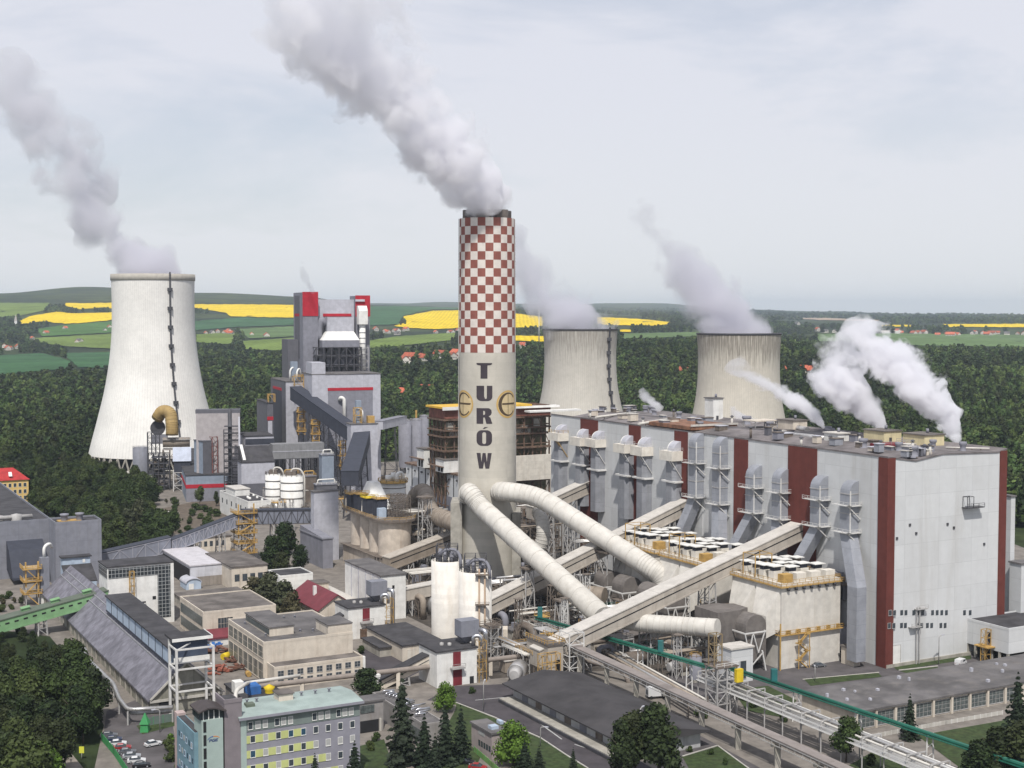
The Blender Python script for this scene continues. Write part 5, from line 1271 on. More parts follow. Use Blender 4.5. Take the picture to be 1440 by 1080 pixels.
for (nm, px, gy, lx, ly, hh), lb in zip(FR, FLB):
    q = G(px, gy); T = thing(nm, lb, 'steel frame', q)
    MB().frame(0, 0, lx, ly, 0, hh, max(2, int(lx / 5)), max(1, int(ly / 5)), max(2, int(hh / 4.5)), .38, True).build('frame', rs.choice([STEELB, STEEL, STEELB]), T)
    b = MB()
    for k in range(max(2, int(hh / 4.5))): z = hh * (k + 1) / max(2, int(hh / 4.5)); b.box(.5, .5 + ly * .3 * (k % 2), z - .2, lx * rs.uniform(.5, .95), ly * .7, z)
    b.build('grating', STEELB, T)
    b = MB()
    for k in range(7):
        x, y = rs.uniform(0, lx - 3), rs.uniform(0, ly - 2); z = rs.uniform(0, hh - 3); s = rs.uniform(1.2, 3.4)
        if k % 2: b.box(x, y, z, x + s * 1.4, y + s, z + s)
        else: b.cyl((x, y, z + 1), (x + s * 2.4, y, z + 1), s * .42, n=12)
    b.build('machinery', rs.choice([PIPEB, STEELB, GREYM, CREAM]), T)
    b = MB()
    for k in range(5): y = ly * (k + .5) / 5; z = rs.choice([hh * .5, hh]) + .4; b.cyl((-3, y, z), (lx + 4, y, z), rs.uniform(.18, .5), n=8)
    b.build('pipe_bundle', rs.choice([PIPES, PIPEW, PIPEB]), T)
MK = [(700, 800, 'brown cubic fan housing right of the chimney foot'), (724, 830, 'fan housing between the gallery and the straight flue pipe'), (760, 812, 'pale fan housing below the upright elbow'), (800, 800, 'cream plant house under the curving flue pipe'), (770, 780, 'small plant house by the far galleries'), (838, 845, 'dark plant house where the straight flue pipe ends'), (880, 830, 'brown machine house left of the downward elbow'), (915, 862, 'striped dark shed below the longest gallery'), (958, 880, 'dark shed under the middle of the longest gallery'), (690, 850, 'grey plant house right of the twin white silos'), (720, 905, 'cream pump house near the foot of the longest gallery'), (835, 925, 'grey concrete duct house under the green pipe'), (893, 930, 'small grey concrete house by the pale pipe run'), (640, 836, 'brown machine house behind the twin white silos'), (590, 826, 'low brown plant house left of the white silos'), (583, 778, 'shadowed machine house under the brown elbow pipe'), (615, 770, 'shadowed machine house nearest the chimney side')]
MK[11:13] = [(835, 925, 'grey concrete duct house under the green pipe'), (875, 918, 'small grey concrete house by the pale pipe run')]
for i, (px, gy, lb) in enumerate(MK):
    q = G(px, gy); T = thing('machine_house', lb, 'machine house', q); s = 1.0 if gy > 820 else 1.2
    lx, ly, hh = rs.uniform(7, 12) * s, rs.uniform(5, 8) * s, rs.uniform(4, 8) * s; wm = [PIPEB, CREAM, GREYM, STEELB, CONC, GALL][i % 6]
    if i in (7, 8): wm = mat('striped_dark_shed', (.08, .08, .09), panel=(.9, 40, .2), lines=.5)
    MB().box(0, 0, 0, lx, ly, hh).build('wall', wm, T)
    b = MB(); b.prism([(-.4, hh + .003), (ly + .4, hh + .003), (ly + .4, hh + .4), (ly / 2, hh + (1.4 if i % 3 == 0 else .5)), (-.4, hh + .4)], 'x', -.4, lx + .4); b.build('roof', [ROOFB, ROOF, STEELB][i % 3], T)
    b = MB(); b.box(lx * .2, -.1, .1, lx * .2 + 2.2, -.005, 3.0); b.box(lx * .6, -.1, hh * .5, lx * .85, -.005, hh * .7); b.build('opening', BLACK, T)
    b = MB(); b.cyl((lx * .7, ly * .5, hh + .3), (lx * .7, ly * .5, hh + 2.4), .7, n=12); b.box(lx * .2, ly * .3, hh + .3, lx * .2 + 2, ly * .3 + 2, hh + 2.2); b.build('roof_unit', GREYM, T)
T, lv, lu, h = building('transfer_house', 'cream transfer house with yellow railings at the low end of the longest gallery', 'transfer tower', (770, 958), 907, 741, 792, GALL, ROOFB)
b = MB(); b.rail([(-.4, lu, h), (-.4, -.4, h), (lv + .4, -.4, h), (lv + .4, lu, h)], 1.3, .14, 1.6); b.frame(-3.5, -3, lv * .5, -.3, 0, h * .8, 2, 1, 3, .2); b.build('yellow_scaffold', YEL, T); MB().box(lv * .55, -.12, .2, lv * .8, -.01, h * .55).build('door', BLACK, T); MB().frame(lv + 1, -2, lv + 6, 4, 0, h + 3, 1, 1, 4, .3).build('white_frame', STEELW, T)
FD = [((840, 890), (873, 898), 'long cream concrete duct under the green pipe', 7), ((905, 905), (940, 915), 'cream concrete duct right of the pale pipe run', 6)]
for (a_, b_, lb, hh) in FD:
    P0, P1 = G(*a_), G(*b_); T = thing('concrete_duct', lb, 'duct', P0, 0); b = MB(); obox(b, Vector((0, 0, 0)), P1 - P0, 6, hh - 4, hh); b.build('casing', CONCL, T)
    b = MB(); d = P1 - P0
    for k in range(4): c = d * (k / 3.2 + .03); b.box(c.x - .5, c.y - .5, 0, c.x + .5, c.y + .5, hh - 4.01)
    b.build('pier', CONC, T)
# big brown drums (fan volutes)
for i, (px, gy, rr_, lb) in enumerate(((705, 790, 4.2, 'round brown fan volute right of the chimney'), (768, 800, 4.0, 'round pale fan volute under the curving flue pipe'), (862, 846, 4.6, 'round dark fan volute behind the broad lattice tower'), (880, 938, 2.0, 'brown drum beneath the green pipe'), (950, 950, 2.2, 'brown drum behind the lattice junction tower'), (725, 962, 2.6, 'silver cone ended drum beside the red door building'))):
    q = G(px, gy); T = thing('fan_volute', lb, 'fan', q, TH + (.9 if i == 5 else 0)); b = MB(); b.cyl((0, 0, rr_ + .6), (5 if i < 3 else 7, 0, rr_ + .6), rr_, n=28); b.build('casing', [PIPEB, PIPEW, STEELB, STEELB, STEELB, PIPES][i], T)
    b = MB(); b.box(.5, -rr_ * .7, 0, 4.5, rr_ * .7, 1.4); b.build('plinth', CONC, T); b = MB(); b.cyl((-2.6, 0, rr_ + .6), (-.01, 0, rr_ + .6), rr_ * .55, rr_ * .9, n=20); b.build('inlet_cone', STEEL, T)

# ------------------------------------------------------------------ denser small plant on the ground between chimney, pipes and filters
rs = random.Random(31)
ZONE = [[(600, 800), (640, 762), (700, 752), (770, 760), (850, 780), (890, 812), (860, 850), (800, 860), (700, 850), (640, 845)], [(690, 868), (800, 868), (900, 878), (1000, 905), (1015, 930), (985, 965), (900, 938), (800, 940), (700, 950)], [(566, 850), (612, 850), (612, 880), (575, 872)], [(810, 742), (890, 752), (930, 770), (860, 780)], [(470, 700), (560, 690), (640, 700), (600, 740), (570, 760)]]
def inpoly(x, y, poly):
    c = False
    for i in range(len(poly)):
        x1, y1 = poly[i]; x2, y2 = poly[(i + 1) % len(poly)]
        if (y1 > y) != (y2 > y) and x < (x2 - x1) * (y - y1) / (y2 - y1) + x1: c = not c
    return c
KL = {'pipe_bridge': 'low pipe bridge among the steelwork around chimney, silos and boiler house', 'small_tank': 'small upright tank among the steelwork around chimney, silos and boiler house', 'plant_box': 'small machinery box among the steelwork around chimney, silos and boiler house', 'light_mast': 'thin pale lattice mast among the steelwork around chimney, silos and boiler house', 'bent_duct': 'bent duct among the steelwork around chimney, silos and boiler house', 'access_platform': 'railed access platform among the steelwork around chimney, silos and boiler house'}
ZONE.append([(335, 712), (400, 690), (470, 690), (490, 725), (440, 745), (345, 752)]); ZONE.append([(480, 690), (600, 670), (640, 690), (560, 720)])
for k in range(215):
    zn = ZONE[rs.choices(range(7), (8.5, 10, 1, 2.2, 1.6, 3.0, 1.6))[0]]; 
    for _ in range(60):
        x, y = rs.uniform(min(p[0] for p in zn), max(p[0] for p in zn)), rs.uniform(min(p[1] for p in zn), max(p[1] for p in zn))
        if inpoly(x, y, zn): break
    q = G(x, y); kd = rs.choices(list(KL), (6, 3, 4, 3, 3, 4))[0]; T = thing(kd, KL[kd], kd.replace('_', ' '), q, TH + rs.choice([0, math.pi / 2]), kd.replace('_', ' ') + 's among the steelwork')
    if kd == 'pipe_bridge':
        L = rs.uniform(10, 22); z = rs.uniform(3, 8); b = MB(); n = max(2, int(L / 5))
        for i in range(n + 1):
            xx = -L / 2 + L * i / n
            for yy in (-1.1, 1.1): b.beam((xx, yy, 0), (xx, yy, z), .26)
            b.beam((xx, -1.4, z), (xx, 1.4, z), .26)
            if i < n: b.beam((xx, -1.1, z * .4), (xx + L / n, -1.1, z), .14)
        b.build('trestle', rs.choice([STEEL, STEELB, STEELW]), T); b = MB()
        for j in range(4): b.cyl((-L / 2 - 1, -1.0 + .62 * j, z + .4), (L / 2 + 1, -1.0 + .62 * j, z + .4), rs.uniform(.12, .3), n=8)
        b.build('pipes', rs.choice([PIPES, PIPEW, PIPEB]), T)
        if rs.random() < .5: b = MB(); b.rail([(-L / 2, 1.6, z), (L / 2, 1.6, z)], 1.2, .12); b.build('handrail', rs.choice([YEL, STEELW, GPIPE]), T)
    elif kd == 'small_tank':
        r, h = rs.uniform(1, 2.3), rs.uniform(3, 8); MB().lathe([(r, .8), (r, h), (r * .4, h + .7), (.01, h + .75)], 20).build('shell', rs.choice([PIPEW, GREYM, PIPES, CREAM]), T); b = MB(); b.rail([(r * math.cos(a), r * math.sin(a), h) for a in np.linspace(0, 6.28, 8)], 1.0, .1); b.beam((r + .2, 0, 0), (r + .2, 0, h + 1), .25); b.build('ladder', rs.choice([STEEL, YEL]), T); MB().box(-r * .8, -r * .8, 0, r * .8, r * .8, .79).build('plinth', CONC, T)
    elif kd == 'plant_box':
        w_, d_, h = rs.uniform(2, 6), rs.uniform(2, 4), rs.uniform(2, 5); MB().box(0, 0, .3, w_, d_, h).build('casing', rs.choice([CREAM, GREYM, STEELB, PIPEB, CONC, BOXW]), T); MB().box(-.3, -.3, h + .002, w_ + .3, d_ + .3, h + .25).build('lid', rs.choice([ROOFB, GALT, STEELB]), T); MB().box(w_ * .3, -.08, .4, w_ * .3 + 1.1, -.004, 2.0 if h > 2.4 else h * .8).build('door', STEELD, T)
    elif kd == 'light_mast': h = rs.uniform(10, 22); MB().lattice((0, 0, 0), (0, 0, h), rs.uniform(1.6, 2.8), rs.uniform(1.2, 2.0), t=.24, tb=.13).build('mast', rs.choice([STEEL, STEELW, STEELB]), T); MB().box(-1.2, -1.2, h + .002, 1.2, 1.2, h + .25).build('top_plate', STEELB, T)
    elif kd == 'bent_duct':
        r = rs.uniform(.7, 1.5); z = rs.uniform(3, 9); L = rs.uniform(4, 9); MB().tube(fillet([(0, 0, .2), (0, 0, z), (L, 0, z), (L, rs.uniform(-4, 4), .3)], r * 2), r, 14).build('duct', rs.choice([PIPEB, PIPEW, GREYM, STEELB, PIPES]), T); MB().frame(L * .2, -r * 1.2, L * .8, r * 1.2, 0, z - r - .1, 1, 1, 2, .22).build('stand', STEELB, T)
    else:
        w_, d_, h = rs.uniform(4, 9), rs.uniform(3, 5), rs.uniform(4, 11); MB().frame(0, 0, w_, d_, 0, h, 2, 1, max(2, int(h / 3.5)), .24, True).build('stand', rs.choice([STEELB, STEEL]), T); b = MB(); b.box(-.2, -.2, h + .13, w_ + .2, d_ + .2, h + .3); b.rail([(0, d_, h + .3), (0, 0, h + .3), (w_, 0, h + .3), (w_, d_, h + .3)], 1.2, .12, 1.8); b.beam((w_ + .5, 0, 0), (w_ * .3, -.6, h), .8, .15); b.build('deck', rs.choice([YEL, STEEL, STEELB]), T)
# ------------------------------------------------------------------ ground sheets
sheet('plant_yard', [(196, 672), (330, 655), (600, 648), (800, 648), (1110, 655), (1250, 700), (1520, 800), (1900, 1100), (-200, 1100), (150, 1100), (146, 1020), (112, 945), (70, 895), (-120, 870), (-120, 800), (150, 765), (235, 752)][:8] + [(1900, 1140), (120, 1140), (146, 1020), (112, 945), (70, 895), (-120, 870), (-120, 800), (150, 765), (235, 752)], CONCY, .02)
def lay(name, pts, m, z): return sheet(name, pts, m, z)
lay('road', [(570, 1120), (690, 975), (640, 965), (600, 985), (700, 960), (745, 985), (905, 1110), (860, 1140)][2:] and [(600, 985), (640, 965), (712, 962), (925, 1085), (980, 1140), (845, 1140), (827, 1081), (796, 1062), (760, 1038), (711, 1016), (695, 1009), (640, 988)], ASPHD, .06)
lay('asphalt_yard', [(1000, 935), (1240, 925), (1440, 905), (1560, 925), (1110, 975), (960, 985), (900, 960)], ASPH, .06)
lay('road', [(900, 1030), (985, 1035), (1180, 1140), (1000, 1140)], ASPH, .065)
lay('parking_lot', [(150, 1000), (190, 985), (240, 1000), (262, 1140), (205, 1140), (146, 1030)], ASPH, .06)
lay('asphalt_yard', [(220, 880), (330, 880), (380, 960), (330, 985), (300, 985)], CONCY, .05)
lay('asphalt_yard', [(515, 905), (600, 900), (600, 940), (560, 960), (500, 935)], ASPHD, .06)
lay('sooty_ground', [(560, 860), (600, 800), (640, 755), (770, 742), (890, 750), (1010, 790), (1040, 930), (1000, 975), (900, 942), (800, 945), (690, 955), (640, 900)], CINDER, .05)
lay('dirt_ground', [(205, 720), (300, 700), (330, 722), (300, 745), (240, 752)], mat('bare_earth', (.115, .092, .07), var=.3, amt=.5, streak=False), .06)
def grass(pts, z=.12): return tag(sheet('lawn', pts, GRASS, z, None), kind='structure')
for pts in ([(1130, 955), (1235, 947), (1240, 952), (1140, 965)], [(1265, 944), (1318, 938), (1322, 944), (1285, 950)], [(1255, 937), (1365, 922), (1366, 927), (1262, 943)],
            [(1030, 970), (1080, 965), (1120, 985), (1105, 1010), (1050, 1000)], [(640, 1000), (642, 989), (695, 1010), (712, 1018), (690, 1035), (640, 1140), (560, 1140)], [(735, 1028), (760, 1039), (796, 1063), (827, 1082), (815, 1140), (700, 1140)],
            [(960, 1065), (1010, 1050), (1130, 1140), (1000, 1140)], [(1290, 1035), (1460, 1005), (1560, 1140), (1430, 1140)], [(1180, 1085), (1240, 1050), (1350, 1140), (1240, 1140)], [(192, 1021), (243, 1012), (250, 1020), (200, 1033)], [(505, 1050), (540, 1040), (560, 1100), (500, 1140)]): grass(pts)
sheet('path', [(45, 1010), (60, 1010), (125, 1090), (100, 1090)], PATHM, .07)
for a, b_ in (((668, 985), (742, 978)), ((735, 1000), (790, 1040)), ((808, 1047), (842, 1058))):
    p, q = G(*a), G(*b_); s = Vector((q.y - p.y, p.x - q.x, 0)).normalized() * .2
    sheet('road_marking', [p - s, q - s, q + s, p + s], LINE, .085, world=True)
def kerb(pts, label=None):
    b = MB(); P = [G(*p) for p in pts]
    for p, q in zip(P[:-1], P[1:]): b.beam((p.x, p.y, .1), (q.x, q.y, .1), .35, .24)
    o = b.build('kerb', CONCL); struct(o)
kerb([(640, 988), (695, 1009), (712, 1017)]); kerb([(735, 1027), (760, 1038), (796, 1062), (827, 1081)]); kerb([(960, 1064), (1009, 1049), (1130, 1138)]); kerb([(1129, 956), (1236, 946)]); kerb([(1264, 943), (1319, 937)])

# ------------------------------------------------------------------ front left: coal store with its ridge gallery, glazed tower, green conveyor
A = G(211.5, 1006); hw = zat(A, 984); lw = ext(A, V, 312, 2); ll = ext(A, U, 62, 2)
T = thing('coal_store', 'long coal store with steep grey weathered roof and stained wall', 'storage hall', A)
rz = hw + lw * .5 * .92
MB().prism([(0, 0), (lw, 0), (lw, hw), (lw * .5, rz - .3), (0, hw)], 'y', 0, ll).build('wall', SHEDW, T)
b = MB()
e = .7
b.prism([(-e, hw - e * .92 + .05), (lw * .5, rz + .05), (lw * .5, rz + .5), (-e, hw - e * .92 + .5)], 'y', -.5, ll + .5); b.build('roof', SHEDR, T)
b = MB(); b.prism([(lw + e, hw - e * .92 + .05), (lw * .5 + .01, rz + .05), (lw * .5 + .01, rz + .5), (lw + e, hw - e * .92 + .5)], 'y', -.5, ll + .5); b.build('roof', SHEDR, T)
b = MB(); kx = lambda f: (lw * .5 * f, hw + (rz - hw) * f + .55)
for f in (.62, .80):
    x, z = kx(f)
    b.box(x - .15, 0, z - .3, x + .15, ll, z + .35)
for k in range(14):
    y = ll * (k + .3) / 14; x0, z0 = kx(.64); x1, z1 = kx(.80); b.beam((x0, y, z0), (x1, y, z1), .25)
b.build('roof_batten', mat('pale_batten', (.26, .26, .28)), T)
b = MB(); b.beam((-.1, -.6, hw), (lw * .5, -.6, rz), .5); b.beam((lw + .1, -.6, hw), (lw * .5, -.6, rz), .5); b.box(-.2, -.65, hw - .9, lw + .2, -.3, hw - .2); b.build('verge_board', CONCL, T)
b = MB(); b.box(lw * .12, -.3, .2, lw * .30, -.01, hw * .9); b.build('gate', BLACK, T)
b = MB()
for k in range(24): y = ll * (k + .2) / 24; b.box(-.35, y, 0, -.01, y + .5, hw - .9)
b.build('buttress', CONC, T)
# ridge gallery
q0 = A + V * (lw * .5 - 3.6) + U * 3
hg = zat(q0, 905) ; zg0 = rz - 1.0
T = thing('ridge_gallery', 'pale blue sided gallery with dark roof riding on the coal store ridge', 'conveyor', q0)
lg = ext(q0, U, 155, rz + 3) + 6
MB().box(0, 0, zg0, 7.2, lg, zg0 + 4.4).build('wall', PALEB, T); MB().box(-.5, -.4, zg0 + 4.41, 7.7, lg, zg0 + 4.9).build('roof', ROOFD, T)
b = MB()
for k in range(10): b.box(-.12, lg * k / 10, zg0, -.01, lg * k / 10 + .25, zg0 + 4.3)
b.box(-.2, 0, zg0 - .5, -.01, lg, zg0 - .01); b.build('trim', NAVY, T)
# end station on white posts
p0 = A + V * (lw * .5 - 4.6) - U * 1.2
T = thing('end_station', 'dark blue end station on a tall white open frame', 'conveyor station', p0)
zs = zat(p0, 921); zt = zat(p0, 897)
MB().box(.3, -4.2, zs, 9.2, 2.6, zt - .01).build('wall', mat('slate_blue_panel', (.05, .065, .10), panel=(2.5, 2.2, .1), amt=.1), T); MB().box(-.7, -5.2, zt, 10.2, 3.4, zt + .6).build('roof', ROOFD, T)
b = MB(); b.box(-.85, -5.4, zt - .1, 10.35, -5.21, zt + .75); b.box(10.21, -5.2, zt - .1, 10.4, 3.4, zt + .75); b.build('fascia', WHITEP, T)
b = MB(); xs, ys, zl = (-.3, 9.8), (-7.5, -.2), zt + .2
for x in xs:
    for y in ys: b.beam((x, y, -1), (x, y, zl - .4 if y > -5 else zs + 3.2), .62)
for k, z in enumerate((zs + 2.9, zs - 2.5, zs - 8.5)):
    if z < 1: continue
    for y in ys: b.beam((xs[0], y, z), (xs[1], y, z), .42)
    for x in xs: b.beam((x, ys[0], z), (x, ys[1], z), .42)
b.beam((xs[0], ys[0], zs + 2.8), (xs[1], ys[1], zt), .3); b.build('white_frame', STEELW, T)
MB().box(-.2, -4.6, zs - 1.6, 9.6, -4.25, zs - .02).build('white_band', WHITEP, T)
# glazed tower
T, lv, lu, h = building('glazed_tower', 'white transfer tower with dark glazed band and glazed corner strip', 'transfer tower', (152, 884), 797, 139, 243, WHITEP, ROOFD, over=.3)
GRID = mat('grid_glazing', (.03, .036, .042), panel=(1.25, 1.35, .16), lines=0.0, linecol=(.34, .35, .35), amt=.15, rough=.25, var=.3)
t = NT(GRID)
zb = h * .80
MB().box(.4, -.12, zb, lv + .1, -.01, h - 1.0).build('glazed_band', GRID, T); MB().box(-.12, .1, zb, -.01, lu, h - 1.0).build('glazed_band', GRID, T); MB().box(lv * .76, -.13, 2, lv - 1.0, -.012, zb - .02).build('glazed_strip', GRID, T)
MB().box(lv - .9, -.35, 0, lv + .2, -.01, h - .6).build('white_pier', WHITEP, T)
b = MB(); b.tube(fillet([(1.5, -.8, h * .52), (1.5, -.8, h * .42), (4, -.8, h * .36), (13, -.8, h * .38)], 1), .3, 8); b.build('black_pipe', STEELD, T); b = MB(); b.frame(7.5, -1.6, 9, -.1, h * .3, h * .9, 1, 1, 5, .18); b.build('yellow_ladder', YEL, T)
win(T, 'y', lv * .68, h * .40, 1.2, 1.2, pane=BLACK)
WT = T
# kinked dark roof between the grey tower and the ridge gallery
q = G(85, 783, 15.5); T = thing('link_gallery', 'dark roofed link gallery stepping down from the grey tower', 'conveyor', (q.x, q.y, 0)); 
b = MB(); pr = [(0, 3), (0, 15.4), (3.6, 15.4), (3.7, 12.4), (8, 10.6), (15, 7.6), (15, 3)]
b.prism([(-p[0], p[1]) for p in pr], 'x', 0, 10.5); b.build('wall', PALEB, T); b = MB()
b.box(-.5, -4.3, 15.42, 11, .4, 15.9)
for a_, c_ in zip(pr[3:5], pr[4:6]): b.frustum([(-.4, -a_[0], a_[1] + .05), (10.9, -a_[0], a_[1] + .05), (10.9, -c_[0], c_[1] + .05), (-.4, -c_[0], c_[1] + .05)], [(-.4, -a_[0], a_[1] + .4), (10.9, -a_[0], a_[1] + .4), (10.9, -c_[0], c_[1] + .4), (-.4, -c_[0], c_[1] + .4)])
b.build('roof', ROOFD, T); win(T, 'y', 3.4, 13.2, 1.0, 1.4, pane=PALEB, off=-3.7); win(T, 'y', 7.6, 13.2, 1.0, 1.4, pane=WHITEP, off=-3.7)
# green gallery
B0 = Vector(WT.location) + U * 3; B0 = B0 + V * 0; pe = along(B0, V, 149.5, 843); ps = along(pe, V, -60, 902)
ps = Vector((ps.x, ps.y, ps.z))
T = gallery('green_gallery', 'bright green conveyor gallery with dark roof entering from the left edge', ps, pe, 6.4, 3.6, GREEN, GREEND, None, (.25, .55, .85), tmat=STEEL, lower=GREEN)
d = pe - ps; b = MB(); s = Vector((d.y, -d.x, 0)).normalized()
for f in np.linspace(.06, .97, 16):
    p = d * f + s * 3.22; q = d * (f + .028) + s * 3.22; b.beam(p + Vector((0, 0, 2.1)), q + Vector((0, 0, 2.1)), .08, .55)
b.build('window_strip', BLACK, T)
for f in (.42, .62, .84):
    b = MB(); obox(b, d * f, d * (f + .055), 2.2, 3.96, 4.9, off=-.8); obox(b, d * f, d * (f + .055), 3.0, 4.91, 5.1, .2, .2, -.8); b.build('roof_lantern', GREEN, T)
# silver pipes round the coal store
b0 = [(108, 912), (122, 918), (118, 930), (128, 936), (160, 968), (168, 990), (180, 1006), (243, 1002)]
for i, (dz, lb) in enumerate(((0, 'upper silver pipe running along the coal store wall'), (-1.3, 'lower silver pipe running along the coal store wall'))):
    pts = [G(x, y + 14, 0) + Vector((0, 0, 4.2 + dz)) for x, y in b0]
    pts = [p - Vector((0, dz * .8, 0)) for p in pts]
    T = pipe('silver_pipe', lb, pts, .55, PIPES, ring=5, rad=2.5, n=10)
    b = MB()
    for p in pts[1:]: r_ = p - pts[0]; b.box(r_.x - .2, r_.y - .2, -pts[0].z, r_.x + .2, r_.y + .2, r_.z - .5)
    b.build('pipe_post', STEEL, T)

# ------------------------------------------------------------------ workshops and small buildings, left centre
T, lv, lu, h = building('canopy_hall', 'white roofed open hall right of the glazed tower', 'industrial hall', (268, 826), 795, 221, 318, mat('white_sheet_wall', (.50, .50, .53), panel=(3, 20, .1), amt=.2), mat('white_sheet_roof', (.50, .48, .50), panel=(30, 4, .1), amt=.15))
MB().box(-.2, 1, .1, -.01, lu - 1, h * .82).build('open_side', BLACK, T); MB().box(.2, -.15, .2, lv - .2, -.01, h * .45).build('rusty_sheeting', mat('tan_sheeting', (.26, .23, .2), panel=(1.5, 4, .2), amt=.5), T)
q = G(262, 830); T = thing('arched_shed', 'little pale shed with barrel roof beside the white roofed hall', 'shed', q); b = MB(); out = [(0, 0), (6, 0)] + [(3 + 3 * math.cos(R(18 * i)), 2.6 + 1.6 * math.sin(R(18 * i))) for i in range(11)]; b.prism(out, 'y', 0, 9); b.build('wall', PALEB, T)
b = MB(); b.prism([(3 + 3.3 * math.cos(R(18 * i)), 2.62 + 1.9 * math.sin(R(18 * i))) for i in range(11)] + [(3 + 3.05 * math.cos(R(18 * i)), 2.62 + 1.65 * math.sin(R(18 * i))) for i in range(10, -1, -1)], 'y', -.4, 9.3); b.build('barrel_roof', GREYL, T); MB().box(1, -.08, .1, 3, -.005, 2.4).build('door', WHITEP, T)
LOWM = [
 # name, label, near, ytop, xl, xr, wall, roof
 ('flat_workshop', 'brown roofed flat workshop right of the white roofed hall', (326, 830), 797, 290, 376, CREAM, ROOFB),
 ('low_wall_hall', 'long low grey hall in front of the barrel roofed shed', (262, 858), 845, 245, 352, CONC, ROOFB),
 ('brown_workshop', 'cream workshop with brown flat roof and glazed left wall', (286, 906), 862, 253, 388, CREAM, ROOFB),
 ('main_workshop', 'larger cream workshop with grey roof monitor and long glazed wall', (371, 962), 904.5, 320.7, 496, CREAM, ROOF),
 ('front_workshop', 'low cream range with two rows of square windows', (386, 969), 940, 372, 511, CREAM, ROOFB),
 ('tall_house', 'tall white windowless block with grey pitched roof behind the red roof', (536, 873), 809, 485, 570.5, WHITEP, ROOF),
 ('red_door_house', 'white house with red door and grey filter box, left of the pair', (490, 900), 854.5, 471, 541, WHITEP, ROOFD),
 ('red_door_house', 'white house with tall red doors nearest the twin silos', (614.5, 968), 916, 589, 670.5, WHITEP, ROOFD),
 ('dark_roof_store', 'low store with broad dark roof between the two red door houses', (566, 931), 907, 516, 622, CREAM, ROOFD),
 ('low_white_house', 'low white house with dark flat roof and one dark doorway', (394, 842), 811, 377, 440, WHITEP, ROOFD),
 ('white_shop', 'white building with flat roof and roof hut left of the white tanks', (349, 738), 706, 309, 380, WHITEP, ROOFD),
 ('cream_shop', 'low cream building with arched dark windows behind the truss conveyor', (264, 778), 757, 259, 325, CREAM, ROOFB),
 ('gate_house', 'tiny white flat roofed house by the forest edge', (230, 738), 722, 225, 251, WHITEP, GALT),
 ('blue_hall', 'dark slate hall with blue grey sloping sheet roof left of the silos', (454, 800), 757, 422, 468, GREYM, GREYM),
 ('low_annex', 'pale low annex in front of the tall white block', (440, 862), 848, 405, 500, WHITEP, GALT),
 ('cream_lean_to', 'cream lean-to wing right of the low white house', (440, 846), 820, 432, 462, CREAM, ROOFB),
]
B = {}
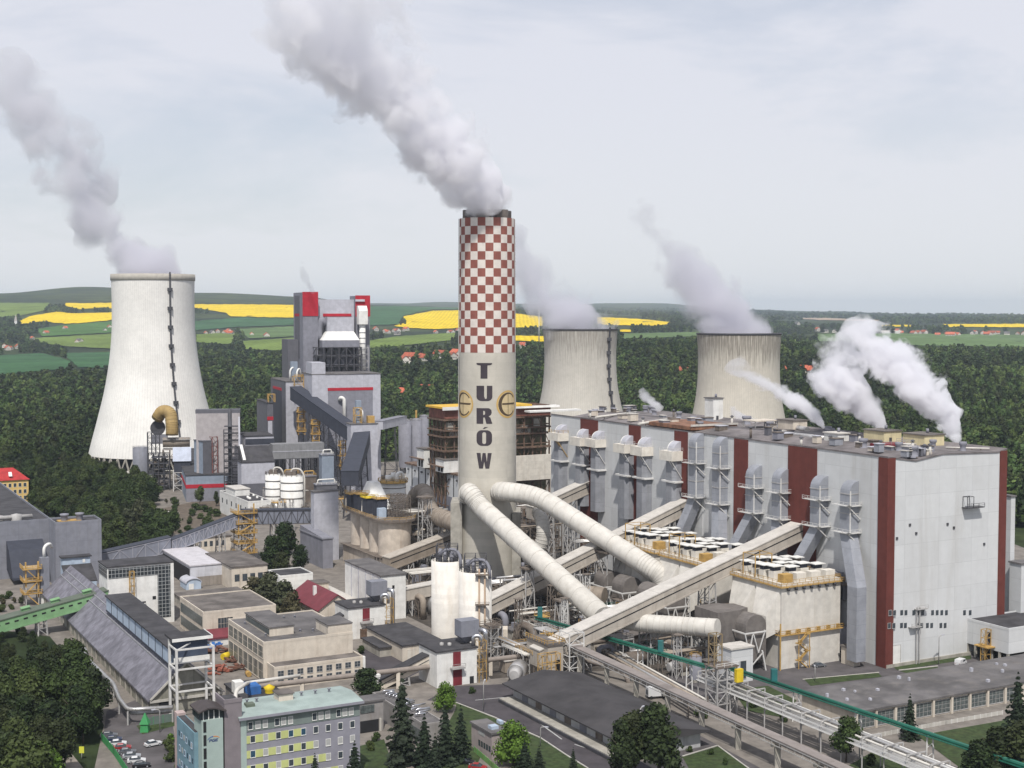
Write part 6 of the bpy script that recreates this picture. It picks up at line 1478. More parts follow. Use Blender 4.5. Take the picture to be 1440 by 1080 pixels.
for nm, lb, near, yt, xl, xr, wm, rm in LOWM:
    T, lv, lu, h = building(nm, lb, 'building', near, yt, xl, xr, wm, rm, par=.35 if nm in ('main_workshop', 'front_workshop', 'brown_workshop', 'white_shop', 'low_white_house') else 0)
    B[lb] = (T, lv, lu, h)
    if nm == 'flat_workshop': winrow(T, 'y', lv * .15, lv * .8, 4, h * .35, 2.0, h * .3, pane=GLASS)
    if nm == 'brown_workshop':
        MB().box(-.1, 1, h * .12, -.01, lu - 1, h * .42).build('glazed_wall', GLASSG, T); MB().box(-.1, 1, h * .55, -.01, lu - 1, h * .85).build('glazed_wall', GLASSG, T)
        win(T, 'y', lv * .20, h * .42, lv * .20, h * .36, frame=CREAM, bars=(5, 2)); MB().prism([(-5, h * .22), (0, h * .38), (0, h * .46), (-5, h * .28)], 'x', .2, lv * .5).build('red_lean_to_roof', REDROOF, T); MB().box(.4, -4.6, 0, lv * .49, -.01, h * .22).build('lean_to', WHITEP, T)
    if nm == 'main_workshop':
        for z0, z1 in ((.08, .48), (.62, .90)): 
            n = 7
            for k in range(n): win(T, 'x', .6 + (lu - 1) * k / n, h * z0, (lu - 1) / n - .8, h * (z1 - z0), pane=GLASSG, frame=CREAM, bars=(3, 2), name='shop_window')
        MB().box(lv * .15, lu * .2, h + .03, lv * .42, lu * .86, h + 2.6).build('roof_monitor', CREAM, T); MB().box(lv * .15 - .1, lu * .2 + .3, h + .6, lv * .15 - .01, lu * .86 - .3, h + 2.2).build('monitor_glazing', GLASSG, T); MB().box(lv * .15 - .3, lu * .2 - .3, h + 2.61, lv * .42 + .3, lu * .86 + .3, h + 2.9).build('monitor_roof', ROOF, T)
        MB().box(lv * .72, 0.1, h + .03, lv - .1, lu * .3, h + 3).build('stair_head', CREAM, T); MB().box(lv * .71, -.1, h + 3.01, lv, lu * .31, h + 3.3).build('stair_head_roof', ROOF, T)
        for k in range(9): x, y = random.uniform(1, lv * .7), random.uniform(1, lu * .9); b = MB(); b.lathe([(.35, h), (.35, h + .6), (.5, h + .7), (.01, h + .9)], 10, (x, y)); b.build('roof_vent', GREYM, T)
    if nm == 'front_workshop':
        for z in (.16, .58): winrow(T, 'y', lv * .07, lv * .93, 9, h * z, 1.7, h * .26, frame=STEEL, bars=(2, 2))
        MB().box(lv * .99, -.6, 0, lv + .4, .6, h + .3).build('end_pier', WHITEP, T)
    if nm == 'tall_house':
        MB().box(-.15, lu * .12, h * .2, -.01, lu * .14, h * .8).build('slot', STEELD, T); win(T, 'y', lv * .45, h * .68, .9, 1.2, pane=BLACK); win(T, 'x', lu * .6, h * .1, .8, h * .55, pane=GLASS)
        b = MB()
        for k in range(5): b.box(-.2, lu * k / 5, 0, -.01, lu * k / 5 + .35, h - .6)
        b.build('wall_rib', GREYL, T)
    if nm == 'red_door_house':
        big = near[0] > 550
        x0 = lv * (.40 if big else .39)
        MB().box(x0, -.15, h * .54, x0 + lv * .19, -.01, h * .92).build('red_upper_door', DOORR, T)
        if big: MB().box(x0, -.15, .1, x0 + lv * .22, -.01, h * .46).build('red_door', DOORR, T); MB().box(lv * .82, -.12, .1, lv * .92, -.01, h * .2).build('door', BLACK, T)
        else: MB().box(x0 - 1, -1.5, 0, lv * .7, -.01, h * .3).build('red_porch', RUST, T)
        b = MB(); b.box(x0 - 1, -1.8, h * .48, x0 + lv * .25, -.16, h * .52); b.rail([(x0 - 1, -1.8, h * .52), (x0 + lv * .25, -1.8, h * .52)], 1.1, .1); b.build('door_gantry', STEEL, T)
        b = MB(); fx = lv * .72; b.box(fx, 3, h + 2.4, fx + 6, 7.5, h + 7.2); f = b.build('filter_box', GALV, T); b = MB(); b.frustum([(fx + 2.5, 5, h), (fx + 3.5, 5, h), (fx + 3.5, 6, h), (fx + 2.5, 6, h)], [(fx, 3, h + 2.39), (fx + 6, 3, h + 2.39), (fx + 6, 7.5, h + 2.39), (fx, 7.5, h + 2.39)]); b.build('filter_hopper', GALV, f)
        b = MB(); b.tube(fillet([(fx + 6.2, 3.5, h + 4), (fx + 7.4, 1.5, h + 4), (fx + 7.4, 1.5, 1)], 1), .7, 12); b.tube(fillet([(fx + 3, 1, h), (fx + 3, 1, h + 3), (fx + 5, 0, h + 3), (fx + 5, 0, h)], 1), .6, 12); b.build('silver_pipe', mat('bright_steel', (.6, .6, .62), metal=.9, rough=.3, amt=.1), T)
        MB().frame(lv + .5, -.5, lv + 3.0, 2.0, 0, h + 1.5, 1, 1, 4, .16).build('yellow_ladder', YEL, T)
        b = MB()
        for x, y in ((lv * .35, lu * .5), (lv * .5, lu * .4)): b.lathe([(.6, h), (.6, h + .7), (.01, h + .9)], 12, (x, y))
        b.build('roof_cowl', STEEL, T)
    if nm == 'low_white_house': MB().box(lv * .1, -.12, h * .25, lv * .24, -.01, h * .75).build('doorway', BLACK, T); MB().box(-.2, 0, 0, -.01, 1.5, h).build('wall_pier', WHITEP, T)
    if nm == 'white_shop':
        winrow(T, 'x', lu * .08, lu * .9, 6, h * .52, 1.7, h * .22); MB().box(1, lu * .5, h + .03, 9, lu * .85, h + 3.4).build('roof_hut', WHITEP, T); MB().box(.6, lu * .5 - .3, h + 3.41, 9.4, lu * .85 + .3, h + 3.8).build('hut_roof', GALT, T)
        b = MB()
        for k in range(6): b.lathe([(.6, h), (.6, h + .9), (.01, h + 1.1)], 12, (lv * random.uniform(.3, .9), lu * random.uniform(.05, .45)))
        b.build('roof_cowl', WHITEP, T)
    if nm == 'cream_shop': winrow(T, 'y', lv * .15, lv * .8, 6, h * .35, 1.4, h * .35); 
    if nm == 'gate_house': winrow(T, 'y', lv * .25, lv * .75, 2, h * .4, .9, 1.0)
    if nm == 'dark_roof_store':
        MB().box(lv * .12, -.12, .1, lv * .30, -.01, h * .7).build('loading_door', CREAM2, T); MB().box(lv * .5, -.12, .1, lv * .62, -.01, h * .6).build('door', BLACK, T); win(T, 'x', lu * .3, h * .4, 1.2, 1.2); MB().box(-4, lu * .3, 0, -.02, lu * .8, h * .55).build('side_bay', CONC, T); MB().box(-4.4, lu * .28, h * .55 + .01, -.01, lu * .82, h * .62).build('bay_roof', ROOFD, T)
    if nm == 'blue_hall': MB().prism([(0, h + .01), (lu, h + .01), (lu, h + 2)], 'x', 0, lv).build('sloped_roof', GREYM, T)
# red roofed house
A, h, lu, lv = blk((449, 884), 858, 409, 500); T = thing('red_roof_house', 'cream house with wine red pitched sheet roof', 'building', A)
rz_ = zat(A + V * lv * .5, 837); MB().prism([(0, 0), (lv, 0), (lv, h), (lv * .5, rz_), (0, h)], 'y', 0, lu).build('wall', CREAM, T)
b = MB(); s = (rz_ - h) / (lv * .5); b.prism([(-.8, h - .8 * s + .05), (lv * .5, rz_ + .05), (lv * .5, rz_ + .4), (-.8, h - .8 * s + .4)], 'y', -.6, lu + .6); b.build('roof', REDROOF, T); b = MB(); b.prism([(lv + .8, h - .8 * s + .05), (lv * .5 + .01, rz_ + .05), (lv * .5 + .01, rz_ + .4), (lv + .8, h - .8 * s + .4)], 'y', -.6, lu + .6); b.build('roof', REDROOF, T)
MB().box(lv * .22, lu * .45, h + 2, lv * .22 + 1.1, lu * .45 + 1.1, rz_ + 1.2).build('chimney_stack', WHITEP, T); winrow(T, 'x', lu * .1, lu * .9, 5, h * .3, 1.3, 1.6); win(T, 'y', lv * .3, h * .3, 1.3, 1.6)
# inclined conveyors running into the red door houses
T = gallery('inclined_conveyor', 'dark roofed inclined conveyor entering the nearer red door house', D(528, 971, 403) , D(604, 931, 409), 4.6, 2.9, CREAM, ROOFD, GLASS, (.5,), tmat=STEEL)
T = gallery('inclined_conveyor', 'dark roofed inclined conveyor entering the farther red door house', D(453, 889, 461), D(486, 871, 468), 3.4, 2.4, WHITEP, ROOFD, GLASS, (.4,), tmat=STEEL)
T, lv, lu, h = building('conveyor_pit_house', 'slim white chimney like shaft beside the round tree', 'shaft', (524, 975), 953, 522, 532, WHITEP, WHITEP)
MB().box(-.5, -.5, h + .01, lv + .5, lu + .5, h + .8).build('cap', WHITEP, T)
# scrap and stores in the yard
for i, (px, gy, mm, lb, sz) in enumerate(((298, 912, BLUET, 'blue tarpaulin covered heap in the workshop yard', 3.0), (306, 917, RUSTB, 'dark rusty scrap heap before the large workshop', 3.4), (318, 927, YELB, 'yellow oil tank in the workshop yard', 1.6), (308, 946, mat('faded_red_scrap', (.28, .09, .06), amt=.4), 'flat pile of reddish scrap plates', 3.6), (341, 941, RUSTB, 'rusty scrap pile beside the workshop door', 4.0), (349, 951, YEL, 'ochre barrel lying in front of the scrap pile', 1.2), (330, 932, RUSTB, 'low rusty girder stack by the workshop wall', 2.8))):
    q = G(px, gy); T = thing('scrap_heap', lb, 'scrap', q, TH + .3 * i); rs = random.Random(i); b = MB()
    if i in (2, 5): b.cyl((-sz, 0, sz * .7), (sz, 0, sz * .7), sz * .65, n=16); b.box(-sz * .8, -.4, 0, -sz * .5, .4, .5); b.box(sz * .5, -.4, 0, sz * .8, .4, .5)
    else:
        for k in range(10): x, y = rs.uniform(-sz, sz), rs.uniform(-sz * .6, sz * .6); a = rs.uniform(0, 3); L = rs.uniform(.8, 2.6); b.beam((x - L * math.cos(a), y - L * math.sin(a), .3 + .12 * k), (x + L * math.cos(a), y + L * math.sin(a), .3 + .12 * k + rs.uniform(-.1, .5)), rs.uniform(.5, 1.4), rs.uniform(.2, .7))
    b.build('load', mm, T)

# ------------------------------------------------------------------ office building
T, lv, lu, h = building('office_block', 'grey office block with lime window bands and pale green roof', 'office building', (339.5, 1123), 1010.5, 324, 506, OFFG, None)
OB = T; lu = 13.5
for c in list(T.children): bpy.data.objects.remove(c)
MB().box(0, 0, 0, lv, lu, h - .01).build('wall', OFFG, T)
b = MB(); b.prism([(-1.0, h), (lu + .6, h), (lu + .6, h + .35), (lu * .5, h + 1.1), (-1.0, h + .35)], 'x', -.6, lv + .6); b.build('roof', OFFR, T)
b = MB(); b.box(-.7, -1.12, h - .25, lv + .7, -1.01, h + .36); b.build('gutter', OFFG, T)
def oz(y): return zat(Vector(OB.location), y + 0)
fl = 3.42; ztop = h - 1.0
ATT = mat('attic_green_panel', (.16, .19, .18), amt=.1); MB().box(.2, -.10, h - 3.3, lv - .1, -.01, h - .05).build('attic_panel', ATT, T)
MB().box(-.02, -.14, 0, 1.3, -.005, h - .3).build('mint_strip', OFFM, T)
dxw = lv / 13.2
for k, px in enumerate((353, 363, 373, 389, 398, 407.5, 441, 450, 459.5, 475, 484, 493)):
    win(T, 'y', lv * (px - 340.2) / 165.8 - .5, h - 2.75, 1.0, 1.6, pane=BLIND if k % 3 else GLASS, frame=WHITEP, off=-.1)
rs = random.Random(4); CO = [lv * (356 - 340.2 + 17.35 * k) / 165.8 for k in range(9)]
for f in range(1, 6):
    z = h - 3.0 - fl * f + .55
    if z < .3: break
    nl = (4, 5, 6, 7, 7)[f - 1]
    for k, x in enumerate(CO):
        if k <= nl: MB().box(x - (1.9 if k == 0 else CO[1] - CO[0] - .62), -.12, z - .12, x - .62, -.01, z + 1.62).build('lime_panel', LIME, T)
        win(T, 'y', x - .5, z, 1.05, 1.5, pane=rs.choice([GLASS, GLASS, BLIND, GLASSB, BLIND]), frame=WHITEP)
# penthouse box and roof bits
MB().box(lv * .38, lu * .42, h + .6, lv * .50, lu * .70, h + 2.5).build('roof_plant', CREAM, T); MB().box(lv * .37, lu * .40, h + 2.51, lv * .51, lu * .72, h + 2.7).build('plant_lid', ROOFB, T)
b = MB()
for x in (.14, .22, .6, .72, .84): b.lathe([(.25, h + .7), (.25, h + 1.6), (.5, h + 1.8), (.01, h + 2)], 10, (lv * x, lu * .6))
b.build('roof_cowl', GREYM, T); b = MB(); b.box(lv * .10, lu * .35, h + .9, lv * .17, lu * .5, h + 1.6); b.build('skylight', GREEND, T)
# taupe shaft, logo tower, turquoise wing
q = Vector(OB.location); A2 = G(318, 1127); h2 = zat(A2, 991)
def sub(px, gy, yt, xl, xr, m, nm, par=None, roof=True):
    A = G(px, gy); hh = zat(A, yt); l1, l2 = ext(A, U, xl, hh), ext(A, V, xr, hh)
    o = loc(OB, A); MB().box(o.x, o.y, 0, o.x + l2, o.y + l1, hh).build(nm, m, OB)
    if roof: MB().box(o.x + .3, o.y + .3, hh + .003, o.x + l2 - .3, o.y + l1 - .3, hh + .12).build(nm + '_roof', ROOFD, OB)
    return o, l1, l2, hh
o1, l1, l2, hh = sub(317, 1127, 990, 303, 340, OFFT, 'lift_shaft')
b = MB(); b.box(o1.x - .1, o1.y - .1, hh, o1.x + l2 + .1, o1.y + .25, hh + .9); b.box(o1.x - .1, o1.y + .26, hh, o1.x + .25, o1.y + l1, hh + .9); b.build('shaft_parapet', OFFT, OB)
o2, l1, l2, hl = sub(285, 1133, 1014, 273, 313.5, OFFM, 'logo_tower', roof=False)
b = MB(); out = [(o2.x - .4, hl + .01), (o2.x + l2 + .3, hl + .01), (o2.x + l2 + .3, hl + 1.5), (o2.x + l2 * .6, hl + 2.5), (o2.x + l2 * .25, hl + 2.6), (o2.x - .4, hl + 1.9)]
b.prism(out, 'y', o2.y + .6, o2.y + l1); b.build('glazed_top', GLASS, OB)
b = MB(); cv = [(o2.x - .9, hl + 1.9), (o2.x + l2 * .25, hl + 2.65), (o2.x + l2 * .6, hl + 2.55), (o2.x + l2 + .6, hl + 1.6)]; b.prism(cv + [(x, z + .35) for x, z in cv[::-1]], 'y', o2.y - .9, o2.y + l1 + .4); b.build('curved_roof', mat('dark_bronze_roof', (.06, .05, .05)), OB)
b = MB()
for f in (.1, .35, .6, .85): b.beam((o2.x + l2 * f, o2.y + .4, hl), (o2.x + l2 * f, o2.y + .4, hl + 2.0), .18)
b.build('post', WHITEP, OB)
b = MB()
for k in range(6): b.box(o2.x + .35, o2.y - .1, 1.5 + 3.0 * k, o2.x + 1.0, o2.y - .01, 3.9 + 3.0 * k)
b.build('slot_window', BLACK, OB)
o3, l1, l2, hh = sub(274, 1128, 1031, 248.5, 286, OFFB, 'turquoise_wing')
MB().box(o3.x - .12, o3.y - .1, .05, o3.x - .01, o3.y + l1, 4.2).build('slate_plinth', OFFN, OB)
for f in range(4):
    for k in range(6): win(OB, 'x', o3.y + 1.0 + (l1 - 2) * k / 6 + (.5 if f % 2 else 0), 1.6 + f * 3.4, 1.0, 1.2, pane=GLASSB if (k + f) % 3 else BLIND, frame=PALEB if (k + f) % 2 else None, off=o3.x - (.12 if f == 0 else 0))
MB().box(o3.x + .1, o3.y + l1 + .02, 0, o3.x + l2, o3.y + l1 + 2.5, hh + .6).build('pink_end_wall', mat('pale_rose_render', (.42, .33, .31), amt=.2), OB)
MB().box(o2.x + .5, o2.y - 5.5, 0, o2.x + 9, o2.y - .02, 3.8).build('entrance_block', OFFG, OB); MB().box(o2.x + .2, o2.y - 5.8, 3.81, o2.x + 9.3, o2.y - .03, 4.2).build('entrance_roof', ROOFB, OB)
# logo: arch over slanted letters P G E
l2t = ext(G(285, 1133), V, 313.5, hl); cxl, czl = o2.x + l2t * .56, hl - 4.6; W = l2t * .30
f = lambda x, y: Vector((cxl + x * W, o2.y - .06, czl + y * W))
NAVYI = mat('logo_navy', (.012, .03, .14), amt=0); ORI = mat('logo_orange', (.62, .20, .03), amt=0); BLUI = mat('logo_blue', (.03, .10, .32), amt=0)
o1_ = arc(0, -.15, 1.05, .75, 30, 95, 12); i1_ = arc(.02, -.13, 1.0, .60, 95, 30, 12); decal([[o1_ + i1_]], f, 0, 'logo_arch', ORI, OB)
o1_ = arc(0, -.15, 1.05, .75, 96, 165, 12); i1_ = arc(.02, -.13, 1.0, .60, 165, 96, 12); decal([[o1_ + i1_]], f, 0, 'logo_arch', BLUI, OB)
def sl_(pts, dx): return [(x + dx + .22 * y, y) for x, y in pts]
PP = [(0, 0), (.1, 0), (.1, .16), (.34, .16), (.42, .22), (.42, .38), (.34, .44), (0, .44)]; PH = [(.1, .25), (.1, .35), (.31, .35), (.31, .25)]
GG = [(.08, 0), (.42, 0), (.42, .25), (.22, .25), (.22, .17), (.32, .17), (.32, .09), (.12, .09), (.1, .12), (.1, .32), (.13, .35), (.42, .35), (.42, .44), (.08, .44), (0, .37), (0, .07)]
EE = [(0, 0), (.4, 0), (.4, .09), (.1, .09), (.1, .18), (.36, .18), (.36, .26), (.1, .26), (.1, .35), (.4, .35), (.4, .44), (0, .44)]
fl_ = lambda x, y: f(x - .78, y - .30)
decal([[sl_(PP, 0), sl_(PH, 0)]], fl_, 0, 'logo_letter', NAVYI, OB); decal([[sl_(GG, .48)]], fl_, 0, 'logo_letter', NAVYI, OB); decal([[sl_(EE, .96)]], fl_, 0, 'logo_letter', NAVYI, OB)
# annexes right of the office
T, lv, lu, h = building('office_annex', 'grey two storey annex on posts at the right end of the office', 'building', (505, 1032), 987, 495, 539, STONEG, ROOF)
MB().box(lv * .05, -.15, h * .62, lv * .62, -.01, h * .86).build('window_band', GLASSG, T); MB().box(.3, -.12, .1, lv * .8, -.01, h * .38).build('undercroft', BLACK, T); MB().box(lv * .82, -.4, 0, lv * .9, -.02, h * .4).build('post', CONCL, T)
T, lv, lu, h = building('flat_canteen', 'grey flat roofed hall with bright roof pipes behind the spruces', 'building', (596, 1052), 1020, 524, 624, STONEG, ROOF, par=.3)
MB().box(-.1, 1, 1, -.01, lu * .4, h * .7).build('glazed_wall', GLASSG, T)
b = MB(); rs = random.Random(2)
for k in range(22): x, y = rs.uniform(1, lv - 2), rs.uniform(lu * .2, lu - 2); b.tube(fillet([(x, y, h), (x, y, h + .9), (x + rs.uniform(1, 4), y + rs.uniform(-1, 1), h + .9)], .4), .22, 8)
b.build('roof_pipe', mat('bright_steel', (.6, .6, .62)), T)
T, lv, lu, h = building('pale_pavilion', 'small pinkish grey pavilion with flat roof beside the bright green round tree', 'building', (691.5, 1068), 1030.5, 663, 713, mat('pinkish_render', (.34, .29, .28), amt=.25), ROOF)
winrow(T, 'x', lu * .1, lu * .6, 5, h * .25, 1.0, 1.4); win(T, 'x', lu * .35, h * .68, lu * .3, 1.0, pane=BLIND); b = MB(); b.box(1, 2, h, 3, 4, h + .8); b.box(5, 5, h, 6, 7, h + .8); b.build('skylight', PALEB, T)

# ------------------------------------------------------------------ long dark shed and window hall, right front
T, lv, lu, h = building('long_shed', 'long dark roofed goods shed with white walls and loading platform', 'storage hall', (886, 1069), 1042, 722, 985, WHITEP, None)
for c in list(T.children): bpy.data.objects.remove(c)
MB().box(0, 0, 0, lv, lu, h - .4).build('wall', mat('goods_shed_wall', (.44, .44, .44), panel=(8, 20, .25), amt=.35, lines=.6), T)
b = MB(); b.prism([(-2.6, h - .5), (lv + 2, h - .5), (lv + 2, h - .1), (lv * .5, h + 2.2), (-2.6, h - .1)], 'y', -2, lu + 2); b.build('roof', mat('dark_shed_felt', (.048, .045, .047), var=.25, scale=.1, amt=.4, dirt=(.075, .07, .068), streak=False, rough=.95), T)
b = MB(); b.box(-4.5, 0, 0, -.02, lu, 1.1); b.build('loading_platform', CONC, T); b = MB(); b.box(-4.9, 0, .2, -4.51, lu, .9); b.build('platform_edge', STEELD, T)
for k in range(7): MB().box(-.15, lu * (.08 + .13 * k), 1.11, -.01, lu * (.08 + .13 * k) + 3.2, h * .72).build('sliding_door', STEELB if k % 2 else GREYM, T)
b = MB()
for k in range(40): b.beam((-2.4, lu * k / 40 + .5, h - .55), (-.1, lu * k / 40 + .5, h - 1.3), .18)
b.build('eave_bracket', STEELD, T)
T2_ = T
q = A + V * 0
T, lv, lu, h = building('window_hall', 'long low hall with big gridded windows and grey flat roof', 'industrial hall', (1203, 1028), 999.5, 1128, 1530, CREAM, ROOF, over=.8)
n = 13
for k in range(n): win(T, 'y', lv * k / n + .5, .6, lv / n - 1.0, h - 1.9, pane=GLASSG, frame=STEEL, bars=(4, 3), name='gridded_window')
b = MB()
for k in range(n + 1): b.box(lv * k / n - .35, -.55, 0, lv * k / n + .35, -.02, h - .55)
b.build('pier', CREAM, T); b = MB(); rs = random.Random(6)
for k in range(14): x, y = rs.uniform(2, lv - 2), rs.uniform(2, lu - 2); s = rs.uniform(.4, .9); b.box(x, y, h, x + s, y + s, h + rs.uniform(.4, 1.1))
b.build('roof_vent', GREYL, T)
T, lv, lu, h = building('bridge_house', 'white building on stilts with dark roof at the right edge', 'building', (1417.5, 938), 885.5, 1359, 1500, WHITE, ROOFD, z0=4.0, par=.4)
for c in list(T.children):
    pass
b = MB()
for x in (.4, lv * .3, lv * .6, lv - .8):
    for k in range(6): y = .4 + (lu - .8) * k / 5; b.box(x - .35, y - .35, 0, x + .35, y + .35, 3.99)
b.build('stilt', CONC, T); MB().box(2, 1.5, 0, lv, lu - 1.5, 3.9).build('undercroft', BLACK, T); b = MB(); b.frame(-3, lu * .38, -.5, lu * .48, 0, h * .9, 1, 1, 4, .2); b.box(-3.4, lu * .3, h * .42, -.02, lu * .62, h * .45); b.build('yellow_stair', YEL, T); MB().box(-.1, lu * .42, h * .46, -.01, lu * .48, h * .80).build('door', NAVY, T)
T, lv, lu, h = building('rear_annex', 'tall narrow white annex behind the right end of the boiler house', 'building', (1418, 905), 697, 1405, 1428, WHITE, ROOF)
T, lv, lu, h = building('lower_annex', 'lower white annex stepping out at the far right edge', 'building', (1434, 912), 792, 1420, 1470, WHITE, ROOF)
T, lv, lu, h = building('grey_lean_to', 'low grey shed at the foot of the last air duct', 'shed', (1200, 938), 912, 1183, 1210, CREAM, ROOFB)

# ------------------------------------------------------------------ pipe racks and belt conveyors crossing the foreground
k0 = G(1047, 1058); dirU = U
def onU(px, z): t = ext(k0, U, px, z); q = k0 + U * t; return Vector((q.x, q.y, z))
T = gallery('belt_conveyor', 'long weathered belt conveyor on concrete piers crossing the lower right', onU(800, 8.5), onU(1420, 4.6), 2.6, .9, mat('belt_side', (.20, .175, .16), amt=.5), mat('belt_cover', (.24, .21, .195), panel=(3, 3, .1), amt=.4), None, ())
b = MB(); P0, P1 = onU(800, 8.5), onU(1420, 4.6); d = P1 - P0; L = d.length
for k in range(11):
    c = d * ((k + .4) / 11); b.box(c.x - .7, c.y - .7, -P0.z, c.x + .7, c.y + .7, c.z - .9); b.beam((c.x - 1.6, c.y - .8, c.z - .6), (c.x + 1.6, c.y + .8, c.z - .6), .9, .8)
b.build('pier', CONC, T); b = MB()
for s in (-1, 1):
    o = V * s * 2.0
    for z in (-.2, .9): b.beam(o + Vector((0, 0, z)), d + o + Vector((0, 0, z)), .16)
    for k in range(60): c = d * (k / 60) + o; b.beam(c + Vector((0, 0, -.2)), c + Vector((0, 0, .9)), .1)
o = V * 2.4
b.beam(o + Vector((0, 0, -.5)), d + o + Vector((0, 0, -.5)), 1.0, .15); b.build('walkway', STEEL, T)
k1 = G(1140, 1052)
def onR(px, z, off=0): t = ext(k1, U, px, z); q = k1 + U * t + V * off; return Vector((q.x, q.y, z))
P0, P1 = onR(985, 6.5), onR(1460, 5.2); T = thing('pipe_rack', 'wide pipe rack with pale pipes beside the green pipe', 'pipe rack', P0, 0); d = P1 - P0
for i, (off, z, r_, m_) in enumerate(((0, 0, .45, PIPES), (1.3, .1, .35, PIPEW), (2.4, 0, .5, PIPES), (3.7, .2, .3, STEEL), (0.6, 1.6, .3, PIPEW), (2.6, 1.7, .4, PIPES), (4.4, 1.5, .22, STEELW))):
    b = MB(); o = V * off + Vector((0, 0, z)); b.cyl(o, d + o, r_, n=10); b.build('rack_pipe', m_, T)
b = MB()
for k in range(17):
    c = d * (k / 16)
    for off in (-.8, 5.2): o = c + V * off; b.beam((o.x, o.y, -P0.z), (o.x, o.y, c.z + 2.4), .3)
    for z in (-.7, 1.2, 2.4): b.beam(c + V * -.8 + Vector((0, 0, z)), c + V * 5.2 + Vector((0, 0, z)), .28)
    if k < 16: c2 = d * ((k + 1) / 16); b.beam(c + V * 5.2 + Vector((0, 0, -.7)), c2 + V * 5.2 + Vector((0, 0, 1.2)), .16)
b.build('rack_steel', STEEL, T); b = MB()
for off in (-1.4, -.9): 
    for z in (.2, 1.2): b.beam(V * off + Vector((0, 0, z)), d + V * off + Vector((0, 0, z)), .13)
b.box(0, 0, 0, .01, .01, .01); b.beam(V * -1.15 + Vector((0, 0, .1)), d + V * -1.15 + Vector((0, 0, .1)), .8, .12); b.build('walkway', STEELW, T)
k2 = G(1000, 1010)
P0 = D(800, 882, 470); P1 = D(985, 985, 372); T = thing('pipe_rack', 'brown pipe run sloping from the gallery foot towards the lattice junction tower', 'pipe rack', P0, 0); d = P1 - P0
s_ = Vector((d.y, -d.x, 0)).normalized()
for off, z, r_, m_ in ((0, 0, .5, PIPEB), (1.4, 0, .45, PIPES), (2.8, .1, .4, PIPEB), (-1.4, .2, .3, PIPEW)):
    b = MB(); o = s_ * off + Vector((0, 0, z)); b.cyl(o, d + o, r_, n=10); b.build('rack_pipe', m_, T)
b = MB()
for k in range(9):
    c = d * (k / 8)
    for off in (-2.2, 3.6): o = c + s_ * off; b.beam((o.x, o.y, -P0.z), (o.x, o.y, c.z + 1), .3)
    b.beam(c + s_ * -2.2 + Vector((0, 0, -.7)), c + s_ * 3.6 + Vector((0, 0, -.7)), .3)
b.build('rack_steel', STEELB, T)
# green pipe bridges
def green_run(label, a_, b_, masts, boxes=()):
    P0, P1 = D(*a_), D(*b_); T = thing('green_pipe_bridge', label, 'pipe bridge', P0, 0); d = P1 - P0; s = Vector((d.y, -d.x, 0)).normalized()
    b = MB(); b.cyl((0, 0, 0), d, .5, n=16); b.build('green_pipe', GPIPE, T)
    b = MB(); o = s * .95
    b.beam(o + Vector((0, 0, -.4)), d + o + Vector((0, 0, -.4)), .7, .12); b.beam(o * 1.5 + Vector((0, 0, .7)), d + o * 1.5 + Vector((0, 0, .7)), .12); b.build('walkway', GPIPE, T)
    for f in masts:
        c = d * f; zc = P0.z + c.z; b = MB()
        for k in (-1, 1): b.beam((c.x + k * .9, c.y, -P0.z), (c.x + k * .7, c.y, c.z - .6), .34)
        for z in np.arange(1.5, zc - 1, 2.4): b.beam((c.x - .9, c.y, -P0.z + z), (c.x + .9, c.y, -P0.z + z + 1.4), .14)
        b.beam((c.x - 1.1, c.y, c.z - .6), (c.x + 1.1, c.y, c.z - .6), .4); b.build('mast', STEELW, T)
    for f in boxes: c = d * f; MB().box(c.x - .8, c.y - .8, c.z + .3, c.x + .8, c.y + .8, c.z + 3.6).build('green_box', mat('teal_cabinet', (.02, .13, .13), panel=(.5, 5, .06)), T)
green_run('left run of green pipe on thin white masts, over the longest gallery foot', (755, 868, 452), (1003, 939, 392), (.05, .30, .62, .88), (.02, .73))
green_run('right run of green pipe on thin white masts, leaving the lower right corner', (1022, 937, 390), (1470, 1086, 308), (.02, .26, .47, .69, .88), (.18,))
q = G(1014, 1003); T = thing('lattice_junction', 'broad lattice tower with bright yellow box joining the green pipes', 'lattice tower', q); h = zat(q, 936)
MB().frame(-3.3, -2.6, 3.3, 2.6, 0, h, 2, 1, 4, .36, True).build('frame', STEEL, T); MB().box(2.4, -3.8, h - 4.2, 4.6, -2.65, h - .6).build('yellow_box', YELB, T); MB().box(-3.8, -3, h + .003, 3.8, 3, h + .3).build('platform', STEELB, T); MB().frame(-3.2, -1, -.6, 1.6, h + .3, h + 9, 1, 1, 3, .25).build('brown_riser', mat('rusty_yellow_steel', (.24, .18, .10), amt=.5), T); b = MB(); b.rail([(-3.8, -3, h + .3), (3.8, -3, h + .3), (3.8, 3, h + .3)], 1.1, .12); b.build('railing', STEELW, T)
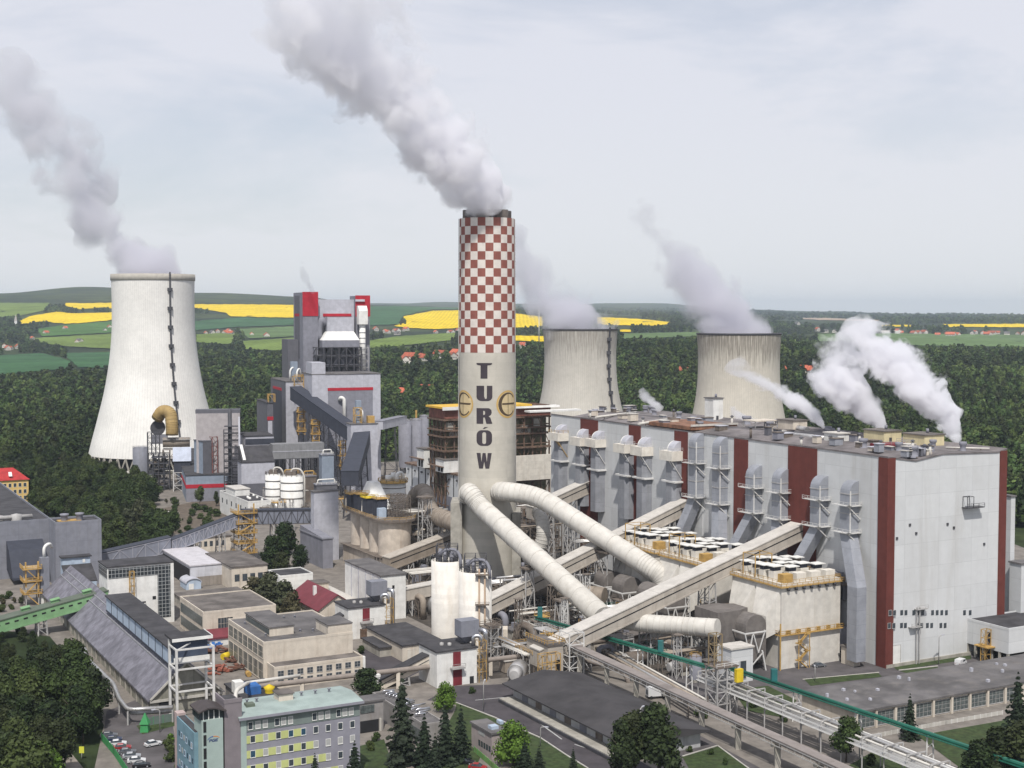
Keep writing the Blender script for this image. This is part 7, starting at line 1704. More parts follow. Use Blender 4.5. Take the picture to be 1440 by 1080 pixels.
# brown pipe on posts across the middle
P0 = G(344, 998); z = zat(P0, 967.5); P0 = Vector((P0.x, P0.y, z)); P1 = along(P0, V, 748, 921)
T = pipe('brown_pipe', 'long brown pipe on posts passing in front of the red door house', [P0 - V * 3 + Vector((0, 0, -5)), P0, P1, P1 + V * 9 - U * 3, P1 + V * 17 - U * 26 + Vector((0, 0, -1)), P1 + V * 19 - U * 27 + Vector((0, 0, -7))], .75, mat('brown_grey_pipe', (.24, .205, .18), amt=.4), ring=9, rad=3, n=12)
b = MB(); B0 = Vector(T.location)
for px in (352, 425, 520, 560, 638, 690, 730, 767):
    t_ = ext(P0, V, px, z); c = P0 + V * t_ - B0; c.z = P0.z - B0.z + (P1.z - P0.z) * t_ / (P1 - P0).length; b.box(c.x - .55, c.y - .55, -B0.z, c.x + .55, c.y + .55, c.z - .6)
b.build('post', CREAM, T)
T = pipe('silver_vent_pipe', 'pale pipe arching over the dark roof left of the office roof', [G(332, 985, 14) - Vector((0, 0, 6)), G(331, 972, 14), G(345, 962, 14.0), P0 + V * 1 + Vector((0, .6, 1.2)), P0 + V * 16 + Vector((0, 1.2, 1.2))], .5, PIPEW, rad=2, n=10)
T, lv, lu, h = building('plant_room', 'dark flat roofed plant room with blue sheet behind the office', 'building', (345, 1010), 983, 317, 400, STONEG, ROOFD)
MB().box(2, 3, h + .01, 5.5, 9, h + 2.2).build('blue_sheet', BLUET, T); MB().box(-1, 6, h + .01, 1.5, 9, h + 3.2).build('white_tank', WHITEP, T); b = MB(); b.lathe([(1.2, h), (1.2, h + .8), (1.6, h + 1.6), (.01, h + 2.4)], 14, (lv * .7, 3)); b.build('yellow_cowl', YELB, T)
# low canal wall, fences
def fence(name, label, pts, h, m, post, pm, cat='fence'):
    P = [G(*p) for p in pts]; T = thing(name, label, cat, P[0], 0); b = MB(); c = MB()
    for p, q in zip(P[:-1], P[1:]):
        a, e = p - P[0], q - P[0]; b.beam((a.x, a.y, h * .5), (e.x, e.y, h * .5), .08, h * .9); k = max(1, int((e - a).length / post))
        for i in range(k + 1): r_ = a.lerp(e, i / k); c.beam((r_.x, r_.y, 0), (r_.x, r_.y, h), .14)
    b.build('panel', m, T); c.build('post', pm, T)
fence('green_fence', 'bright green panel fence along the row of parked cars', [(143, 1042), (160, 1062), (185, 1100)], 2.2, GFENCE, 2.5, GFENCE)
fence('green_fence', 'low green fence in front of the pinkish pavilion', [(667, 1058), (692, 1080), (720, 1104)], 1.6, mat('pale_green_fence', (.16, .30, .09)), 2.5, GFENCE)
fence('wire_fence', 'grey green mesh fence panels under the silver pipes', [(202, 1022), (243, 1015)], 2.4, mat('mesh_panel', (.12, .16, .14)), 2.2, GFENCE)
fence('white_fence', 'pale railing strip along the grass before the window hall', [(1218, 1040), (1330, 1019), (1410, 1005)], 1.2, CONCL, 2.0, STEELW)
fence('green_fence', 'short green railing among trees at the left edge', [(-30, 962), (20, 955)], 1.3, GFENCE, 2.5, GFENCE)
fence('concrete_wall', 'low concrete wall at the foot of the white tower by the forest', [(0, 700), (60, 690), (120, 668), (190, 690)], 2.0, CONC, 6, CONC, 'wall')
# ------------------------------------------------------------------ vegetation
def leafmat(name, c1, c2, c3, k=.42):
    m, t, b = newmat(name)
    g = t.add('ShaderNodeNewGeometry'); oi = t.add('ShaderNodeObjectInfo')
    c = t.mix(g.outputs['Random Per Island'], c1, c2)
    c = t.mix(t.rng(oi.outputs['Random'], .25, .95, 0, .75), c, c3)
    tc = t.add('ShaderNodeTexCoord'); n = t.noise(tc.outputs['Object'], .35, 3, .6)
    c = t.mix(1.0, c, t.rng(n, .3, .7, 1 - k, 1 + k), 'MULTIPLY')
    t.l.new(c, b.inputs['Base Color']); b.inputs['Roughness'].default_value = .7; b.inputs['Specular IOR Level'].default_value = .2
    return m
LEAF = leafmat('broadleaf_foliage', (.020, .034, .010), (.042, .066, .017), (.055, .070, .020))
LEAFB = leafmat('bright_spring_foliage', (.04, .085, .012), (.095, .165, .02), (.075, .13, .018))
LEAFD = leafmat('deep_green_foliage', (.010, .020, .007), (.028, .045, .013), (.038, .045, .016))
LEAFS = leafmat('spruce_needles', (.010, .018, .010), (.022, .034, .017), (.028, .036, .022))
LEAFA = leafmat('grey_green_foliage', (.03, .036, .018), (.055, .062, .03), (.07, .06, .03))
LEAFF = leafmat('forest_canopy', (.028, .050, .014), (.042, .072, .019), (.074, .098, .026), .2)
t = NT(LEAFF); b_ = t.n['Principled BSDF']; src = b_.inputs['Base Color'].links[0].from_socket
g_ = t.add('ShaderNodeNewGeometry'); nb = t.noise(g_.outputs['Position'], .0042, 5, .65)
cc_ = t.mix(1.0, src, t.rng(nb, .36, .64, .62, 1.75), 'MULTIPLY'); nw = t.noise(g_.outputs['Position'], .009, 3, .6)
t.l.new(t.mix(t.rng(nw, .58, .74, 0, .5), cc_, (.040, .034, .016)), b_.inputs['Base Color'])
BARK = mat('bark', (.075, .06, .05), var=.3, scale=2, amt=.3)
def quads_mesh(name, C, N, S, m, core=None):
    n = len(C); r1 = rng.normal(size=(n, 3)); T_ = np.cross(N, r1); T_ /= np.linalg.norm(T_, axis=1)[:, None] + 1e-9
    B_ = np.cross(N, T_); S = S[:, None]
    P = np.stack([C - T_ * S - B_ * S * .7, C + T_ * S - B_ * S * .5, C + T_ * S * .8 + B_ * S * .7, C - T_ * S * .7 + B_ * S * .6], 1).reshape(-1, 3)
    F = np.arange(n * 4).reshape(-1, 4).tolist(); V_ = P.tolist()
    if core is not None:
        k = len(V_)
        for (cc, rr_) in core:
            bm = bmesh.new(); bmesh.ops.create_icosphere(bm, subdivisions=1, radius=1); k = len(V_)
            V_ += [tuple(np.array(v.co) * rr_ + cc) for v in bm.verts]; F += [[v.index + k for v in f.verts] for f in bm.faces]; bm.free()
    me = bpy.data.meshes.new(name); me.from_pydata(V_, [], F); me.materials.append(m); me.update()
    return me
def broad(h, w, n, ls, m, seed, base=.2, core=True, nl=9):
    r = np.random.default_rng(seed); L = []
    for i in range(nl):
        a = r.uniform(0, 6.28); f = (i + .5) / nl; z = h * (base + .16 + (1 - base - .25) * f); rad = w * .5 * (.62 - .35 * abs(f - .38)) ; off = w * .28 * (1 - f * .75) * r.uniform(.5, 1.1)
        L.append((np.array([off * math.cos(a), off * math.sin(a), z]), np.array([rad, rad, rad * r.uniform(.75, 1.05)])))
    C, N, S = [], [], []
    for i in range(n):
        c, rad = L[r.integers(nl)]; d = r.normal(size=3); d /= np.linalg.norm(d); d[2] = d[2] * .9 + .12
        k = r.uniform(.72, 1.12); C.append(c + d * rad * k); nn = d + r.normal(size=3) * .55; N.append(nn / np.linalg.norm(nn)); S.append(ls * r.uniform(.55, 1.25))
    return quads_mesh('crown', np.array(C), np.array(N), np.array(S), m, [(c, rad * .72) for c, rad in L] if core else None)
def conifer(h, w, n, ls, m, seed):
    r = np.random.default_rng(seed); C, N, S = [], [], []
    for i in range(n):
        f = r.uniform(0, 1) ** .75; tier = round(f * 13) / 13; f2 = .6 * tier + .4 * f; z = h * (.07 + .93 * (1 - f2) ** 1.0) if False else h * (.06 + .92 * (1 - f2))
        a = r.uniform(0, 6.28); k = int(a * 11 / 6.28); a = (k + .5 + r.normal() * .22) * 6.28 / 11 + tier * 9
        R_ = w * .5 * (f2 ** .85) * (.8 + .3 * math.sin(k * 2.1 + tier * 17)); q = math.sqrt(r.uniform(.12, 1)); 
        C.append((R_ * q * math.cos(a), R_ * q * math.sin(a), z - R_ * q * .30)); nn = np.array([math.cos(a) * .45, math.sin(a) * .45, .85]) + r.normal(size=3) * .35; N.append(nn / np.linalg.norm(nn)); S.append(ls * r.uniform(.5, 1.15) * (.45 + .6 * f2))
    core = [(np.array([0, 0, h * (.1 + .16 * i)]), np.array([w * .30 * (1 - i * .17)] * 2 + [h * .11])) for i in range(5)]
    return quads_mesh('crown', np.array(C), np.array(N), np.array(S), m, core)
def trunkmesh(h, r, limbs, seed):
    rs = random.Random(seed); b = MB(); b.cyl((0, 0, -.3), (0, 0, h * .55), r, r * .6, n=8); b.cyl((0, 0, h * .55), (0, 0, h * .9), r * .6, r * .15, n=8)
    for i in range(limbs):
        z = h * rs.uniform(.25, .6); a = rs.uniform(0, 6.28); L = h * rs.uniform(.2, .32); b.cyl((0, 0, z), (L * math.cos(a) * .7, L * math.sin(a) * .7, z + L * .8), r * .4, r * .1, n=6)
    return b.mesh('trunk', BARK)
PROTO = {}
def protos():
    for i in range(4): PROTO['broad', i] = (broad(12, 9, 2300, .34, LEAF, i), trunkmesh(12, .25, 5, i), 12, 9)
    for i in range(2): PROTO['bright', i] = (broad(9, 9.5, 2300, .28, LEAFB, 20 + i, base=.05), trunkmesh(9, .25, 4, i), 9, 9.5)
    for i in range(3): PROTO['deep', i] = (broad(15, 9, 2800, .35, LEAFD, 40 + i, base=.08, nl=12), trunkmesh(15, .3, 6, i), 15, 9)
    for i in range(3): PROTO['spruce', i] = (conifer(16, 7.2, 2600, .46, LEAFS, 60 + i), trunkmesh(15, .22, 0, i), 16, 7.2)
    for i in range(2): PROTO['grey', i] = (broad(11, 7, 1300, .36, LEAFA, 80 + i, base=.1), trunkmesh(11, .2, 5, i), 11, 7)
    for i in range(2): PROTO['bush', i] = (broad(3, 4, 420, .26, LEAF, 90 + i, base=-.1, nl=6), None, 3, 4)
    for i in range(2): PROTO['brightbush', i] = (broad(2.6, 3.4, 420, .22, LEAFB, 94 + i, base=-.1, nl=6), None, 2.6, 3.4)
protos()
TREES = {'broad': 'broadleaf_tree', 'bright': 'round_tree', 'deep': 'dense_tree', 'spruce': 'spruce_tree', 'grey': 'slender_tree', 'bush': 'bush', 'brightbush': 'bush'}
def plant(kind, p, h, wf, label, group=None, seed=None):
    n = len([1 for k in PROTO if k[0] == kind]); i = random.randrange(n) if seed is None else seed % n; cm, tm, h0, w0 = PROTO[kind, i]
    T = thing(TREES[kind], label, 'bush' if 'bush' in kind else 'tree', p, random.uniform(0, 6.28), group); s = h / h0; T.scale = (s * wf, s * wf, s)
    o = bpy.data.objects.new('crown', cm); COL.objects.link(o); o.parent = T
    if tm: o = bpy.data.objects.new('trunk', tm); COL.objects.link(o); o.parent = T
    return T
def tree(kind, px, gy, yt, wf, label, group=None, seed=None):
    A = G(px, gy); return plant(kind, A, zat(A, yt), wf, label, group, seed)
for k, px, gy, yt, wf, lb in [
 ('spruce', 566, 1076, 944, .95, 'tallest dark spruce beside the right end of the office'), ('spruce', 597, 1084, 1002, 1.1, 'broad dark spruce second in the row right of the office'),
 ('spruce', 626, 1076, 984, 1.0, 'dark spruce in the middle of the spruce row'), ('spruce', 648, 1072, 990, 1.0, 'bluish dark spruce at the right end of the spruce row'), ('spruce', 612, 1100, 1030, 1.0, 'low dark spruce filling the front of the spruce row'),
 ('spruce', 499, 1112, 1040, 1.2, 'spruce overlapping the office front at its right end'), ('spruce', 443, 1112, 1058, 1.1, 'spruce tip before the middle of the office front'), ('spruce', 806, 1092, 1050, 1.0, 'small lone green cone tree on the verge'),
 ('spruce', 1279, 1040, 974, 1.05, 'lone dark spruce before the window hall'), ('spruce', 1430, 1052, 943, 1.1, 'tall dark spruce at the right edge of the picture'), ('spruce', 738, 1098, 1040, 1.5, 'dark blue green conifer below the bright round tree'), ('spruce', 758, 1100, 1048, 1.4, 'squat dark conifer beside the verge path'),
 ('bright', 627, 1002, 962, .9, 'yellow green young tree under the red doors'), ('bright', 722, 1078, 1018, .95, 'bright green round tree by the pinkish pavilion'), ('deep', 514, 992, 938, 1.5, 'dense dark round tree behind the office roof'),
 ('deep', 893, 1095, 998, 1.1, 'big dark tree hiding the near end of the goods shed'), ('deep', 926, 1098, 988, 1.15, 'tallest lobe of the dark tree pair before the goods shed'), ('deep', 875, 1100, 1012, 1.0, 'lower left tree of the dark clump before the goods shed'),
 ('broad', 1190, 1072, 1008, 1.0, 'leafy tree growing up through the pipe racks'), ('deep', 1400, 1100, 1022, 1.6, 'broad dark trees in the lower right corner'), ('deep', 1372, 1108, 1040, 1.4, 'lower dark tree left in the lower right corner'), ('deep', 1440, 1104, 1010, 1.5, 'dark tree cut by the right edge below the spruce'), ('deep', 1455, 1090, 1030, 1.4, 'dark tree mostly outside the lower right corner'),
 ('deep', 402, 806, 733, 1.0, 'tall dark tree beneath the truss bridge'), ('deep', 383, 808, 752, 1.1, 'green tree left of the tall dark one under the truss bridge'), ('deep', 422, 808, 765, 1.1, 'lower dark tree right of the tall one under the truss bridge'), ('deep', 395, 815, 775, 1.3, 'low foliage at the foot of the trees under the truss bridge'),
 ('grey', 358, 866, 812, 1.2, 'brownish green tree left in the clump behind the workshops'), ('grey', 378, 870, 806, 1.2, 'brownish green tree in the middle of the clump behind the workshops'), ('grey', 398, 874, 816, 1.2, 'brownish green tree right in the clump behind the workshops'), ('grey', 410, 880, 832, 1.1, 'brownish green tree nearest the red roof'),
 ('broad', 281, 712, 684, .8, 'small lone tree before the red banded pump house'), ('spruce', 218, 705, 664, .8, 'dark narrow conifer at the forest edge by the steelwork'), ('deep', 304, 712, 690, .7, 'small dark tree left of the white roof hut building'),
 ('grey', 180, 766, 716, 1.0, 'grey green conifer like tree in front of the mid forest'), ('grey', 195, 760, 702, .8, 'slender grey green tree before the mid forest'), ('bright', 112, 985, 945, .5, 'light green sapling in the dark wood on the left'), ('bright', 62, 1112, 1050, 1.0, 'lighter green tree in the lower left corner'),
]: tree(k, px, gy, yt, wf, lb)
for k, px, gy, h, lb in [('bush', 320, 772, 3.4, 'round bush in front of the cream building with arched windows'), ('bush', 508, 920, 2.6, 'clipped bush in the yard by the dark roofed store'), ('bush', 664, 975, 1.8, 'low bush at the foot of the red doors'), ('bush', 530, 1042, 2.2, 'clipped round bush by the office annex'), ('bush', 520, 1055, 2.4, 'dark hedge mound beside the office annex'), ('brightbush', 240, 1044, 2.2, 'yellow green bush beside the turquoise wing'), ('bush', 236, 1056, 3.0, 'dark bush beside the turquoise wing'), ('bush', 240, 1072, 2.6, 'lower dark bush by the slate plinth'), ('brightbush', 252, 1082, 2.2, 'yellow bush at the corner of the slate plinth'),
    ('bush', 1000, 1062, 1.5, 'low hedge clump on the grass by the conveyor pier'), ('bush', 1020, 1075, 1.6, 'second hedge clump on the grass by the conveyor pier'), ('bush', 970, 1058, 1.5, 'hedge clump at the corner of the verge'), ('bush', 1048, 985, 2.4, 'bush below the right run of green pipe'), ('bush', 1062, 995, 2.6, 'larger bush beside the pipe rack foot'), ('bush', 1100, 1014, 2.6, 'dark bush under the pipe rack posts'), ('bush', 1225, 1078, 2.8, 'bush beside the leafy tree in the pipe racks'), ('bush', 985, 1010, 3.0, 'bush at the end of the goods shed')]:
    plant(k, G(px, gy), h, 1.0, lb)
for i_ in range(1): pass
def inside(p, poly):
    x, y = p; c = False; n = len(poly)
    for i in range(n):
        x1, y1 = poly[i]; x2, y2 = poly[(i + 1) % n]
        if (y1 > y) != (y2 > y) and x < (x2 - x1) * (y - y1) / (y2 - y1) + x1: c = not c
    return c
def scatter(poly, n, md, kinds, hr, wf, label, group):
    rs = random.Random(len(poly) * 7 + n); x0, x1 = min(p[0] for p in poly), max(p[0] for p in poly); y0, y1 = min(p[1] for p in poly), max(p[1] for p in poly); P = []; tries = 0
    while len(P) < n and tries < n * 60:
        tries += 1; x, y = rs.uniform(x0, x1), rs.uniform(y0, y1)
        if not inside((x, y), poly): continue
        q = G(x, y)
        if any((q - o).length < md for o in P): continue
        P.append(q); k = rs.choice(kinds); plant(k, q, rs.uniform(*hr), wf * rs.uniform(.9, 1.2), label[k] if isinstance(label, dict) else label, group)
scatter([(-60, 1015), (20, 985), (52, 962), (80, 950), (108, 975), (138, 1020), (136, 1040), (120, 1052), (60, 1006), (40, 1004), (50, 1030), (92, 1095), (60, 1130), (-60, 1130)], 60, 4.2, ['deep', 'broad', 'deep', 'deep'], (10.5, 15.5), 1.0, {'deep': 'dark dense tree in the wood at the lower left', 'broad': 'leafy mid green tree in the wood at the lower left'}, 'trees of the lower left wood')
scatter([(-60, 985), (-60, 896), (20, 890), (70, 893), (74, 945), (30, 968)], 46, 2.8, ['deep'], (3.5, 6), 1.1, 'dark tree in the shade behind the green gallery', 'trees behind the green gallery')
scatter([(-20, 862), (-20, 838), (30, 836), (44, 852), (30, 860)], 12, 2.6, ['bush', 'grey'], (1.8, 3.5), 1.1, {'bush': 'scrub bush below the ochre stair tower at left', 'grey': 'scrubby small tree below the ochre stair tower at left'}, 'scrub by the ochre stair tower')
scatter([(40, 700), (110, 660), (185, 678), (216, 698), (222, 722), (222, 742), (248, 752), (236, 766), (200, 790), (150, 790), (75, 730), (45, 722)], 150, 6.6, ['broad', 'broad', 'deep', 'broad'], (9.5, 14.5), 1.05, {'broad': 'leafy tree in the wood before the white cooling tower', 'deep': 'darker tree in the wood before the white cooling tower'}, 'wood before the white cooling tower')
scatter([(-60, 665), (-60, 640), (60, 640), (110, 648), (100, 660), (30, 690)], 46, 8, ['broad', 'deep'], (10, 15), 1.1, {'broad': 'leafy tree behind the yellow house', 'deep': 'dark tree behind the yellow house'}, 'trees behind the yellow house')
scatter([(238, 752), (232, 700), (262, 716), (300, 716), (318, 730), (300, 748)], 34, 3.0, ['bush', 'bush', 'grey'], (1.5, 4.0), 1.2, {'bush': 'scrub bush on the bare earth before the red banded pump house', 'grey': 'small scrubby tree on the bare earth before the red banded pump house'}, 'scrub on the bare earth')
scatter([(830, 640), (920, 632), (985, 640), (975, 655), (840, 655)], 26, 8, ['broad', 'deep', 'bright'], (12, 18), 1.1, {'broad': 'green tree between the two old cooling towers', 'deep': 'dark tree between the two old cooling towers', 'bright': 'light green tree between the two old cooling towers'}, 'trees between the old cooling towers')

# ------------------------------------------------------------------ the wide forest: one mass, crowns placed by geometry nodes
def lowtree(seed, h, w, m): return broad(h, w, 150, 1.15, m, seed, base=.1, nl=7)
def mass(name, pts, scl, meshes, seed):
    me = bpy.data.meshes.new(name); me.from_pydata([tuple(p) for p in pts], [], [])
    at = me.attributes.new('tree_scale', 'FLOAT_VECTOR', 'POINT'); at.data.foreach_set('vector', np.asarray(scl, float).ravel())
    o = bpy.data.objects.new(name, me); COL.objects.link(o)
    ng = bpy.data.node_groups.new(name + '_scatter', 'GeometryNodeTree'); ng.interface.new_socket('Geometry', in_out='INPUT', socket_type='NodeSocketGeometry'); ng.interface.new_socket('Geometry', in_out='OUTPUT', socket_type='NodeSocketGeometry')
    N, L = ng.nodes, ng.links; gi = N.new('NodeGroupInput'); go = N.new('NodeGroupOutput')
    inst = N.new('GeometryNodeInstanceOnPoints'); L.new(gi.outputs[0], inst.inputs['Points'])
    join = N.new('GeometryNodeGeometryToInstance')
    for i, mm in enumerate(meshes):
        po = bpy.data.objects.new('forest_crown', mm); oi = N.new('GeometryNodeObjectInfo'); oi.inputs['Object'].default_value = po
        L.new(oi.outputs['Geometry'], join.inputs[0])
    L.new(join.outputs[0], inst.inputs['Instance']); inst.inputs['Pick Instance'].default_value = True
    rv = N.new('FunctionNodeRandomValue'); rv.data_type = 'INT'; rv.inputs[4].default_value = 0; rv.inputs[5].default_value = len(meshes) - 1; L.new(rv.outputs[2], inst.inputs['Instance Index'])
    rr_ = N.new('FunctionNodeRandomValue'); rr_.data_type = 'FLOAT_VECTOR'; rr_.inputs[0].default_value = (0, 0, 0); rr_.inputs[1].default_value = (.08, .08, 6.28); L.new(rr_.outputs[0], inst.inputs['Rotation'])
    na = N.new('GeometryNodeInputNamedAttribute'); na.data_type = 'FLOAT_VECTOR'; na.inputs[0].default_value = 'tree_scale'; L.new(na.outputs[0], inst.inputs['Scale'])
    L.new(inst.outputs[0], go.inputs[0])
    md = o.modifiers.new('scatter', 'NODES'); md.node_group = ng
    return o
HS = [(0, 8, 493, 1), (0, 15, 492, 0), (0, 3, 489, 3), (0, 22, 491, 0), (0, 105, 483, 0), (0, 112, 482, 2), (0, 152, 462, 0), (0, 160, 464, 3), (0, 146, 466, 2), (0, 88, 464, 3), (0, 60, 470, 0), (0, 45, 478, 3),
      (1, 297, 470, 2), (1, 304, 469, 3), (1, 312, 470, 0), (1, 320, 469, 1), (1, 326, 471, 0), (1, 288, 471, 3), (1, 352, 472, 0), (1, 372, 475, 1),
      (2, 526, 466, 0), (2, 545, 469, 1), (2, 551, 467, 0), (2, 558, 467, 0), (2, 566, 466, 3), (2, 572, 465, 0), (2, 628, 469, 0), (2, 635, 469, 1), (2, 642, 467, 0), (2, 560, 471, 2), (2, 538, 468, 3), (2, 612, 469, 0),
      (3, 565, 512, 1), (3, 573, 509, 0), (3, 581, 507, 1), (3, 590, 506, 1), (3, 597, 508, 0), (3, 612, 504, 1), (3, 620, 503, 0), (3, 633, 506, 0), (3, 641, 503, 1), (3, 727, 490, 0), (3, 737, 488, 0), (3, 607, 556, 0), (3, 566, 560, 3),
      (4, 1121, 457, 2), (4, 1149, 466, 3), (4, 1163, 468, 2), (4, 1170, 468, 2), (4, 1192, 468, 3), (4, 1262, 469, 1), (4, 1270, 470, 0), (4, 1285, 471, 1), (4, 1292, 470, 0), (4, 1300, 470, 1), (4, 1322, 473, 0), (4, 1331, 472, 3), (4, 1342, 474, 1), (4, 1347, 473, 0), (4, 1364, 471, 2), (4, 1371, 470, 3), (4, 1379, 470, 0), (4, 1391, 473, 1), (4, 1399, 471, 1), (4, 1406, 470, 0), (4, 1420, 471, 2), (4, 1428, 472, 3), (4, 1436, 472, 0),
      (5, 961, 528, 1), (5, 968, 529, 1), (5, 1088, 530, 1), (5, 1104, 531, 0), (5, 1134, 526, 1), (5, 1140, 527, 0)]
for cl, px, py, kd in HS: FIELDS.append([(px - 5, py - 5), (px + 6, py - 5), (px + 6, py + .6), (px - 5, py + .6)])
pts, scl = [], []
rs = random.Random(77)
fx0 = np.array([[min(p[0] for p in f), max(p[0] for p in f), min(p[1] for p in f), max(p[1] for p in f)] for f in FIELDS])
y = 436.0
while y < 745:
    sx_ = 4.2 if y < 470 else (5.5 if y < 510 else 8.0); sy_ = 1.1 if y < 470 else (1.7 if y < 510 else 3.3)
    x = -330.0
    while x < 1780:
        px, py = x + rs.uniform(-.5, .5) * sx_, y + rs.uniform(-.5, .5) * sy_; x += sx_
        if any(inside((px, py), FIELDS[i]) for i in np.nonzero((fx0[:, 0] <= px) & (fx0[:, 1] >= px) & (fx0[:, 2] <= py) & (fx0[:, 3] >= py))[0]): continue
        if py > 648 and px < 1085: continue
        if py > 682 and px < 1405: continue
        p = gnd(px, py)
        if p.y > 15000: continue
        if p.y > 2600:
            # scattered copses between the fields: denser in bands
            k = math.sin(p.x / 310 + 1.7 * math.sin(p.y / 640)) + math.sin(p.y / 420 + p.x / 900)
            if k < -.5 and p.y < 7500: continue
        if any((p.x - c.x) ** 2 + (p.y - c.y) ** 2 < 60 ** 2 for c in (C1, C2, C3)): continue
        tp = proj((p.x, p.y, p.z + 14))
        if any(inside((tp[0], tp[1] - .5), FIELDS[i]) or inside((tp[0], (tp[1] + py) / 2), FIELDS[i]) for i in range(len(FIELDS))): continue
        q = loc(BT, p)
        if -8 < q.x < BW + 5 and -30 < q.y < BL + 8: continue
        pts.append((p.x, p.y, p.z - .5)); f = rs.uniform(.75, 1.3); wsc = max(1.0, sx_ * 1.5 * p.y / FPX / 9.0) ; hsc = f * (1.0 + min(.5, p.y / 12000)); scl.append((wsc * rs.uniform(.85, 1.2), wsc * rs.uniform(.85, 1.2), hsc * (1.15 if p.x > 400 and p.y < 1800 else 1)))
    y += sy_
FM = [lowtree(200 + i, 15, 10, LEAFF) for i in range(4)] + [lowtree(210, 15, 9.5, LEAFD), lowtree(211, 16, 8.5, LEAFD), lowtree(212, 13, 10.5, LEAF)]
fo = mass('forest', pts, scl, FM, 1); fo['kind'] = 'stuff'
print('forest trees', len(pts))
# ------------------------------------------------------------------ vehicles
PAINT = {n: mat('paint_' + n, c, var=.05, amt=.1, rough=.3, spec=.6, streak=False) for n, c in {'white': (.62, .62, .62), 'black': (.015, .015, .018), 'silver': (.32, .33, .35), 'red': (.30, .02, .02), 'grey': (.11, .115, .125), 'navy': (.02, .03, .07), 'lime': (.45, .5, .08)}.items()}
HEADL = mat('headlight_glass', (.55, .55, .52), amt=0, rough=.15); TAILL = mat('tail_light', (.3, .01, .01), amt=0, rough=.2)
def car(p, heading, col, label, van=False, group=None):
    T = thing('van' if van else 'car', label, 'van' if van else 'car', p, heading, group); L, W = (4.9, 1.95) if van else (4.4, 1.8); m = PAINT[col]
    if van: prof = [(-L / 2, .35), (L / 2, .35), (L / 2, .95), (L * .38, 1.15), (L * .24, 1.95), (-L * .47, 2.0), (-L / 2, 1.2)]; roof = None
    else: prof = [(-L / 2, .35), (L / 2, .35), (L / 2 - .03, .72), (L * .24, .92), (-L * .36, .95), (-L / 2 + .05, .9)]
    b = MB(); b.prism(prof, 'y', -W / 2, W / 2); b.build('body', m, T)
    if not van:
        b = MB(); lo = [(-L * .40, -W / 2 + .04, .94), (L * .23, -W / 2 + .04, .92), (L * .23, W / 2 - .04, .92), (-L * .40, W / 2 - .04, .94)]; hi = [(-L * .27, -W / 2 + .24, 1.42), (L * .05, -W / 2 + .24, 1.45), (L * .05, W / 2 - .24, 1.45), (-L * .27, W / 2 - .24, 1.42)]
        b.frustum(lo, hi); b.build('window', GLASS, T); b = MB(); b.frustum([(x, y, z + .003) for x, y, z in hi], [(x * .95, y * .93, z + .06) for x, y, z in hi]); b.build('roof', m, T)
    else:
        b = MB(); b.prism([(L * .37, 1.2), (L * .25, 1.88), (L * .262, 1.9), (L * .385, 1.22)], 'y', -W / 2 + .12, W / 2 - .12); b.box(-L * .1, -W / 2 - .015, 1.15, L * .25, -W / 2 - .002, 1.7); b.box(-L * .1, W / 2 + .002, 1.15, L * .25, W / 2 + .015, 1.7); b.build('window', GLASS, T)
    for sx in (-.3, .31):
        for sy in (-1, 1): b = MB(); b.cyl((L * sx, sy * (W / 2 - .2), .33), (L * sx, sy * (W / 2 + .02), .33), .33, n=14); wl = b.build('wheel', TYRE, T); b = MB(); b.cyl((L * sx, sy * (W / 2 + .021), .33), (L * sx, sy * (W / 2 + .035), .33), .19, n=12); b.build('rim', PAINT['silver'], wl)
    for sy in (-1, 1): b = MB(); b.box(L / 2 - .02, sy * W * .32 - .18, .58, L / 2 + .02, sy * W * .32 + .18, .72); b.build('headlight', HEADL, T); b = MB(); b.box(-L / 2 - .03, sy * W * .38 - .12, .7, -L / 2 + .0, sy * W * .38 + .12, .88); b.build('tail_light', TAILL, T)
    return T
row = [('grey', 'dark grey car farthest in the row by the green fence'), ('navy', 'dark blue car second in the row by the green fence'), ('white', 'white car near the far end of the parked row'), ('red', 'red car in the parked row by the green fence'), ('grey', 'grey car just nearer than the red one'), ('silver', 'silver car in the near half of the parked row'), ('white', 'white car near the near end of the parked row'), ('black', 'black car nearest in the parked row by the green fence')]
a, e = G(153, 1037), G(199, 1079)
for k, (c, lb) in enumerate(row): q = a.lerp(e, k / 7); car(Vector((q.x, q.y, .07)), R(14), c, lb, group='cars parked by the green fence')
q = G(215.5, 1049); car(Vector((q.x, q.y, .07)), R(38), 'white', 'white hatchback standing alone in the parking lot')
q = G(655, 1074); car(Vector((q.x, q.y, .03)), R(-20), 'black', 'black car parked before the green fence of the pavilion'); q = G(672, 1082); car(Vector((q.x, q.y, .03)), R(-20), 'red', 'dark red car cut by the bottom edge'
)
q = G(1351, 935); car(Vector((q.x, q.y, .07)), R(48), 'white', 'white van parked in front of the stilt building', van=True)
q = G(74, 722); car(Vector((q.x, q.y, .03)), R(-20), 'lime', 'pale lime van beyond the left grey hall', van=True)
q = G(1152, 938); car(Vector((q.x, q.y, .07)), R(20), 'grey', 'small dark vehicle before the nearest dust filter')
q = G(920, 982); T = thing('truck', 'white box truck on the road behind the goods shed', 'truck', Vector((q.x, q.y, .08)), R(15)); MB().box(-2.2, -1.2, .8, 2.4, 1.2, 3.3).build('cargo_box', PAINT['white'], T); MB().prism([(2.41, .5), (4.2, .5), (4.2, 1.5), (3.8, 2.5), (2.41, 2.5)], 'y', -1.1, 1.1).build('cab', PAINT['white'], T); MB().box(-2.26, -.6, 1.3, -2.21, .5, 2.6).build('rear_window', GLASS, T)
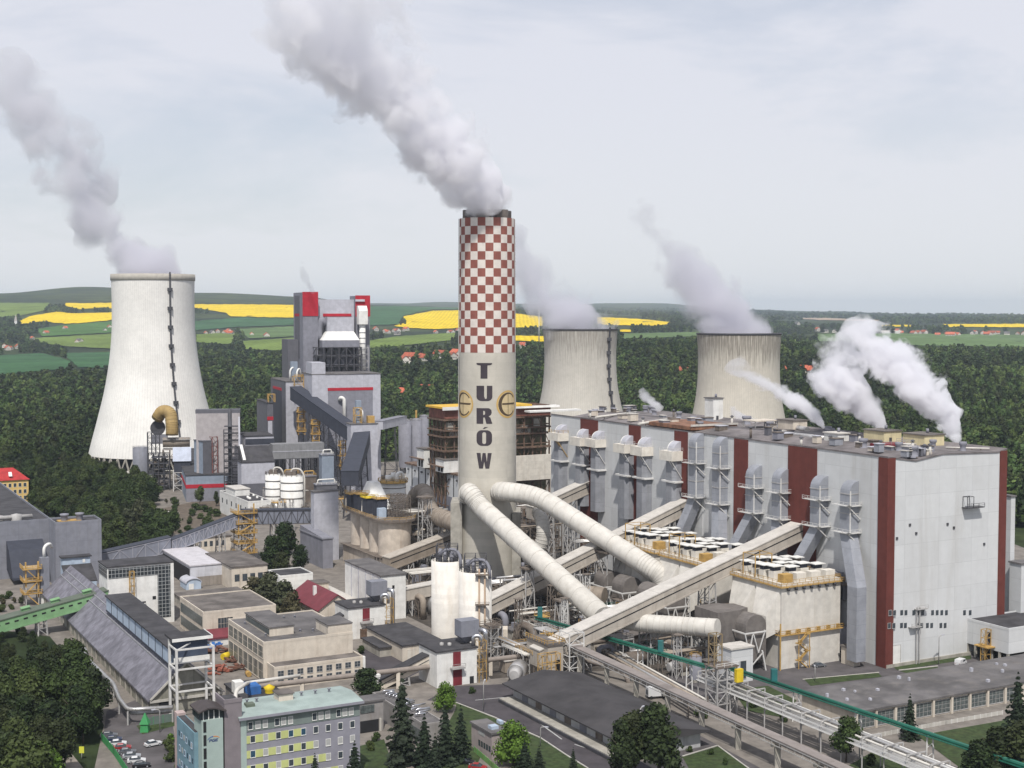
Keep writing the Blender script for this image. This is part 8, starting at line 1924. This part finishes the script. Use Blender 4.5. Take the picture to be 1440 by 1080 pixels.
for x in (-1.3, 3.2):
    for s in (-1, 1): b = MB(); b.cyl((x, s * .9, .5), (x, s * 1.2, .5), .5, n=14); b.build('wheel', TYRE, T)
# lamps, signs, masts
def lamp(px, gy, h, label, grp='street lamps of the plant'):
    q = G(px, gy); T = thing('street_lamp', label, 'street lamp', q, random.uniform(0, 6.28), grp); b = MB(); b.tube(fillet([(0, 0, 0), (0, 0, h), (1.4, 0, h + .3)], .6), .13, 8); b.build('pole', STEEL, T); b = MB(); b.box(1.1, -.2, h + .2, 2.2, .2, h + .42); b.build('lamp_head', GREYL, T)
for px, gy, h, lb in ((1320, 935, 9, 'tall lamp on the grass strip by the white van'), (1146, 958, 4, 'short white lamp at the end of the grass island'), (92, 1080, 6, 'lamp by the path in the lower left wood'), (60, 1030, 8, 'lamp leaning over the path at the left edge'), (760, 1050, 5, 'low lamp by the verge of the dark road'), (680, 1000, 8, 'lamp at the corner of the dark road'), (900, 1040, 8, 'lamp near the end of the goods shed'), (225, 1030, 6, 'lamp before the mesh fence')): lamp(px, gy, h, lb)
q = G(115, 1068); T = thing('yellow_sign', 'bright yellow sign board on a post in the lower left wood', 'sign', q, 0); MB().cyl((0, 0, 0), (0, 0, 1.6), .06, n=8).build('post', STEEL, T); MB().box(-.6, -.08, 1.61, .6, .08, 3.2).build('board', mat('lemon_sign', (.62, .62, .06), amt=.05), T)
q = G(597, 1086); T = thing('blue_sign', 'small blue sign on a post under the spruces', 'sign', q, 0); MB().cyl((0, 0, 0), (0, 0, 1.8), .05, n=8).build('post', STEEL, T); MB().box(-.4, -.05, 1.81, .4, .05, 2.6).build('board', mat('blue_sign_face', (.05, .25, .5), amt=.05), T)
q = G(204, 1029); T = thing('green_kiosk', 'green pointed shelter standing by the mesh fence', 'kiosk', q, 0); MB().frustum([(-1.1, -1.1, 0), (1.1, -1.1, 0), (1.1, 1.1, 0), (-1.1, 1.1, 0)], [(-.9, -.9, 2.2), (.9, -.9, 2.2), (.9, .9, 2.2), (-.9, .9, 2.2)]).build('wall', GFENCE, T); MB().frustum([(-1.2, -1.2, 2.21), (1.2, -1.2, 2.21), (1.2, 1.2, 2.21), (-1.2, 1.2, 2.21)], [(-.1, -.1, 5), (.1, -.1, 5), (.1, .1, 5), (-.1, .1, 5)]).build('roof', GFENCE, T)
q = gnd(758, 484); T = thing('wind_mast', 'thin white mast beyond the forest left of the old tower', 'mast', q, 0); MB().cyl((0, 0, 0), (0, 0, zat(q, 461)), 1.2, .7, n=10).build('pole', WHITEP, T)

# ------------------------------------------------------------------ far village houses
def house_meshes(roofm, L, W, h):
    a = MB(); a.prism([(0, 0), (W, 0), (W, h), (W / 2, h + W * .42), (0, h)], 'y', 0, L); r = MB(); s = .84
    r.prism([(-.8, h - .8 * s + .1), (W / 2, h + W * .42 + .1), (W + .8, h - .8 * s + .1), (W + .8, h - .8 * s + .6), (W / 2, h + W * .42 + .7), (-.8, h - .8 * s + .6)], 'y', -.8, L + .8)
    wn = MB()
    for k in range(3): wn.box(W * (.18 + .27 * k), -.1, h * .35, W * (.18 + .27 * k) + 1.3, -.01, h * .35 + 1.8); wn.box(-.1, L * (.15 + .28 * k), h * .35, -.01, L * (.15 + .28 * k) + 1.3, h * .35 + 1.8)
    return a.mesh('wall', HOUSEW), r.mesh('roof', roofm), wn.mesh('window', GLASS)
HM = [house_meshes(TILE, 14, 10, 5), house_meshes(TILE, 20, 11, 6), house_meshes(ROOF, 16, 10, 5), house_meshes(TILE, 11, 9, 6)]
CLN = {0: 'houses by the far left fields', 1: 'houses right of the white cooling tower', 2: 'houses below the middle rapeseed field', 3: 'red roofed houses in the forest behind the chimney', 4: 'houses of the village at the right horizon', 5: 'houses in the forest beside the old towers'}
CLL = {0: 'far small house with red or grey roof by the left fields', 1: 'far small house right of the white cooling tower', 2: 'far small house below the middle rapeseed field', 3: 'red roofed house in the forest behind the chimney', 4: 'far pale house in the village at the right horizon', 5: 'red roofed house in the forest beside the old towers'}
rs = random.Random(9)
for cl, px, py, kd in HS:
    q = gnd(px, py); T = thing('village_house', CLL[cl], 'house', q, rs.choice([.3, -.5, 1.2, TH, .9]), CLN[cl]); s = rs.uniform(.95, 1.3) * (1.25 if q.y > 4500 else 1.0); T.scale = (s, s, s)
    for nm, mm in zip(('wall', 'roof', 'window'), HM[kd]): o = bpy.data.objects.new(nm, mm); COL.objects.link(o); o.parent = T
q = gnd(1240, 470); T = thing('farm_shed', 'long white farm shed in the village at the right horizon', 'shed', q, .05); MB().box(0, 0, 0, 75, 16, 9).build('wall', WHITEP, T); MB().prism([(-.5, 9.01), (16.5, 9.01), (8, 13)], 'x', -.5, 75.5).build('roof', GALT, T)
q = gnd(20, 464); T = thing('church', 'small white church with pointed spire at the far left', 'church', q, .2); MB().box(0, 0, 0, 12, 30, 12).build('nave', WHITEP, T); MB().box(2, -8, 0, 10, -.02, 30).build('tower', WHITEP, T); b = MB(); b.frustum([(1.5, -8.5, 30.01), (10.5, -8.5, 30.01), (10.5, .5, 30.01), (1.5, .5, 30.01)], [(5.9, -4.1, 52), (6.1, -4.1, 52), (6.1, -3.9, 52), (5.9, -3.9, 52)]); b.build('spire', mat('church_spire', (.4, .36, .33)), T); MB().prism([(-.5, 12.01), (12.5, 12.01), (6, 19)], 'y', -.01, 30.5).build('roof', TILE, T)
# yellow house, cream house, red roofs at the left edge
def hiphouse(name, label, near, ytop, xl, xr, wm, rm, rise, wins=None):
    A, h, lu, lv = blk(near, ytop, xl, xr); lu = max(10, min(lu, 16)); T = thing(name, label, 'house', A)
    MB().box(0, 0, 0, lv, lu, h).build('wall', wm, T); e = .8
    b = MB(); lo = [(-e, -e, h + .01), (lv + e, -e, h + .01), (lv + e, lu + e, h + .01), (-e, lu + e, h + .01)]; k = lu * .45; hi = [(k, lu * .48, h + rise), (lv - k, lu * .48, h + rise), (lv - k, lu * .52, h + rise), (k, lu * .52, h + rise)]; b.frustum(lo, hi); b.build('roof', rm, T)
    if wins:
        for z in wins[1]: winrow(T, 'y', 2, lv - 2, wins[0], z, 1.5, 2.1, frame=WHITEP)
        for k in range(4): b = MB(); x = lv * (.15 + .2 * k); b.prism([(0, h + rise * .35), (2.6, h + rise * .35), (2.6, h + rise * .7)], 'x', x, x + 1.8); b.build('dormer', WHITEP, T)
    return T
hiphouse('yellow_house', 'big yellow house with crimson roof at the left edge', (-70, 712), 680, -90, 40, YWALL, TILER, 6.5, (15, (1.5, 5.2, 9.0)))
hiphouse('cream_house', 'little salmon cream house at the forest edge by the white tower', (82, 645), 636, 72, 105, mat('salmon_render', (.55, .38, .28), amt=.2), CREAM, 3)
hiphouse('red_roof_shed', 'low dark red roofed shed behind the left grey hall', (12, 728), 719, 5, 44, CREAM, TILER, 2.5)
# ------------------------------------------------------------------ steam and smoke: closed volumes of drifting vapour
def plume(name, label, S, dens, ns, seed=0, n=150, tail=.25, colr=(.965, .962, .976), aniso=.25, cat='steam', spread=.95, vox=None, small=(.34, .62), gaps=0.0, knob=1, amp=2.4, soft=2.4, late=-.25, wide=1.15):
    # S: spine points (world), each with its radius; billows are overlapping puffs fused into one skin
    base = Vector(S[0][0]); P = [(Vector(p) - base, r) for p, r in S]
    z0, z1 = P[0][0].z, max(p.z for p, r in P)
    rs = random.Random(seed); bm = bmesh.new(); K = len(P) - 1
    def ball(c, r):
        m_ = Matrix.Translation(c) @ Matrix.Rotation(rs.uniform(0, 6), 4, 'X') @ Matrix.Diagonal((r, r, r * rs.uniform(.8, 1), 1)); bmesh.ops.create_icosphere(bm, subdivisions=2 if r > 3 else 1, radius=1, matrix=m_)
    for i in range(n):
        f = (i + rs.random()) / n; k = f ** .9 * K; j = min(K - 1, int(k)); t_ = k - j; c = P[j][0].lerp(P[j + 1][0], t_); r = P[j][1] * (1 - t_) + P[j + 1][1] * t_
        d = Vector((rs.gauss(0, 1), rs.gauss(0, 1), rs.gauss(0, 1))).normalized(); q = rs.random() ** .5
        s = r * rs.uniform(*small) * (1.1 - .35 * q)
        c2 = c + d * (q * spread * r); c2.z = max(c2.z, s * .55 - (0 if f > .1 else .3 * s))
        ball(c2, s)
        for _ in range(knob): e = Vector((rs.gauss(0, 1), rs.gauss(0, 1), rs.gauss(0, 1))).normalized(); ball(c2 + e * s * rs.uniform(.75, 1.0), s * rs.uniform(.22, .5))
    for j in range(K * 3):
        k = j / 3; i = int(k); c = P[i][0].lerp(P[i + 1][0], k - i); r = P[i][1] * (1 - k + i) + P[i + 1][1] * (k - i)
        if rs.random() > gaps * (j / (K * 3)): ball(c, r * .85)
    me = bpy.data.meshes.new(name); bm.to_mesh(me); bm.free()
    tmp = bpy.data.objects.new(name, me); COL.objects.link(tmp); md = tmp.modifiers.new('fuse', 'REMESH'); md.mode = 'VOXEL'; md.voxel_size = vox or max(.35, np.mean([r for p, r in P]) * .11)
    dg = bpy.context.evaluated_depsgraph_get(); me2 = bpy.data.meshes.new_from_object(tmp.evaluated_get(dg)); bpy.data.objects.remove(tmp); me2.name = name
    me2.materials.clear()
    m = bpy.data.materials.new(name + '_vapour'); m.use_nodes = True; t = NT(m); t.n.remove(t.n['Principled BSDF'])
    tc = t.add('ShaderNodeTexCoord'); o = tc.outputs['Object']; sx = t.add('ShaderNodeSeparateXYZ'); t.l.new(o, sx.inputs[0])
    f = t.math('DIVIDE', t.math('SUBTRACT', sx.outputs[2], z0), z1 - z0, clamp=True)
    off = t.add('ShaderNodeVectorMath', operation='ADD'); t.l.new(o, off.inputs[0]); off.inputs[1].default_value = (seed * 37.1, seed * 11.3, seed * 5.)
    ramp = t.add('ShaderNodeValToRGB'); cr = ramp.color_ramp; cr.interpolation = 'LINEAR'
    xs = [p.x for p, r in P]; ys = [p.y for p, r in P]; rm = max(r for p, r in P); x0, x1, y0, y1 = min(xs) - 1, max(xs) + 1, min(ys) - 1, max(ys) + 1
    while len(cr.elements) > 1: cr.elements.remove(cr.elements[-1])
    for i, (p, r) in enumerate(P):
        q = min(1, max(0, (p.z - z0) / (z1 - z0))); e = cr.elements[0] if i == 0 else cr.elements.new(q); e.position = q; e.color = ((p.x - x0) / (x1 - x0), (p.y - y0) / (y1 - y0), r / rm, 1)
    t.l.new(f, ramp.inputs[0]); sc = t.add('ShaderNodeSeparateColor'); t.l.new(ramp.outputs[0], sc.inputs[0])
    dx = t.math('SUBTRACT', sx.outputs[0], t.math('MULTIPLY_ADD', sc.outputs[0], x1 - x0, x0)); dy = t.math('SUBTRACT', sx.outputs[1], t.math('MULTIPLY_ADD', sc.outputs[1], y1 - y0, y0))
    d = t.math('DIVIDE', t.math('SQRT', t.math('ADD', t.math('MULTIPLY', dx, dx), t.math('MULTIPLY', dy, dy))), t.math('MULTIPLY', sc.outputs[2], rm * wide))
    n1 = t.noise(off.outputs[0], ns, 8, .60, .35); n2 = t.noise(off.outputs[0], ns * .4, 2, .5)
    v = t.math('ADD', t.math('MULTIPLY', t.math('SUBTRACT', n1, .5), amp), t.math('MULTIPLY', t.math('SUBTRACT', n2, .5), amp * .6))
    lim = t.math('MULTIPLY_ADD', f, late, .98)
    v = t.math('MULTIPLY', t.math('ADD', v, t.math('SUBTRACT', lim, d)), soft, clamp=True)
    thin = t.rng(f, 0, 1, 1.0, tail, False)
    pv = t.add('ShaderNodeVolumePrincipled'); pv.inputs['Color'].default_value = (*colr, 1); pv.inputs['Anisotropy'].default_value = aniso
    t.l.new(t.math('MULTIPLY', t.math('MULTIPLY', v, thin), dens), pv.inputs['Density']); t.l.new(pv.outputs[0], t.n['Material Output'].inputs['Volume'])
    me2.materials.append(m)
    ob = bpy.data.objects.new(name, me2); COL.objects.link(ob); ob.location = base; tag(ob, label, cat); return ob
def spine(L, Y0, Y1=None):
    # (px, py, radius in px) along the plume
    n = len(L); Y1 = Y1 or Y0; out = []
    for i, (x, y, r) in enumerate(L):
        Y = Y0 + (Y1 - Y0) * i / (n - 1); out.append((D(x, y, Y), r * Y / FPX))
    return out
plume('smoke_plume', 'big white and grey smoke plume leaning left from the chequered chimney', spine([(686, 296, 31), (674, 274, 44), (640, 238, 62), (614, 198, 70), (572, 152, 72), (524, 116, 76), (480, 80, 92), (466, 40, 100), (474, 0, 102), (474, -50, 104)], CH.y, CH.y - 55), .36, .10, n=200, tail=.15, seed=1, colr=(.966, .962, .978), amp=3.7, soft=2.5, late=-.22, wide=1.22)
plume('steam_cloud', 'tall grey steam cloud drifting left from the white cooling tower', spine([(214, 388, 52), (200, 370, 48), (176, 346, 46), (150, 318, 48), (128, 286, 50), (108, 250, 60), (94, 212, 66), (76, 175, 62), (46, 148, 60), (14, 116, 56)], C1.y, C1.y + 30), .14, .040, n=150, tail=.40, seed=2, colr=(.875, .87, .90), amp=3.6, soft=1.9, late=-.30, wide=1.15)
plume('steam_cloud', 'low grey steam cloud over the old tower next to the chimney', spine([(816, 466, 50), (800, 448, 50), (780, 428, 48), (758, 402, 46), (740, 372, 42), (722, 340, 38)], C2.y, C2.y + 30), .16, .045, n=100, tail=.40, seed=3, colr=(.865, .86, .895), amp=3.2, soft=1.7, late=-.30, wide=1.15)
plume('steam_cloud', 'grey steam cloud over the farther right old tower', spine([(1038, 470, 56), (1024, 448, 56), (1004, 424, 52), (984, 396, 50), (956, 370, 50), (930, 344, 48), (900, 316, 42)], C3.y, C3.y + 30), .16, .045, n=110, tail=.36, seed=4, colr=(.865, .86, .895), amp=3.3, soft=1.7, late=-.34, wide=1.15)
plume('steam_jet', 'dense white steam jet at the right end of the boiler house roof', spine([(1346, 622, 6), (1341, 606, 15), (1324, 580, 27), (1302, 556, 34), (1282, 532, 38), (1262, 510, 42), (1238, 490, 44), (1206, 470, 34)], 478, 500), 1.1, .20, n=130, tail=.25, seed=5, amp=3.7, soft=2.4, late=-.22, wide=1.25)
plume('steam_jet', 'white steam puffs rising above the pale roof hut', spine([(1241, 606, 6), (1232, 590, 16), (1210, 568, 29), (1188, 548, 38), (1174, 528, 42), (1176, 506, 40), (1196, 488, 34)], 492, 505), .9, .20, n=120, tail=.22, seed=6, amp=3.9, soft=2.2, late=-.28, wide=1.25)
plume('steam_jet', 'slim white steam jet leaning left over the middle of the roof', spine([(1158, 601, 4), (1150, 590, 10), (1132, 574, 16), (1112, 560, 18), (1090, 546, 20), (1062, 532, 24), (1026, 520, 26)], 500, 520), .9, .26, n=80, tail=.14, seed=7, amp=2.2, soft=2.6, late=-.25, wide=1.25)
plume('steam_wisp', 'small white steam wisp on the far part of the boiler house roof', spine([(926, 574, 8), (918, 566, 12), (908, 558, 11), (902, 550, 8)], 590, 595), .5, .3, n=30, seed=8, tail=.5, amp=2.6)
plume('steam_wisp', 'thin pale steam wisp by the tall white lift hut', spine([(1070, 596, 11), (1052, 590, 15), (1040, 584, 13), (1030, 576, 9)], 560, 565), .35, .3, n=30, seed=9, tail=.6, amp=2.6)
plume('smoke_wisp', 'faint dark smoke wisp above the left red topped tower', spine([(440, 410, 5), (434, 400, 7), (428, 388, 8), (424, 374, 6)], 900, 905), .10, .2, n=24, colr=(.55, .56, .6), seed=10, tail=.5, cat='smoke', amp=2.6)
# ------------------------------------------------------------------ separate repeated loose pieces into parts of their own
def split_loose(o, cap=60):
    me = o.data
    bm = bmesh.new(); bm.from_mesh(me); bm.verts.ensure_lookup_table(); seen = set(); groups = []
    for v in bm.verts:
        if v.index in seen: continue
        st = [v]; seen.add(v.index); g = []
        while st:
            a = st.pop(); g.append(a.index)
            for e in a.link_edges:
                w_ = e.other_vert(a)
                if w_.index not in seen: seen.add(w_.index); st.append(w_)
        groups.append(g)
    if len(groups) < 2 or len(groups) > cap: bm.free(); return
    idx = {}
    for i, g in enumerate(groups):
        for v in g: idx[v] = i
    polys = [[] for _ in groups]
    for f in bm.faces: polys[idx[f.verts[0].index]].append(f)
    for i, g in enumerate(groups):
        mp = {v: k for k, v in enumerate(g)}; nm = bpy.data.meshes.new(me.name)
        nm.from_pydata([tuple(bm.verts[v].co) for v in g], [], [[mp[v.index] for v in f.verts] for f in polys[i]])
        for m_ in me.materials: nm.materials.append(m_)
        nm.polygons.foreach_set('use_smooth', [f.smooth for f in polys[i]]); nm.update()
        if i == 0: o.data = nm
        else:
            c = bpy.data.objects.new(o.name.split('.')[0], nm); COL.objects.link(c); c.parent = o.parent
    bm.free()
SPLITN = ('pier', 'post', 'stilt', 'rest_platform', 'opening', 'roof_cowl', 'roof_vent', 'wall_rib', 'drainpipe', 'buttress', 'duct_inlet_block', 'soot_hopper', 'roof_fan', 'skylight', 'silver_pipe', 'white_roof_pipe', 'pipe_post', 'slot_window', 'riser_band', 'frame_floor', 'roof_batten', 'gutter', 'pipe_support', 'roof_unit', 'top_fitting', 'leftover_panel', 'floor_slab', 'vent_stub', 'landing', 'stiffener', 'rack_steel')
for o in list(scene.objects):
    if o.type == 'MESH' and o.parent and o.data.users == 1 and o.name.split('.')[0] in SPLITN and not o.children: split_loose(o)
